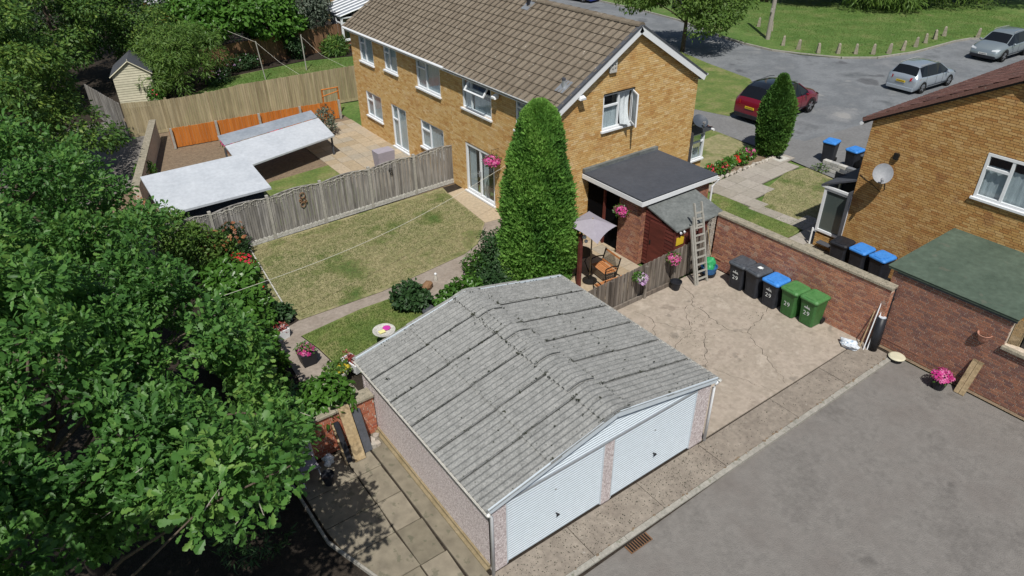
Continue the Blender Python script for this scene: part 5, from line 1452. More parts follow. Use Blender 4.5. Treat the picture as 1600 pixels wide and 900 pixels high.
tree('yew_tree', 'dark yellow-green conifer at the top left edge', 'tree', (-4.6, 27.5, 0), 8, clumps([(-4.8, 27.5, 4.2, 2.6, 2.9, 3.4), (-5.4, 23.2, 3, 2, 2.4, 2.6), (-2.6, 25.6, 2.1, 1.2, 1.6, 1.5)], 62, .45, .85, 8, .45), SIMPLE, 'olive', .19, 3600, 14, per=8, nb=5, spread=.35, inner=.55, gap=.5, droop=.3, freq=1.1)
tree('yew_tree', 'dark evergreen towering behind the cream shed', 'tree', (-1.5, 41, 0), 8, clumps([(-2, 41, 4, 3.4, 3.2, 3.8), (1.0, 43, 3.4, 2.4, 2.2, 2.8), (-6, 37, 4, 3, 3, 4)], 80, .5, 1.0, 9, .45), SIMPLE, 'olive', .22, 4200, 15, per=8, nb=5, spread=.4, inner=.55, gap=.5, droop=.3, freq=1.1)
tree('broadleaf_tree', 'rusty brown and green thicket tree behind the cream shed roof', 'tree', (3.4, 43, 0), 4.5, [(3.2, 42.5, 2.3, 2.2, 1.8, 1.9), (5.2, 44.8, 2.0, 1.5, 1.6, 1.6)], SIMPLE, 'olive', .18, 1500, 16, per=7, nb=5, spread=.35, inner=.5, gap=.5)
tree('willow_like_tree', 'bright feathery green shrub tree right of the cream shed', 'tree', (3.9, 37.2, 0), 3.6, clumps([(3.7, 37.2, 2.2, 1.7, 1.7, 1.7), (5.1, 38.2, 2.2, 1.5, 1.4, 1.3), (2.9, 36.2, 1.4, 1.1, 1.0, 1.2)], 40, .4, .65, 17, .7), STRAP, 'lime', .26, 1900, 17, per=7, nb=8, spread=.35, inner=.5, gap=.55, droop=.5)
tree('magnolia_tree', 'broad glossy-leaved tree over the far garden fence', 'tree', (9.3, 40.8, 0), 4.5, clumps([(8.6, 40.8, 2.9, 2.4, 1.9, 1.6), (11.0, 41.6, 2.7, 1.9, 1.7, 1.5), (9.6, 42.8, 3.6, 2.0, 1.8, 1.4), (7.2, 42.6, 3.0, 1.6, 1.6, 1.4)], 75, .5, .85, 10), BROAD, 'laurel', .3, 2400, 18, per=6, nb=8, spread=.32, inner=.6, gap=.5, droop=.35, up=.3)
tree('olive_tree', 'grey-green leaved tree left of the far conservatory', 'tree', (13.4, 41.9, 0), 4.2, [(13.3, 42, 2.9, 1.8, 1.6, 1.5), (14.3, 44, 3.2, 1.6, 1.6, 1.5)], SIMPLE, 'greyl', .2, 1900, 19, per=7, nb=8, spread=.3, inner=.5, gap=.45)
tree('dark_hedge_tree', 'dark green tree mass along the top between far house and magnolia', 'tree', (6.6, 47.5, 0), 6, [(4, 49, 2.6, 2.6, 2, 2.5), (9.0, 47.8, 2.7, 3.2, 1.9, 2.4), (-4, 52, 4, 4, 3, 4.5), (-1, 49, 3, 2.6, 2, 3)], SIMPLE, 'darkl', .22, 3200, 20, per=7, nb=4, spread=.4, inner=.5, gap=.45)
# front of the plot
tree('street_tree', 'spreading roadside tree beyond the buff gable', 'tree', (33.4, 25.6, 0), 5.4, clumps([(33.6, 26.6, 3.9, 2.7, 2.8, 1.7), (35.6, 25.2, 3.3, 2.3, 2.4, 1.3), (32.6, 28.8, 3.5, 1.8, 2.0, 1.3), (34.4, 24.2, 2.2, 1.6, 1.4, .9)], 70, .5, .9, 11, .5), SIMPLE, 'park', .23, 2800, 21, per=7, trunk_r=.16, nb=16, spread=.42, inner=.35, gap=.62, droop=.35, freq=1.2)
tree('park_tree', 'park tree with low dark boughs at the top right', 'tree', (62, 30, 0), 8, clumps([(60.5, 25.5, 3.4, 4.5, 3.6, 3.1), (67, 20.5, 3.4, 4.4, 3.6, 3.2), (57.0, 25.0, 2.2, 2.4, 2.0, 1.5), (63, 21.5, 2.2, 2.8, 1.8, 1.7)], 130, .8, 1.4, 12, .6), STRAP, 'park', .5, 4600, 22, per=7, trunk_r=.4, nb=10, spread=.7, inner=.5, gap=.5, droop=.7, freq=.8)
tree('park_tree', 'park tree shading the grass at the top centre right', 'tree', (52, 33, 0), 8, clumps([(55, 30, 3.4, 3.2, 2.6, 2.4), (52, 35, 4.4, 3.4, 2.8, 2.4)], 70, .8, 1.3, 13, .6), STRAP, 'park', .5, 3000, 23, per=7, trunk_r=.35, nb=8, spread=.7, inner=.5, gap=.5, droop=.6, freq=.8)

def cypress(label, c, h, rmax, m, n, seed, size, prof):
    t = thing('cypress_tree', label, 'tree', c)
    r = np.random.default_rng(seed)
    b = MB(); b.tube([(c[0], c[1], 0), (c[0], c[1], h*.9)], [rmax*.12, .02], 7); b.build('trunk', C['bark'], t, smooth=True)
    zt = r.random(n)**.85; th = r.random(n)*2*np.pi
    pr = np.interp(zt, [p[0] for p in prof], [p[1] for p in prof])*rmax
    D = np.stack([np.cos(th), np.sin(th), np.zeros(n)], 1)
    base = np.stack([c[0]+D[:, 0]*pr, c[1]+D[:, 1]*pr, zt*h], 1)
    nz = 1.25*vnoise(base*np.array([1, 1, .55]), 3.6, seed)+.7*vnoise(base, 8, seed+3)
    pr2 = pr*(1+.17*nz+.05*np.abs(r.normal(size=n)))*(1-.3*r.random(n)**2)
    P = np.stack([c[0]+D[:, 0]*pr2, c[1]+D[:, 1]*pr2, zt*h+.02], 1)
    d = D*.75+np.array([0, 0, 1.])*(.75+.5*zt[:, None])+r.normal(size=(n, 3))*.5
    U = D+r.normal(size=(n, 3))*.7
    rnd = np.clip(.45+.42*nz+r.normal(size=n)*.09, 0, .999)
    inst_mesh('crown', *FAN, P, axes_from(d, U), size*(.6+.8*r.random(n)), rnd, C[m], t)
    # inner dense foliage so that the sky never shows through the core
    k = n//2; q = r.permutation(n)[:k]; P2 = P[q].copy(); P2[:, :2] = np.array(c[:2])+(P2[:, :2]-np.array(c[:2]))*.72
    inst_mesh('inner_foliage', *FAN, P2, axes_from(d[q], U[q]), size*1.9*np.ones(k), rnd[q], C[m], t)
    return t
FAN = ([(0, 0, 0), (.2, .35, .04), (.12, .8, 0), (0, 1, -.03), (-.12, .75, .0), (-.2, .35, .04)], [(0, 1, 2, 3), (0, 3, 4, 5)])
cypress('tall conical cypress standing behind the garage roof', (7.5, 8.22, 0), 5.72, 1.14, 'yew', 52000, 31, .115,
        [(0, .88), (.1, 1), (.3, 1.0), (.5, .92), (.65, .8), (.8, .66), (.9, .5), (.96, .36), (1, .12)])
cypress('small pointed cypress beside the dark red car', (22.4, 10.35, 0), 3.45, .68, 'yew2', 15000, 32, .13,
        [(0, .55), (.12, .82), (.35, 1), (.6, .97), (.75, .78), (.88, .45), (1, .05)])

# ------------------------------------------------------------------ shrubs and flowers
def shrub(name, label, els, m, n, size, seed, tmpl=BROAD, flowers=None, cat='shrub', fl_n=60, fl_size=.06, base=None, stems=True, **kw):
    c = base or (els[0][0], els[0][1], 0)
    t = thing(name, label, cat, c)
    kw.setdefault('spread', .12); kw.setdefault('inner', .35); kw.setdefault('gap', .8); kw.setdefault('per', 5)
    o, P = foliage(t, els, n, tmpl, size, C[m], seed, name='foliage', **kw)
    if stems:
        b = MB()
        for k in range(6):
            q = P[(k*37) % len(P)]; limb(b, (c[0], c[1], c[2]), q, .02, .006, 5, 3)
        b.build('stems', C['bark'], t)
    if flowers:
        add_flowers(t, els, flowers, fl_n, fl_size, seed+1)
    return t
PETAL = ([(0, 0, .05)]+[(.5*math.cos(k*math.pi/3+(.18 if q else -.18)), .5*math.sin(k*math.pi/3+(.18 if q else -.18)), 0) for k in range(6) for q in (0, 1)],
         [(0, 1+2*k, 2+2*k) for k in range(6)]+[(0, 2+2*k, 1+(2*k+2) % 12) for k in range(0, 6, 2)])
def add_flowers(t, els, m, n, size, seed, top=True):
    r = np.random.default_rng(seed); els = np.array(els, float)
    i = r.integers(0, len(els), n); d = r.normal(size=(n, 3)); d /= np.linalg.norm(d, axis=1, keepdims=True)
    if top: d[:, 2] = np.abs(d[:, 2]); d[:, 0] -= .25; d[:, 1] -= .3; d /= np.linalg.norm(d, axis=1, keepdims=True)
    P = els[i, :3]+d*els[i, 3:6]*(1.0+.14*r.random((n, 1)))
    nn = d+r.normal(size=(n, 3))*.3
    nn[:, 2] += .3
    Rm = basis(nn, r.random(n)*6.28)
    pool = []
    for k in range(8):
        b = MB(); b.add(PETAL[0], PETAL[1], 0, (k+.5)/8); pool.append(b.mesh('bloom', C[m]))
    rl_ = root_loc(t)
    for q in range(min(n, 300)):
        o = bpy.data.objects.new('bloom', pool[r.integers(0, 8)]); link(o, t); s = size*(.8+.6*r.random())*1.4
        o.matrix_local = Matrix([[*(Rm[q][a]*s), P[q][a]-rl_[a]] for a in range(3)]+[[0, 0, 0, 1]])
shrub('laurel_shrub', 'dark rounded laurel bush where the garden path meets the small lawn', [(3.25, 9.25, .42, .43, .42, .42), (3.5, 9.0, .3, .34, .34, .3)], 'darkl', 380, .14, 41)
shrub('laurel_shrub', 'leafy light green bush tucked against the garage rear verge', [(4.3, 8.0, .45, .6, .5, .42), (4.75, 8.2, .5, .5, .45, .4)], 'laurel', 360, .15, 42)
shrub('dark_shrub', 'dark mixed shrub left of the tall cypress', [(6.15, 8.9, .6, .8, .7, .75), (6.5, 9.3, .9, .5, .5, .6), (5.9, 8.3, .45, .6, .5, .5)], 'darkl', 900, .12, 43, SIMPLE, per=6)
shrub('laurel_shrub', 'bright green pale-tipped bush at the near edge of the dark shrub', [(5.9, 9.45, .45, .35, .35, .4)], 'laurel', 200, .12, 44, SIMPLE)
shrub('bay_shrub', 'bright green bush spilling over the low red brick wall', [(-.95, 5.2, 1.35, .55, .5, .42), (-1.3, 5.5, 1.0, .6, .6, .6)], 'laurel', 420, .17, 45, droop=.3)
shrub('bay_shrub', 'green strappy plant hanging over the old garden chair', [(-1.9, 5.4, 1.1, .6, .55, .6), (-2.0, 4.9, 1.25, .45, .4, .35)], 'laurel', 320, .24, 46, STRAP, droop=.6)
shrub('hydrangea_shrub', 'broad fig-like leaves filling the bed left of the lawn edging', [(-1.2, 11.3, .55, .85, 1.2, .6), (-.95, 13.0, .55, .8, 1.0, .6), (-1.75, 9.4, .55, .85, 1.0, .65), (-1.75, 7.8, .55, .7, .9, .7)], 'laurel', 1500, .2, 47, OAK, per=5)
shrub('cherry_laurel', 'dark glossy strappy shrub in deep shade behind the old chair', shrub_els, 'darkl', 700, .2, 36, STRAP, base=(-3.0, 4.6, 0))
shrub('climbing_hedge', 'lime green hedge lump below the white masked roof', [(-1.7, 16.2, 1.1, .75, .8, .95), (-1.2, 15.2, .9, .6, .8, .8)], 'lime', 800, .14, 48, SIMPLE, per=6)
shrub('rose_bush', 'olive and rust rose bush at the left end of the grey fence', [(-.55, 15.4, .65, .5, .45, .55)], 'olive', 300, .11, 49, SIMPLE, flowers='rustfl', fl_n=30, fl_size=.07)
shrub('rose_bush', 'dark rose bush with rusty blooms touching the grey fence', [(.05, 15.5, .75, .5, .4, .6)], 'darkl', 320, .11, 50, SIMPLE, flowers='rustfl', fl_n=45, fl_size=.07)
shrub('geranium', 'scarlet flowering clump in the left bed by the lawn corner', [(-.2, 14.3, .35, .42, .6, .3)], 'laurel', 220, .11, 51, BROAD, flowers='redfl', cat='flowers', fl_n=80, fl_size=.1, stems=False)
shrub('geranium', 'small red flowers halfway down the lawn edging', [(-.35, 12.3, .3, .3, .4, .28)], 'olive', 160, .1, 52, BROAD, flowers='redfl', cat='flowers', fl_n=24, fl_size=.09, stems=False)
shrub('climber', 'orange-leaved climber at the end of the neighbour yard', [(-2.15, 18.6, .9, .3, .6, .8)], 'rustfl', 260, .13, 53, SIMPLE, cat='climber')
shrub('fern_plant', 'low green foliage by the near end of the lawn edging', [(-.15, 11.0, .22, .3, .3, .2)], 'darkl', 110, .13, 54, BROAD)
shrub('spiky_shrub', 'strappy shrub below the far conservatory', [(14.4, 39.6, .5, .9, .7, .6)], 'olive', 260, .4, 55, STRAP)
shrub('fence_shrub', 'dark shrub in the far garden by the right washing post', [(11.7, 40.1, .8, .6, .5, .9)], 'darkl', 300, .15, 56, SIMPLE)
shrub('low_bushes', 'dark bushes with pale flowers along the far fence foot', [(8, 39.6, .5, 1.3, .5, .5), (5.6, 37.4, .5, .9, .7, .5)], 'darkl', 500, .14, 57, SIMPLE, flowers='lilacfl', fl_n=50)
shrub('bramble', 'leafy growth with red flowers in front of the cream shed', [(1.9, 35.4, .5, .35, .35, .5)], 'laurel', 120, .16, 58, SIMPLE, flowers='redfl', fl_n=12)
shrub('weed_clump', 'young seedlings growing at the foot of the tan fence return', [(-1.0, 24.5, .4, .4, .7, .4)], 'laurel', 90, .18, 59, SIMPLE)
for i, (x, y) in enumerate(((17.5, 10.15), (18.3, 10.3), (19.0, 10.25), (19.7, 10.45), (20.4, 10.4), (21.2, 10.6))):
    shrub('geranium', ['red geranium nearest the bay window', 'red geranium second from the bay window', 'red geranium in the middle left of the edging stones', 'red geranium in the middle right of the edging stones', 'red geranium second from the small cypress', 'crimson geranium beside the small cypress'][i],
          [(x, y, .28, .32, .26, .24)], 'laurel', 70, .12, 60+i, BROAD, flowers='pinkfl' if i == 5 else 'redfl', cat='flowers', fl_n=16, fl_size=.1, stems=False)
eg = thing('edging_stones', 'row of rounded pale stones edging the geranium bed', 'edging', (19.5, 9.95, 0))
for k in range(34):
    b = MB(); x = 17.3+k*.155; y = 9.82+.03*(x-17)+random.uniform(-.06, .06); b.ball((x, y, .06), (.09, .09, .08), j=.18); b.build('stone', C['stone'], eg)
for k in range(12):
    b = MB(); x = 21.9+random.uniform(0, .9); y = 10.1+random.uniform(-.1, .35); b.ball((x, y, .05), (.09, .09, .07), j=.2); b.build('stone', C['stone'], eg)

def basket(label, c, r, m, seed, n=120, wallp=None, gr='laurel'):
    t = thing('hanging_basket', label, 'hanging basket', c)
    x, y, z = c
    shell = MB(); shell.lathe((x, y, z-r*.55), [(.02, 0), (r*.45, .04), (r*.62, r*.35), (r*.66, r*.5)], 14); shell.build('basket_bowl', C['iron'], t)
    els = [(x, y, z+.02, r*.85, r*.85, r*.55)]
    foliage(t, els, 60, SIMPLE, .075, C[gr], seed, name='foliage', spread=.08, inner=.6, gap=.9, per=4)
    add_flowers(t, [(x, y, z+.0, r*.9, r*.9, r*.62), (x+.08*r, y-.3*r, z-.12, r*.6, r*.5, r*.6)], m, int(n*1.1), .055, seed+1)
    if wallp:
        b = MB(); b.tube([Vector(wallp)-Vector((0, 0, .35)), Vector(wallp), Vector((x, y, wallp[2])), Vector((x, y, z+.1))], .01, 5); b.build('bracket', C['iron'], t)
    return t
basket('full magenta hanging basket beside the french doors', (9.05, 13.02, 2.12), .34, 'pinkfl', 70, 220, (9.37, 13.02, 2.55))
basket('bright pink hanging basket on the brick outhouse corner', (10.47, 7.62, 1.78), .25, 'pinkfl', 72, 130, (10.68, 7.62, 2.15))
basket('pale lilac hanging basket low on the dark fence', (9.02, 5.12, .95), .22, 'lilacfl', 74, 120, (9.02, 5.27, 1.15))
basket('orange and pink hanging basket on the dark fence near the ladder', (10.45, 5.16, 1.1), .22, 'pinkfl', 76, 100, (10.45, 5.3, 1.3), 'lime')

# ------------------------------------------------------------------ weathered grey garden fence with concrete posts
F2 = thing('garden_fence', 'weathered grey panel fence with concrete posts and fairy lights', 'fence', (4.2, 16.2, 0))
fa = R(2.505); fd = Vector((math.cos(fa), math.sin(fa), 0)); fo_ = Vector((-.447, 15.995, 0))
for i in range(-2, 6):
    p = fo_+fd*(2.0*i); frp = FR(p, fd, (0, 0, 1), Vector((fd.y, -fd.x, 0)))
    b = MB(); b.box(-.05, .05, 0, 1.72, -.05, .055, frp); b.build('concrete_post', C['conc'], F2)
    if i < 5:
        b = MB(); b.box(.052, 1.948, .0, .2, -.02, .03, frp); g_ = b.build('gravel_board', C['gravelb'], F2)
        for k in range(2):
            u = .06
            while u < 1.9:
                w_ = min(random.uniform(.14, .3), 1.94-u); b = MB(); b.box(u, u+w_-.012, .015+k*.092, .095+k*.092, .03, .04+random.uniform(0, .012), frp); b.build('stone_face', C['gravelb'], g_); u += w_
        q = p+fd*.055; q2 = p+fd*1.945
        s = i % 2
        board_fence(F2, (q.x, q.y), (q2.x, q2.y), 1.6, C['wfence'], bw=.082, z0=.2, nmax=60, name='board', topfn=lambda t, s=s: 1.60+.10*math.sin(math.pi*t)-.0*s, rough=.01)
        b = MB(); P = [frp(.05+1.9*k/10, 1.62+.10*math.sin(math.pi*k/10), .01) for k in range(11)]
        for a, c_ in zip(P[:-1], P[1:]): d = c_-a; b.box(0, d.length, -.012, .012, -.02, .035, FR(a, d, (0, 0, 1), frp.c))
        b.build('top_capping', C['wfence'], F2)
ls = thing('string_lights', 'white fairy light string looping along the top of the grey fence', 'string lights', (4, 16.1, 1.6))
pts = []
for k in range(160):
    p = fo_+fd*(-1.6+11.3*k/159)+Vector((fd.y, -fd.x, 0))*.06; pts.append(p+Vector((0, 0, 1.6+.09*math.sin(k*math.pi*11.3/2/159*1.0)**2+.02*math.sin(k*1.3))))
b = MB(); b.tube(pts, .006, 4); b.build('cable', C['rope'], ls)
b = MB()
for k in range(2, 158):
    l = random.uniform(.05, .22); p = pts[k]; b.tube([p, p-Vector((0, 0, l))], .003, 3); b.ball(p-Vector((0, 0, l)), .012, sub=0)
b.build('light_drops', C['rope'], ls, kind='stuff')
# ornament: metal gecko like disc group on fence
orn = thing('fence_ornament', 'rusty metal scroll ornament hanging on the grey fence', 'ornament', (3.0, 16.0, 1.3))
for (u, z, r_) in ((3.25, 1.38, .1), (3.27, 1.2, .08), (3.22, 1.02, .09), (3.35, 1.12, .04), (3.14, 1.2, .04)):
    c = fo_+fd*u+Vector((fd.y, -fd.x, 0))*.07+Vector((0, 0, z)); b = MB()
    b.tube([c+fd*(r_*math.cos(a*.6))+Vector((0, 0, r_*math.sin(a*.6))) for a in range(11)], .018, 5); b.build('ring', C['brownf'], orn)
orn = thing('fence_ornament', 'small dark metal leaf ornament near the house end of the grey fence', 'ornament', (7.2, 16.2, 1.4))
for (u, z, r_) in ((6.9, 1.38, .07), (6.93, 1.22, .05)):
    c = fo_+fd*u+Vector((fd.y, -fd.x, 0))*.07+Vector((0, 0, z)); b = MB()
    b.tube([c+fd*(r_*math.cos(a*.6))+Vector((0, 0, r_*math.sin(a*.6))) for a in range(11)], .014, 5); b.build('ring', C['iron'], orn)
LE = thing('lawn_edging', 'narrow white stone edging between left bed and dry lawn', 'edging', (.2, 13, 0))
a0, a1 = Vector((.52, 15.9, 0)), Vector((.10, 10.75, 0)); n = 34
for k in range(n):
    p = a0.lerp(a1, k/n); b = MB(); d = a1-a0; b.box(.006, d.length/n-.012, -.03, .06+random.uniform(0, .02), 0, .035, FR(p, d, (0, 0, 1), (1, 0, 0))); b.build('edging_block', C['gravelb'], LE)
wl = thing('washing_line', 'pale washing line stretched diagonally across the dry lawn', 'washing line', (9.3, 12.7, 2))
A, B = Vector((9.35, 12.6, 2.0)), Vector((-2.6, 9.4, 2.3))
P = [A.lerp(B, k/24)-Vector((0, 0, .45*math.sin(math.pi*k/24))) for k in range(25)]
b = MB(); b.tube(P, .006, 5); b.build('cord', C['rope'], wl)

# ------------------------------------------------------------------ garden furniture and pots
bb_ = thing('bird_bath', 'round stone bird bath with pink disc and yellow sponge', 'bird bath', (1.75, 7.8, 0))
b = MB(); b.lathe((1.75, 7.8, 0), [(.17, 0), (.17, .06), (.09, .12), (.075, .45), (.11, .5)], 16); b.build('pedestal', C['stone'], bb_, smooth=False)
b = MB(); b.lathe((1.75, 7.8, .5), [(.12, 0), (.27, .05), (.32, .1), (.32, .12), (.28, .115), (.2, .08), (.0, .075)], 24); b.build('bowl', C['gravelb'], bb_)
pd_ = thing('pink_frisbee', 'magenta disc lying in the stone bird bath', 'disc', (1.85, 7.88, .6))
b = MB(); b.lathe((1.86, 7.86, .6), [(.11, 0), (.115, .015), (.1, .025)], 18); b.build('disc_body', C['magenta'], pd_)
ys = thing('yellow_sponge', 'pale yellow slab lying in the stone bird bath', 'sponge', (1.66, 7.78, .6))
b = MB(); b.box(1.58, 1.76, 7.70, 7.83, .6, .63); b.build('sponge_body', C['lemon'], ys, bevel=.008)
def trough(label, c, L, w_, h, rz, m, fl, seed, cat='planter'):
    t = thing('trough_planter', label, cat, (c[0], c[1], c[2]))
    a = Vector((math.cos(rz), math.sin(rz), 0)); b2 = Vector((-a.y, a.x, 0)); fr_ = FR(c, a, b2, (0, 0, 1))
    b = MB(); k = .04
    V = []
    for n_, s in ((0, .86), (h, 1)):
        for u, v in ((-L/2*s, -w_/2*s), (L/2*s, -w_/2*s), (L/2*s, w_/2*s), (-L/2*s, w_/2*s)): V.append(fr_(u, v, n_))
    for u, v in ((-L/2+k, -w_/2+k), (L/2-k, -w_/2+k), (L/2-k, w_/2-k), (-L/2+k, w_/2-k)): V.append(fr_(u, v, h))
    for u, v in ((-L/2+k, -w_/2+k), (L/2-k, -w_/2+k), (L/2-k, w_/2-k), (-L/2+k, w_/2-k)): V.append(fr_(u, v, h-.06))
    F = [(3, 2, 1, 0)]+[(i, (i+1) % 4, 4+(i+1) % 4, 4+i) for i in range(4)]+[(4+i, 4+(i+1) % 4, 8+(i+1) % 4, 8+i) for i in range(4)]+[(8+i, 8+(i+1) % 4, 12+(i+1) % 4, 12+i) for i in range(4)]
    b.add(V, F); b.build('box', C[m], t)
    b = MB(); b.add(V[12:], [(0, 1, 2, 3)]); b.build('compost', C['soil'], t)
    els = [tuple(fr_(u, 0, h+.0))+(L*.16, w_*.42, .13) for u in (-L*.32, 0, L*.32)]
    foliage(t, els, 50, SIMPLE, .07, C['maroonfl' if fl == 'maroonfl' else 'laurel'], seed, name='foliage', spread=.05, inner=.4, gap=.9, per=4)
    add_flowers(t, els, fl, 36, .05, seed+1)
    return t
trough('white trough of dark red begonias at the head of the left path', (-.55, 10.0, .012), .62, .3, .3, R(12), 'white', 'maroonfl', 80)
trough('white trough of rusty begonias against the garage rear corner', (.60, 7.45, .03), .62, .32, .3, R(-75), 'white', 'maroonfl', 82)
t = thing('black_planter', 'square black planter full of magenta petunias on the path', 'planter', (-.3, 8.45, .012))
b = MB(); b.taper((-.3, 8.45), .34, .34, .46, .46, .42, z0=.012); b.build('pot_body', C['black'], t)
foliage(t, [(-.35, 8.45, .45, .28, .28, .16)], 70, SIMPLE, .07, C['laurel'], 84, name='foliage', spread=.06, inner=.4, gap=.9, per=4); add_flowers(t, [(-.3, 8.45, .45, .22, .22, .16)], 'pinkfl', 70, .05, 85)
t = thing('stone_pot', 'round stone pot of lime foliage and yellow flowers by the brick wall', 'pot', (.05, 6.85, 0))
b = MB(); b.lathe((.05, 7.25, .0), [(.2, 0), (.28, .3), (.31, .32), (.31, .38), (.27, .38), (.25, .32)], 18); b.build('pot_body', C['conc'], t)
foliage(t, [(.05, 7.25, .4, .32, .3, .15)], 110, BROAD, .1, C['lime'], 86, name='foliage', spread=.06, inner=.4, gap=.9, per=4); add_flowers(t, [(.2, 7.17, .42, .2, .15, .12)], 'yelfl', 26, .05, 87)
# small garden ornaments on the path
t = thing('stone_ornament', 'low carved brown stone ornament on the garden path', 'ornament', (4.35, 9.75, 0))
b = MB(); b.ball((4.25, 9.8, .13), (.2, .17, .14), j=.18, sub=2); b.build('stone_body', C['brownf'], t)
t = thing('figurine', 'small white-headed garden figurine standing on the path', 'ornament', (4.75, 10.1, 0))
b = MB(); b.lathe((4.72, 10.05, .01), [(.07, 0), (.06, .12), (.035, .22)], 10); b.build('figure_body', C['stone'], t); b = MB(); b.ball((4.72, 10.05, .27), .045, sub=2); b.build('figure_head', C['white'], t)
t = thing('rockery_stone', 'cream rock beside the garage verge', 'rock', (3.9, 8.1, 0))
b = MB(); b.ball((3.95, 8.35, .12), (.16, .22, .17), j=.2, sub=2); b.build('rock_body', C['cream'], t)
t = thing('black_sack', 'dark grey sack slumped under the laurel bush', 'sack', (3.6, 8.7, 0))
b = MB(); b.ball((3.62, 8.62, .1), (.22, .18, .12), j=.15, sub=2); b.build('sack_body', C['slate'], t)
EB = thing('bed_edging', 'grey stone edging beside the shrub bed on the path', 'edging', (4.6, 9.4, 0))
for k in range(8):
    b = MB(); p = Vector((3.95+k*.26, 9.02+k*.062, 0)); b.box(0, .25, -.02, .08, 0, .08, FR(p, (.97, .23, 0), (0, 0, 1), (.23, -.97, 0))); b.build('edging_block', C['stone'], EB)

# umbrella, bench, table, post
U = thing('parasol', 'mauve-grey square parasol tilted over the patio table', 'parasol', (8.75, 6.75, 0))
apex = Vector((8.58, 6.9, 2.36)); rimp = [Vector((9.30, 6.58, 2.02)), Vector((8.0, 6.02, 2.05)), Vector((7.95, 7.55, 2.12)), Vector((9.22, 7.78, 2.08))]
V = []; F = []; n = 6
for k in range(4):
    a, c_ = rimp[k], rimp[(k+1) % 4]; b0 = len(V)
    for i in range(n+1):
        for j in range(i+1):
            s = i/n; t_ = j/i if i else 0
            p = apex.lerp(a.lerp(c_, t_), s); p = p+Vector((0, 0, -.10*math.sin(math.pi*s)*0 - .0))+(apex-p)*.10*(4*t_*(1-t_))*s
            V.append(p)
    idx = lambda i, j: b0+i*(i+1)//2+j
    for i in range(n):
        for j in range(i+1):
            F.append((idx(i, j), idx(i+1, j), idx(i+1, j+1)))
            if j < i: F.append((idx(i, j), idx(i+1, j+1), idx(i, j+1)))
b = MB(); b.add(V, F, 0, .5); b.build('canopy', C['umb'], U)
b = MB(); b.tube([(8.68, 7.0, .03), (8.58, 6.9, 2.38)], .022, 8); b.build('pole', C['ply'], U)
b = MB()
for p in rimp: b.tube([apex-Vector((0, 0, .03)), p-Vector((0, 0, .02))], .009, 4)
b.build('ribs', C['ply'], U)
b = MB(); b.lathe((8.68, 7.0, .035), [(.24, 0), (.24, .05), (.05, .09), (.04, .25)], 16); b.build('base', C['iron'], U)
T_ = thing('patio_table', 'dark cast iron table under the parasol', 'table', (8.85, 7.75, 0))
b = MB(); b.lathe((8.85, 7.75, .70), [(.42, 0), (.43, .02), (.42, .035)], 20); b.build('table_top', C['iron'], T_)
for k in range(4):
    a = k*math.pi/2+.6; b = MB(); b.tube([(8.85+.35*math.cos(a), 7.75+.35*math.sin(a), .03), (8.85+.2*math.cos(a), 7.75+.2*math.sin(a), .4), (8.85+.3*math.cos(a), 7.75+.3*math.sin(a), .7)], .02, 5); b.build('leg', C['iron'], T_)
def bench(label, c, rz, L=1.0):
    t = thing('garden_bench', label, 'bench', (c[0], c[1], .035), rz)
    for k in range(6):
        b = MB(); b.box(-L/2+.03, L/2-.03, -.02+k*.075, .04+k*.075, .40+.004*abs(k-3), .42+.004*abs(k-3)); b.build('seat_slat', C['benchw'], t, world=False)
    for s in (-1, 1):
        x = s*(L/2)
        b = MB(); b.tube([(x, -.02, 0), (x, .02, .22), (x, -.02, .40), (x, .0, .6), (x, .12, .62)], .02, 6); b.tube([(x, .42, 0), (x, .38, .2), (x, .42, .4), (x, .50, .66), (x, .55, .86)], .022, 6)
        b.tube([(x, .0, .60), (x, .2, .64), (x, .45, .60)], .02, 6); b.tube([(x, -.02, .38), (x, .42, .38)], .018, 6)
        b.build('end_frame', C['iron'], t, world=False)
    fb_ = FR((-L/2, .43, .45), (1, 0, 0), (0, .27, .96), (0, -1, .27))
    for v in (0, .37):
        b = MB(); b.box(0, L, v, v+.055, -.012, .012, fb_); b.build('back_rail', C['benchw'], t, world=False)
    b = MB()
    for k in range(16):
        u = .04+k*(L-.08)/15
        for dd in (-1, 1):
            u2 = u+dd*.30
            cu = min(max(u2, .03), L-.03); vv = .055+.315*abs(cu-u)/.30
            b.tube([fb_(u, .055, 0), fb_(cu, vv, 0)], .007, 3, cap=False)
    b.build('lattice', C['iron'], t, world=False)
    return t
bench('slatted wooden bench with cast iron lattice back in the sun', (8.93, 6.88), R(-97), .8)
bench('second slatted bench half hidden behind the tall dark post', (8.55, 6.2), R(175), .8)
ps = thing('wooden_post', 'dark wooden post with a white solar lamp beside the cypress', 'post', (8.12, 6.4, 0))
b = MB(); b.box(8.14, 8.25, 6.93, 7.03, 0, 1.9); b.build('post_shaft', C['maroon'], ps)
b = MB(); b.ball((8.27, 6.9, 1.82), .07, sub=2); b.ball((8.31, 6.86, 1.68), .06, sub=2); b.build('lamp', C['white'], ps)

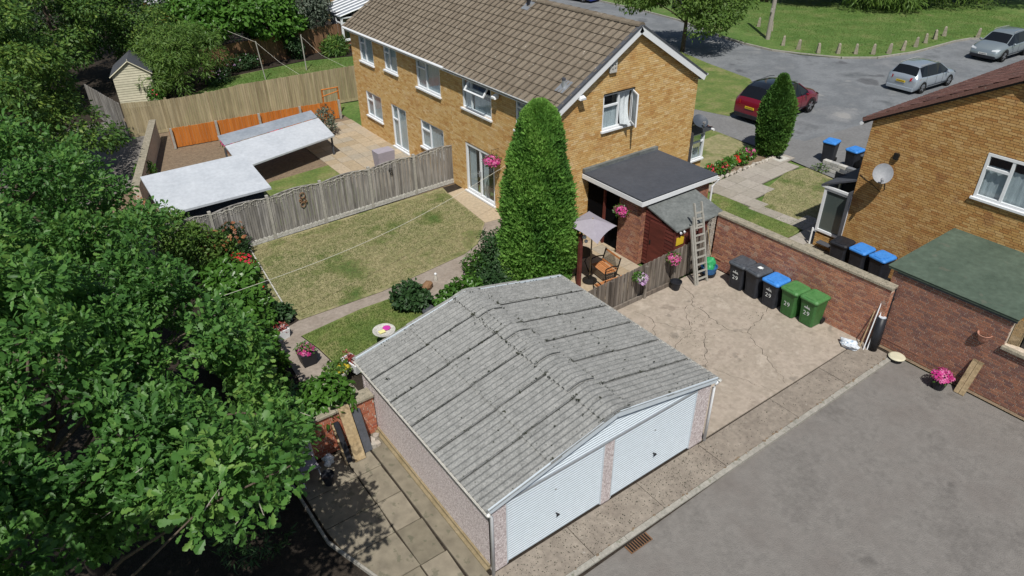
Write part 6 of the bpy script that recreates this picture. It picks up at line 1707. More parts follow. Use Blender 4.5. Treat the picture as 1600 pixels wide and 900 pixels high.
# ------------------------------------------------------------------ left side yard
LW_ = thing('low_brick_wall', 'low red brick wall with mossy coping behind the side yard', 'wall', (-1.2, 4.9, 0))
brick_wall(LW_, FR((-2.4, 4.9, 0), (1, 0, 0), (0, 0, 1), (0, -1, 0)), 2.43, 1.12, C['redB'], C['mortr'], 300, th=.24, bh=.078)
u = -2.4
while u < .02:
    b = MB(); b.box(u+.004, min(u+.5, .04)-.004, 4.84, 5.2, 1.125, 1.2); b.build('coping_stone', C['cope'], LW_, bevel=.012); u += .5
b = MB(); b.box(-.46, -.41, 4.86, 4.9, .02, 1.12); b.build('corner_strip', C['cope'], LW_)
# raised garden level filling behind the wall
def lean(name, label, x0, x1, yb, yt, zt, m, th_=.03, cat='plank', x_shift=0):
    t = thing(name, label, cat, ((x0+x1)/2, yb, .02))
    d = Vector((x_shift, yt-yb, zt)); b = MB(); b.box(0, x1-x0, 0, d.length, 0, th_, FR((x0, yb, .03), (1, 0, 0), d, Vector((1, 0, 0)).cross(d))); b.build('board', C[m], t); return t
lean('timber_plank', 'wide stained pale plank leaning on the low brick wall', -.86, -.60, 4.28, 4.86, 1.22, 'ply')
lean('slate_board', 'dark grey board leaning right of the pale plank', -.56, -.36, 4.42, 4.86, .98, 'slate')
lean('leaning_board', 'black panel half hidden left of the pale plank', -1.02, -.90, 4.36, 4.86, .86, 'black')
lean('timber_plank', 'thin pale lath leaning against the black panel', -1.07, -1.03, 4.3, 4.86, .82, 'ply')
for i, (x, y, s) in enumerate(((-.28, 4.66, .16), (-.2, 4.48, .11), (-.12, 4.7, .1), (-.3, 4.45, .08))):
    t = thing('broken_slab', ['largest broken stone in the corner by the garage', 'second broken stone in the garage corner', 'stone wedged against the garage plinth', 'smallest broken stone in the garage corner'][i], 'stone', (x, y, .02))
    b = MB(); b.prism([(x+s*math.cos(a+i)*(.8+.3*math.sin(a*3)), y+s*math.sin(a+i)*.8) for a in (0, 1.1, 2.3, 3.3, 4.4, 5.4)], .02, .09+.02*i); b.build('stone_body', C['stone'], t)
crumple('plastic_bag', 'blue and white carrier bag in the shade by the low brick wall', (-1.36, 4.6, .15), .12, .10, .17, C['bagw'], seed=11)
ch = thing('garden_chair', 'old folding garden chair under the overhanging plants', 'chair', (-1.9, 4.5, .02))
b = MB(); b.box(-2.08, -1.68, 4.25, 4.6, .42, .45); b.build('seat', C['umb'], ch)
b = MB(); b.box(0, .42, 0, .5, 0, .02, FR((-2.09, 4.62, .5), (1, 0, 0), (0, .3, .95), (0, -1, .3))); b.build('backrest', C['umb'], ch)
for x in (-2.08, -1.68):
    for y0, y1 in ((4.2, 4.62), (4.62, 4.2)):
        b = MB(); b.tube([(x, y0, .02), (x, y1, .5 if y1 > 4.5 else .44)], .013, 5); b.build('leg', C['steel'], ch)
for x in (-2.1, -1.66): b = MB(); b.tube([(x, 4.62, .45), (x, 4.78, 1.02)], .014, 5); b.build('back_frame', C['steel'], ch)
pt = thing('dark_pot', 'dark pot standing in shade in front of the old chair', 'pot', (-1.55, 4.1, .02))
b = MB(); b.lathe((-1.6, 4.05, .02), [(.1, 0), (.14, .25), (.155, .26), (.15, .29), (.13, .26), (.0, .22)], 14); b.build('pot_body', C['black'], pt)

# ------------------------------------------------------------------ the neighbour's yard
OF = thing('orange_fence', 'orange stained timber fence in the neighbour yard', 'fence', (5, 27.6, 0))
board_fence(OF, (.9, 27.9), (9.0, 27.1), .95, C['orange'], bw=.14, z0=.02)
for k in range(5): b = MB(); x = .9+k*2.02; b.box(x, x+.1, 27.72-k*.2, 27.8-k*.2, 0, 1.0); b.build('post', C['conc'], OF)
rt = thing('orange_handrail', 'small orange timber stair rail at the end of the tan fence', 'handrail', (9.5, 28.4, 0))
for x, y in ((8.7, 28.3), (9.5, 28.1)): b = MB(); b.box(x, x+.07, y, y+.07, 0, 1.25); b.build('baluster', C['orange'], rt)
b = MB(); b.tube([(8.7, 28.3, 1.25), (9.55, 28.1, 1.3)], .035, 4); b.tube([(8.7, 28.3, .9), (9.55, 28.1, 1.1)], .03, 4); b.build('rail', C['orange'], rt)
GS = thing('garden_shed', 'low shed with a wide pale grey roof in the neighbour yard', 'shed', (.3, 18.2, 0))
b = MB(); b.box(-1.5, 1.7, 16.9, 19.4, 0, 1.6); b.build('shed_wall', C['slate'], GS)
b = MB(); b.add([(-1.75, 16.7, 1.62), (1.95, 16.7, 1.62), (1.95, 19.6, 2.0), (-1.75, 19.6, 2.0), (-1.75, 16.7, 1.7), (1.95, 16.7, 1.7), (1.95, 19.6, 2.08), (-1.75, 19.6, 2.08)],
     [(3, 2, 1, 0), (4, 5, 6, 7), (0, 1, 5, 4), (1, 2, 6, 5), (2, 3, 7, 6), (3, 0, 4, 7)]); b.build('shed_roof', C['paleroof'], GS)
GN = thing('lean_to_roof', 'long slate-blue and pale lean-to roof along the neighbour patio', 'shelter', (4, 22, 0))
b = MB(); b.add([(2.1, 20.9, 1.0), (6.7, 22.2, 1.0), (6.7, 23.9, 1.35), (2.1, 22.9, 1.35), (2.1, 20.9, .93), (6.7, 22.2, .93), (6.7, 23.9, 1.28), (2.1, 22.9, 1.28)], [(0, 1, 2, 3), (7, 6, 5, 4), (0, 4, 5, 1), (1, 5, 6, 2), (2, 6, 7, 3), (3, 7, 4, 0)]); b.build('roof_panel', C['paleroof'], GN)
b = MB(); b.add([(2.1, 22.95, 1.36), (6.7, 23.95, 1.36), (6.7, 24.7, 1.5), (2.1, 23.9, 1.5)], [(0, 1, 2, 3)]); b.build('rear_panel', C['midroof'], GN)
for x, y in ((2.2, 21.1), (6.6, 22.4), (6.6, 24.4), (2.2, 23.6)): b = MB(); b.box(x, x+.07, y, y+.07, 0, 1.0); b.build('post', C['slate'], GN)
NP = thing('neighbour_patio', 'beige flagged patio beside the blurred house', 'patio', (7.5, 22, 0)); NP['kind'] = 'structure'; del NP['category']
flags(NP, Vector((5.9, 17.8, 0)), Vector((1, 0, 0)), Vector((0, 1, 0)), 6, 15, .58, .58, C['slabY'], z=.02)
YW = thing('yard_wall', 'low red brick wall ending the neighbour yard by the rear alley', 'wall', (-.2, 26, 0))
brick_wall(YW, FR((-1.9, 21.6, 0), (.30, 1, 0), (0, 0, 1), (-1, .30, 0)), 8.2, 1.0, C['red'], C['mortr'], 0, th=.22)
b = MB(); b.box(0, 8.2, 1.0, 1.06, -.26, .04, FR((-1.9, 21.6, 0), (.30, 1, 0), (0, 0, 1), (-1, .30, 0))); b.build('coping', C['cope'], YW)
for i, (x, y, m, lab) in enumerate(((3.0, 25.6, 'pinkfl', 'pink flowering tub by the orange fence'), (5.2, 25.6, 'redfl', 'red flowering tub in front of the orange fence'))):
    t = thing('flower_tub', lab, 'planter', (x, y, 0)); b = MB(); b.lathe((x, y, 0), [(.25, 0), (.34, .4), (.36, .42), (.3, .4)], 14); b.build('tub_body', C['terra'], t)
    foliage(t, [(x, y, .5, .4, .4, .25)], 60, SIMPLE, .12, C['laurel'], 90+i, name='foliage', spread=.1, per=4); add_flowers(t, [(x, y, .5, .42, .42, .28)], m, 60, .08, 92+i)
t = thing('wheeled_barbecue', 'covered dark barbecue standing by the blurred house wall', 'barbecue', (7.7, 19.4, 0)); b = MB(); b.taper((7.7, 19.4), .7, .5, .8, .6, .9, z0=.02); b.build('cover', C['umb'], t)
for dx in (-.3, .3): b = MB(); b.tube([(7.7+dx, 19.1, .1), (7.7+dx, 19.16, .1)], .1, 10); b.build('wheel', C['tyre'], t)
shrub('pot_shrub', 'teal green potted shrub on the neighbour patio near the house', [(7.4, 25.0, .7, .5, .5, .7)], 'greyl', 160, .14, 95, SIMPLE)

# tan fence behind the neighbour
F3 = thing('tan_fence', 'long tan close-board fence between neighbour yard and far garden', 'fence', (5, 30, 0))
A3, B3 = (-.42, 30.72), (11.6, 29.3)
def top3(t): return 1.72-.14*math.sin(math.pi*min(t*2.2, 1))+.25*max(0, t-.2)
board_fence(F3, A3, B3, 1.7, C['tan'], bw=.11, z0=.12, nmax=300, topfn=top3, rough=.012)
b = MB(); d = Vector((B3[0]-A3[0], B3[1]-A3[1], 0)); b.box(0, d.length, .0, .14, -.01, .04, FR((A3[0], A3[1], 0), d, (0, 0, 1), d.cross(Vector((0, 0, 1))))); b.build('gravel_board', C['tan'], F3)
for k in range(7):
    p = Vector((A3[0], A3[1], 0))+d*(k/6.3); b = MB(); b.box(p.x, p.x+.1, p.y+.02, p.y+.12, 0, 1.65); b.build('post', C['tan'], F3)
F4 = thing('tan_fence', 'shaded return of grey boards running back from the tan fence corner', 'fence', (-.8, 33, 0))
board_fence(F4, (-.5, 30.75), (-1.3, 35.6), 1.7, C['wfence'], bw=.13, z0=.05)
# cream shed
CS = thing('garden_shed', 'cream boarded garden shed with dark apex roof under the trees', 'shed', (1.1, 36.5, 0))
c0 = Vector((.15, 35.9, 0)); ca = Vector((1, -.25, 0)).normalized(); cbk = Vector((.25, 1, 0)).normalized()
fs1 = FR(c0, ca, (0, 0, 1), (-.25*1, -1, 0)); Ws, Hs, Hp = 1.85, 1.85, 2.5
z = 0
while z < Hp:
    h = .13
    lo = 0 if z < Hs else (z-Hs)/(Hp-Hs)*Ws/2; hi = Ws-lo; lo2 = 0 if z+h < Hs else min(Ws/2, (z+h-Hs)/(Hp-Hs)*Ws/2); hi2 = Ws-lo2
    b = MB(); b.add([fs1(lo, z, .025), fs1(hi, z, .025), fs1(hi2, z+h, .005), fs1(lo2, z+h, .005), fs1(lo, z, -.02), fs1(hi, z, -.02)], [(0, 1, 2, 3), (4, 5, 1, 0)]); b.build('shiplap_board', C['cream'], CS); z += h
fs2 = FR(c0, cbk, (0, 0, 1), -ca)
b = MB(); b.box(0, 2.3, 0, Hs, -.03, 0, fs2); b.box(0, 2.3, 0, Hs, -Ws-.03, -Ws, fs2); b.build('side_wall', C['wfence'], CS)
for s in (0, 1):
    e = fs1(-.12 if s == 0 else Ws+.12, Hs-.08, .1); r_ = fs1(Ws/2, Hp+.02, .1); d = r_-e
    b = MB(); V = [e, r_, r_+cbk*2.55, e+cbk*2.55]; b.add(V+[v-Vector((0, 0, .05)) for v in V], [(0, 3, 2, 1) if s else (0, 1, 2, 3), (4, 5, 6, 7), (0, 1, 5, 4), (1, 2, 6, 5), (2, 3, 7, 6), (3, 0, 4, 7)]); b.build('roof_panel', C['slate'], CS)
    b = MB(); b.tube([e-ca*0+Vector((0, 0, -.05)), r_+Vector((0, 0, -.05))], .03, 4); b.build('barge_trim', C['cream'], CS)
# far garden things
WP1 = thing('washing_post', 'white washing post on the left of the far lawn', 'post', (8.37, 36.52, 0)); b = MB(); b.tube([(8.37, 36.5, 0), (8.25, 36.6, 2.3)], .028, 6); b.build('post_shaft', C['conc'], WP1)
WP2 = thing('washing_post', 'white washing post on the right of the far lawn', 'post', (11.2, 37.0, 0)); b = MB(); b.tube([(11.2, 37.0, 0), (11.2, 37.0, 2.2)], .035, 6); b.build('post_shaft', C['conc'], WP2)
wl2 = thing('washing_line', 'thin cords running from the far washing post down to the tan fence', 'washing line', (8.25, 36.6, 2.3)); b = MB()
b.tube([(8.25, 36.6, 2.25), (8.3, 33, 1.8), (8.4, 30.0, 1.65)], .007, 4); b.tube([(8.25, 36.6, 2.25), (7.0, 39.5, 2.8)], .007, 4); b.tube([(11.2, 37, 2.1), (10.8, 33, 1.8), (10.8, 29.7, 1.8)], .006, 4); b.build('cord', C['rope'], wl2)
F5 = thing('brown_panel_fence', 'brown panel fence under the magnolia at the far garden end', 'fence', (10, 40.5, 0))
board_fence(F5, (5.6, 39.6), (16.0, 41.2), 1.65, C['brownf'], bw=.14, z0=.02)
CN = thing('conservatory', 'white framed glass conservatory at the far garden end', 'conservatory', (17, 43, 0))
fc = FR((15.5, 44.2, 0), (.0, -1, 0), (0, 0, 1), (-1, 0, 0))
b = MB(); b.box(0, 3.6, 0, .55, -.2, 0, fc); b.build('dwarf_wall', C['redB'], CN)
window(CN, fc, 0, 3.6, .6, 2.1, cols=((0, .25), (.25, .5), (.5, .75), (.75, 1)), transoms=((0, .75), (1, .75), (2, .75), (3, .75)), depth=0, t=.08)
fc2 = FR((15.5, 40.6, 0), (1, 0, 0), (0, 0, 1), (0, -1, 0)); b = MB(); b.box(0, 3, 0, .55, -.2, 0, fc2); b.build('dwarf_wall', C['redB'], CN)
window(CN, fc2, 0, 3, .6, 2.1, cols=((0, .33), (.33, .66), (.66, 1)), transoms=((0, .75), (1, .75), (2, .75)), depth=0, t=.08)
b = MB(); b.add([(15.4, 40.5, 2.15), (18.5, 40.5, 2.9), (18.5, 44.3, 2.9), (15.4, 44.3, 2.15)], [(0, 1, 2, 3)]); b.build('glass_roof', C['midroof'], CN)
for k in range(7):
    y = 40.5+k*.63; b = MB(); b.tube([(15.38, y, 2.2), (18.5, y, 2.95)], .05, 4); b.build('roof_bar', C['white'], CN)
FH = thing('brick_house', 'far buff brick house behind the conservatory at the top edge', 'house', (22, 45, 0))
brick_wall(FH, FR((18.5, 50.5, 0), (0, -1, 0), (0, 0, 1), (-1, 0, 0)), 11, 5, C['buff'], C['mortb'], 0, bl=.3, bh=.1)
b = MB(); b.box(18.75, 25, 39.5, 50.5, 0, 4.99); b.build('house_body', C['mortb'], FH); b = MB(); b.prism([(18.2, 39.2), (25.5, 39.2), (25.5, 50.8), (18.2, 50.8)], 5.0, 5.1); b.build('roof_slab', C['tile'], FH)
FB = thing('far_outbuilding', 'white trimmed grey roofed bungalow corner at the top edge', 'house', (7.5, 57, 0))
b = MB(); b.box(6.5, 12, 55, 60, 0, 2.3); b.build('wall', C['orange'], FB); b = MB(); b.add([(6, 54.6, 2.35), (12.5, 54.6, 2.35), (12.5, 57.5, 3.6), (6, 57.5, 3.6)], [(0, 1, 2, 3)]); b.build('roof_panel', C['midroof'], FB)
b = MB(); b.box(6, 12.5, 54.5, 54.6, 2.05, 2.35); b.box(5.9, 6.0, 54.5, 57.5, 2.2, 2.6); b.build('fascia', C['white'], FB)
FB2 = thing('dark_boarded_shed', 'dark slatted shed left of the white trimmed bungalow', 'shed', (4.8, 57.5, 0))
b = MB()
for k in range(9): bq = MB(); bq.box(3.4+k*.3, 3.67+k*.3, 56.5, 56.6, 0, 2.4); bq.build('board', C['slate'], FB2)
b.box(3.4, 6.1, 56.7, 59, 0, 2.35); b.build('shed_body', C['slate'], FB2)

# ------------------------------------------------------------------ low block wall, pole, bollards
BWk = thing('block_wall', 'low painted block wall, half pale and half slate, beside the blue bins', 'wall', (22.9, 7.2, 0))
for r_ in range(3):
    for k in range(5):
        y = 7.95-k*.36-(r_ % 2)*.12; m = 'stoned' if y > 7.2 else 'stoneg'
        b = MB(); b.box(22.75, 22.97, y-.35, y-.012, .01+r_*.15, .15+r_*.15); b.build('block', C[m], BWk, bevel=.012)
shrub('weed_clump', 'small green weeds at the foot of the low block wall', [(22.65, 7.9, .08, .2, .3, .1)], 'lime', 40, .1, 97, SIMPLE, stems=False)
PL = thing('utility_pole', 'weathered wooden utility pole leaning at the edge of the park', 'pole', (40.6, 24.1, 0))
b = MB(); b.tube([(40.6, 24.1, 0), (40.9, 24.2, 8)], [.16, .12], 10); b.build('pole_shaft', C['barkL'], PL)
b = MB(); b.box(40.4, 40.46, 24.0, 24.12, 1.9, 2.15); b.build('number_plate', C['stone'], PL)
bpos = [(43.5, 27.1), (43.0, 25.6), (39.9, 22.3), (39.8, 21.0), (39.95, 19.6), (40.9, 18.75), (41.7, 17.95), (42.5, 17.2), (43.45, 16.65), (44.9, 16.5), (46.55, 16.5), (48.1, 16.65), (49.7, 16.8), (51.2, 16.9), (52.5, 15.2), (54.5, 14.2)]
def bollard():
    t = thing('bollard', 'tapered concrete bollard on the grass edge of the park', 'bollard', (0, 0, 0), 0, 'concrete bollards along the park edge')
    b = MB(); b.taper((0, 0), .26, .26, .15, .15, .62, z0=-.02); b.build('bollard_shaft', C['cope'], t, world=False, bevel=.012)
    b = MB(); b.taper((0, 0), .15, .15, .06, .06, .07, z0=.60); b.build('bollard_cap', C['cope'], t, world=False)
    return t
bl = bollard()
_ord = ['first', 'second', 'third', 'fourth', 'fifth', 'sixth', 'seventh', 'eighth', 'ninth', 'tenth', 'eleventh', 'twelfth', 'thirteenth']
BLAB = ['pale bollard standing just left of the utility pole', 'pale bollard directly behind the utility pole']+['%s concrete bollard to the right of the utility pole along the kerb' % q for q in _ord]+['last concrete bollard, behind the grey-green crossover']
for i, (x, y) in enumerate(bpos):
    o = bl if i == 0 else copy_tree(bl)
    o['label'] = BLAB[i]; o.location = (x, y, .03); o.rotation_euler = (random.uniform(-.06, .06), random.uniform(-.06, .06), random.uniform(0, 1))

# ------------------------------------------------------------------ cars
def car(name, label, loc, rz, L, Wd, H, paint, rearplate='plateY', suv=0, dark_roof=False, front_view=False):
    t = thing(name, label, 'car', loc, rz)
    w2 = Wd/2; zb = .22+.05*suv; belt = H*.60
    # stations: x, ztop, roof half-width, belt z, half width, zbottom
    f = L/4.4
    S = [(0.02, H*.50, .60, H*.42, .84), (0.06*f, H*.60, .74, H*.52, .93), (.16*f, H*.68, .80, belt+.04, .97), (.50*f, H*.95, .66, belt+.03, .99), (.95*f, H*.995, .70, belt+.01, 1), (1.15*f, H*1.0, .71, belt, 1), (1.25*f, H*1.0, .71, belt, 1),
         (1.95*f, H*.995, .71, belt-.02, 1), (2.05*f, H*.99, .71, belt-.02, 1), (2.5*f, H*.955, .68, belt-.03, 1), (2.62*f, H*.925, .68, belt-.03, 1), (3.3*f, H*.665, .80, belt-.05, 1), (3.42*f, H*.655, .80, belt-.06, .99), (3.9*f, H*.61, .74, H*.52, .96), (4.22*f, H*.53, .66, H*.45, .90), (4.37*f, H*.42, .6, H*.34, .82)]
    N = 8; V = []
    for (x, zt, rw, zbelt, hw) in S:
        X = x-L/2; hw = hw*w2; r_ = rw*w2
        half = [(hw*.9, zb), (hw, zb+.14), (hw*1.0, (zb+zbelt)/2), (hw*.985, zbelt-.05), (hw*.95, zbelt), (r_, zt-.035), (r_*.75, zt-.005), (0, zt+.012)]
        V += [(y_, X, z) for y_, z in half]      # local: x lateral, y length
    nS = len(S); paint_, side_, wind_, rear_, roof_ = MB(), MB(), MB(), MB(), MB()
    VL = V; VR = [(-x, y, z) for x, y, z in V]
    def quad(mb, i, k):
        a, b_, c_, d_ = i*N+k, (i+1)*N+k, (i+1)*N+k+1, i*N+k+1
        mb.add([VL[a], VL[b_], VL[c_], VL[d_]], [(0, 1, 2, 3)], 0, .5); mb.add([VR[a], VR[d_], VR[c_], VR[b_]], [(0, 1, 2, 3)], 0, .5)
    for i in range(nS-1):
        for k in range(N-1):
            tgt = paint_
            if k == 4 and i in (3, 4, 5, 6, 7, 8, 9, 10): tgt = side_
            if k >= 5 and i == 2: tgt = rear_
            if k >= 5 and i == 10: tgt = wind_
            if dark_roof and k >= 5 and 3 <= i <= 9: tgt = roof_
            quad(tgt, i, k)
    for i, fl2 in ((0, False), (nS-1, True)):
        a = [VL[i*N+k] for k in range(N)]+[VR[i*N+k] for k in range(N-2, -1, -1)]
        paint_.add(a, [tuple(range(len(a)))[::-1] if fl2 else tuple(range(len(a)))], 0, .5)
    def weld(o):
        bm = bmesh.new(); bm.from_mesh(o.data); bmesh.ops.remove_doubles(bm, verts=bm.verts, dist=.0005); bmesh.ops.recalc_face_normals(bm, faces=bm.faces); bm.to_mesh(o.data); bm.free(); return o
    weld(paint_.build('body', paint, t, smooth=True, world=False))
    weld(side_.build('side_window', C['carglass'], t, world=False)); weld(wind_.build('windscreen', C['carglass'], t, smooth=True, world=False)); weld(rear_.build('rear_window', C['carglass'], t, smooth=True, world=False))
    if dark_roof: weld(roof_.build('roof', C['carglass'], t, smooth=True, world=False))
    for s in (-1, 1):
        P_ = [(V[i*N+5][0]*s, V[i*N+5][1], V[i*N+5][2]+.004) for i in (10, 11)]
        b = MB(); b.tube(P_, .03, 5); b.build('pillar', paint, t, world=False)
        P_ = [(V[5*N+4][0]*s*1.0, V[5*N+4][1]+.05, V[5*N+4][2]), (V[5*N+5][0]*s, V[5*N+5][1]+.05, V[5*N+5][2])]
        b = MB(); b.tube(P_, .022, 4); b.build('pillar', C['black'], t, world=False)
    wr = .33+.03*suv
    for sx in (-1, 1):
        for yy in (-L/2+.82*f, L/2-.86*f):
            b = MB(); n = 20; V2 = []; F2 = []
            prof = [(0.0, wr*.62), (.01, wr*.66), (.01, wr*.97), (-.03, wr), (-.2, wr)]
            for dx, rr in prof:
                for k in range(n): a = 2*math.pi*k/n; V2.append((sx*(w2*1.005+dx), yy+rr*math.cos(a), wr+rr*math.sin(a)))
            for i in range(len(prof)-1):
                for k in range(n): F2.append((i*n+k, i*n+(k+1) % n, (i+1)*n+(k+1) % n, (i+1)*n+k))
            b.add(V2, F2); wh = b.build('tyre', C['tyre'], t, world=False)
            b = MB()
            for k in range(5):
                a = 2*math.pi*k/5; ca_, sa_ = math.cos(a), math.sin(a)
                b.add([(sx*(w2+.004), yy-sa_*.035, wr+ca_*.035), (sx*(w2+.004), yy+ca_*wr*.62-sa_*.06, wr+sa_*wr*.62+ca_*.06), (sx*(w2+.004), yy+ca_*wr*.62+sa_*.06, wr+sa_*wr*.62-ca_*.06), (sx*(w2+.004), yy+sa_*.035, wr-ca_*.035)], [(0, 1, 2, 3)])
            b.tube([(sx*(w2-.02), yy, wr), (sx*(w2+.006), yy, wr)], wr*.16, 10); b.build('rim', C['rim'], wh, world=False)
            b = MB(); n = 16; V3 = []; F3_ = []
            for k in range(n+1):
                a = math.pi*k/n
                for rr, dx in ((wr*1.05, .004), (wr*1.2, .012)): V3.append((sx*(w2+dx), yy+rr*math.cos(a), wr+rr*math.sin(a)))
            for k in range(n): F3_.append((2*k, 2*k+1, 2*k+3, 2*k+2))
            b.add(V3, F3_); b.build('wheel_arch', C['black'] if suv else paint, t, world=False)
    yb = -L/2
    b = MB(); b.box(-w2*.86, w2*.86, yb-.012, yb+.3, zb-.04, zb+.16); b.build('rear_bumper', C['black'] if suv else paint, t, world=False, bevel=.03)
    b = MB(); b.box(-w2*.82, w2*.82, L/2-.3, L/2+.0, zb-.04, zb+.14); b.build('front_bumper', C['black'], t, world=False, bevel=.03)
    for s in (-1, 1):
        b = MB(); b.add([(s*w2*.95, yb+.12, H*.50), (s*w2*.55, yb-.02, H*.50), (s*w2*.55, yb+.02, H*.60), (s*w2*.93, yb+.2, H*.62), (s*w2*.99, yb+.42, H*.56)], [(0, 1, 2, 3, 4)]); b.build('tail_light', C['lampr'], t, world=False)
        b = MB(); b.add([(s*w2*.88, L/2-.14, H*.43), (s*w2*.5, L/2-.02, H*.42), (s*w2*.5, L/2-.06, H*.47), (s*w2*.9, L/2-.3, H*.505)], [(0, 1, 2, 3)]); b.build('headlight', C['lampw'], t, world=False)
        b = MB(); b.ball((s*(w2+.09), .72*f, belt+.03), (.1, .06, .075), sub=2); b.build('wing_mirror', paint, t, world=False)
    b = MB(); b.box(-.26, .26, yb-.028, yb-.012, H*.40, H*.40+.11); pl = b.build('number_plate', C[rearplate], t, world=False)
    b = MB()
    for k in range(7): b.box(-.22+k*.062, -.18+k*.062, yb-.031, yb-.028, H*.40+.025, H*.40+.085)
    b.build('plate_marks', C['black'], pl, world=False)
    b = MB(); b.box(-.26, .26, L/2+.0, L/2+.014, H*.27, H*.27+.11); pf = b.build('number_plate', C['plateW'], t, world=False)
    b = MB()
    for k in range(7): b.box(-.22+k*.062, -.18+k*.062, L/2+.014, L/2+.017, H*.27+.025, H*.27+.085)
    b.build('plate_marks', C['black'], pf, world=False)
    b = MB(); b.box(-w2*.6, w2*.6, L/2-.12, L/2-.005, H*.18, H*.25); b.build('lower_grille', C['black'], t, world=False)
    for s in (-1, 1): b = MB(); b.tube([(s*w2*.66, -L/2+.6*f, H*.99), (s*w2*.67, 0, H*1.02), (s*w2*.66, .3*f, H*.985)], .014, 5); b.build('roof_rail', C['alu'] if not dark_roof else C['black'], t, world=False)
    for s in (-1, 1):
        for i in (4, 7, 10):
            b = MB(); b.tube([(s*(abs(V[i*N+k][0])+.002), V[i*N+k][1]+.06, V[i*N+k][2]) for k in (1, 2, 3, 4)], .007, 4); b.build('door_gap', C['black'], t, world=False)
        b = MB(); b.tube([(s*(abs(V[i*N+1][0])+.003), V[i*N+1][1], V[i*N+1][2]+.0) for i in range(4, 12)], .02, 4); b.build('sill_trim', C['black'], t, world=False)
    for s in (-1, 1):
        for yy in (-.12, .95):
            b = MB(); b.box(s*w2*.985-.012, s*w2*.985+.012, yy*f-.09-.25, yy*f+.09-.25, belt-.13, belt-.10); b.build('door_handle', paint, t, world=False)
    return t
car('parked_car', 'dark red car with black roof parked behind the small cypress', (27.5, 13.75, .0), R(-88), 4.85, 2.05, 1.78, C['carred'], suv=1, dark_roof=True)
car('parked_car', 'silver hatchback with red tail lights in the turning circle', (38.1, 11.75, -.02), R(-93), 4.3, 1.82, 1.5, C['carsil'], suv=0)
car('parked_car', 'pale grey-green crossover facing the camera at the right edge', (48.6, 12.1, -.02), R(88), 4.6, 1.9, 1.62, C['cargry'], suv=1)
car('parked_car', 'black car on the paved drive behind the street tree', (43.6, 34.4, -.015), R(-35), 4.4, 1.85, 1.5, C['carblk'])
car('parked_car', 'deep blue car just showing above the brown roof ridge', (40.2, 44.5, -.02), R(10), 4.3, 1.8, 1.45, C['carblu'])

# ------------------------------------------------------------------ alley side bits
t = thing('flower_pot', 'pot of bright pink flowers at the outhouse wall foot in the alley', 'pot', (12.45, -2.4, -.05))
b = MB(); b.lathe((12.5, -2.3, -.05), [(.14, 0), (.2, .28), (.22, .3), (.18, .28)], 14); b.build('pot_body', C['black'], t)
foliage(t, [(12.5, -2.3, .32, .2, .2, .14)], 40, SIMPLE, .08, C['laurel'], 98, name='foliage', spread=.06, per=4); add_flowers(t, [(12.5, -2.3, .34, .23, .23, .17)], 'pinkfl', 120, .07, 99)
t = thing('timber_plank', 'pair of pale new timber planks leaning on the purple-red wall', 'planks', (12.9, -2.7, 0))
for dy in (0, .13):
    d = Vector((.28, -.05, .92)); b = MB(); b.box(0, .12, 0, 1.0, 0, .03, FR((12.7, -2.62-dy, -.04), (0, -1, 0), d, (-.92, 0, .28))); b.build('board', C['ply'], t)
t = thing('cream_lid', 'round cream lid propped near the black pole', 'lid', (12.78, -1.2, -.05))
b = MB(); b.lathe((12.72, -1.05, .06), [(.2, 0), (.22, .03), (.18, .06), (.0, .07)], 18); b.build('lid_body', C['cream'], t)
b = MB(); b.lathe((12.72, -1.05, -.05), [(.16, 0), (.18, .11), (.12, .11)], 16); b.build('tub_body', C['black'], t)

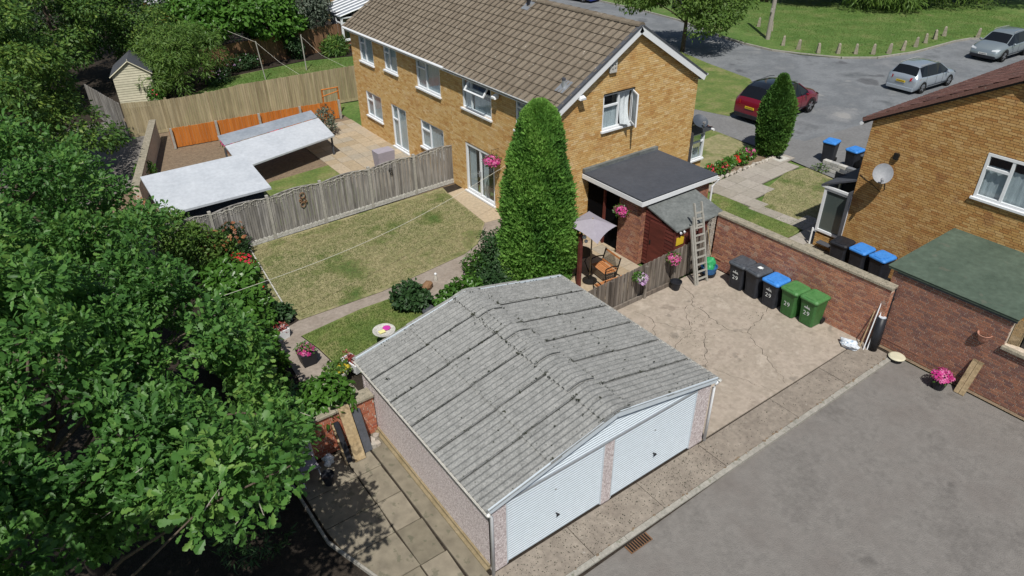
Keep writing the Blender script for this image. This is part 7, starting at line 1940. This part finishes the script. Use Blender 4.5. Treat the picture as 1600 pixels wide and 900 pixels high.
# ------------------------------------------------------------------ short grass blades on the lawns in view
def grass(name, poly, n, m, size, z, seed):
    r = np.random.default_rng(seed); P = np.array(poly); lo, hi = P.min(0), P.max(0)
    q = lo+(hi-lo)*r.random((int(n*2.2), 2)); ins = np.zeros(len(q), bool)
    for i in range(len(P)):
        (x1, y1), (x2, y2) = P[i], P[i-1]
        c = (y1 > q[:, 1]) != (y2 > q[:, 1]); xx = (x2-x1)*(q[:, 1]-y1)/(y2-y1+1e-9)+x1; ins ^= c & (q[:, 0] < xx)
    q = q[ins][:n]; k = len(q); Q = np.concatenate([q, np.full((k, 1), z)], 1)
    nz = vnoise(Q, 1.1, seed); nz2 = vnoise(Q, 3.5, seed+1)
    rnd = np.clip(.5-.55*nz-.3*nz2+r.normal(size=k)*.13, 0, .999)
    Rm = basis(np.tile([[0, 0, 1.]], (k, 1))+r.normal(size=(k, 3))*.15, r.random(k)*6.28)
    o = inst_mesh(name, TUFT[0], TUFT[1], Q, Rm, size*(.6+.8*r.random(k)), rnd, C[m], None)
    return o
grass('grass', [(.55, 15.85), (8.6, 16.0), (8.5, 15.5), (8.25, 12.5), (7.1, 11.35), (6.3, 11.0), (3.9, 10.68), (.34, 10.62), (.15, 12.3)], 42000, 'grass', .035, .03, 101)
grass('grass', [(.06, 9.72), (.22, 8.9), (.33, 7.7), (1.3, 6.4), (3.2, 6.0), (3.45, 8.1), (3.48, 8.95), (3.0, 9.95)], 12000, 'grassG', .04, .03, 102)
grass('grass', [(17.6, 7.2), (19.3, 8.05), (21.3, 8.6), (22.3, 8.3), (22.0, 6.5), (19.5, 4.2), (18.0, 4.7), (17.9, 5.3)], 9000, 'grass', .03, .02, 103)
grass('grass', [(14.0, 5.35), (16.5, 5.0), (17.8, 5.2), (17.15, 7.0), (17.3, 8.9), (14.2, 9.2)], 9000, 'grassG', .03, .02, 104)
grass('grass', [(40.2, 22), (39.2, 20.3), (42, 17), (50, 16.2), (62, 13), (66, 30), (50, 40), (43, 34)], 45000, 'grassG', .06, .03, 105)
grass('grass', [(5.2, 36.2), (7, 38.4), (12, 38.9), (15, 38.0), (16, 31.2), (10, 30.4)], 9000, 'grassG', .07, .02, 106)
for o in [o for o in bpy.data.objects if o.name.startswith('grass')]:
    o['kind'] = 'stuff'; o['category'] = 'grass'
gl = ['short dry grass blades of the large rear lawn', 'short green grass blades of the small rear lawn', 'dry front grass between path and block wall', 'green front grass strip behind the boundary wall', 'park grass beyond the bollards', 'grass of the far garden beyond the tan fence']
for o, s in zip([o for o in bpy.data.objects if o.name.startswith('grass')], gl): o['label'] = s
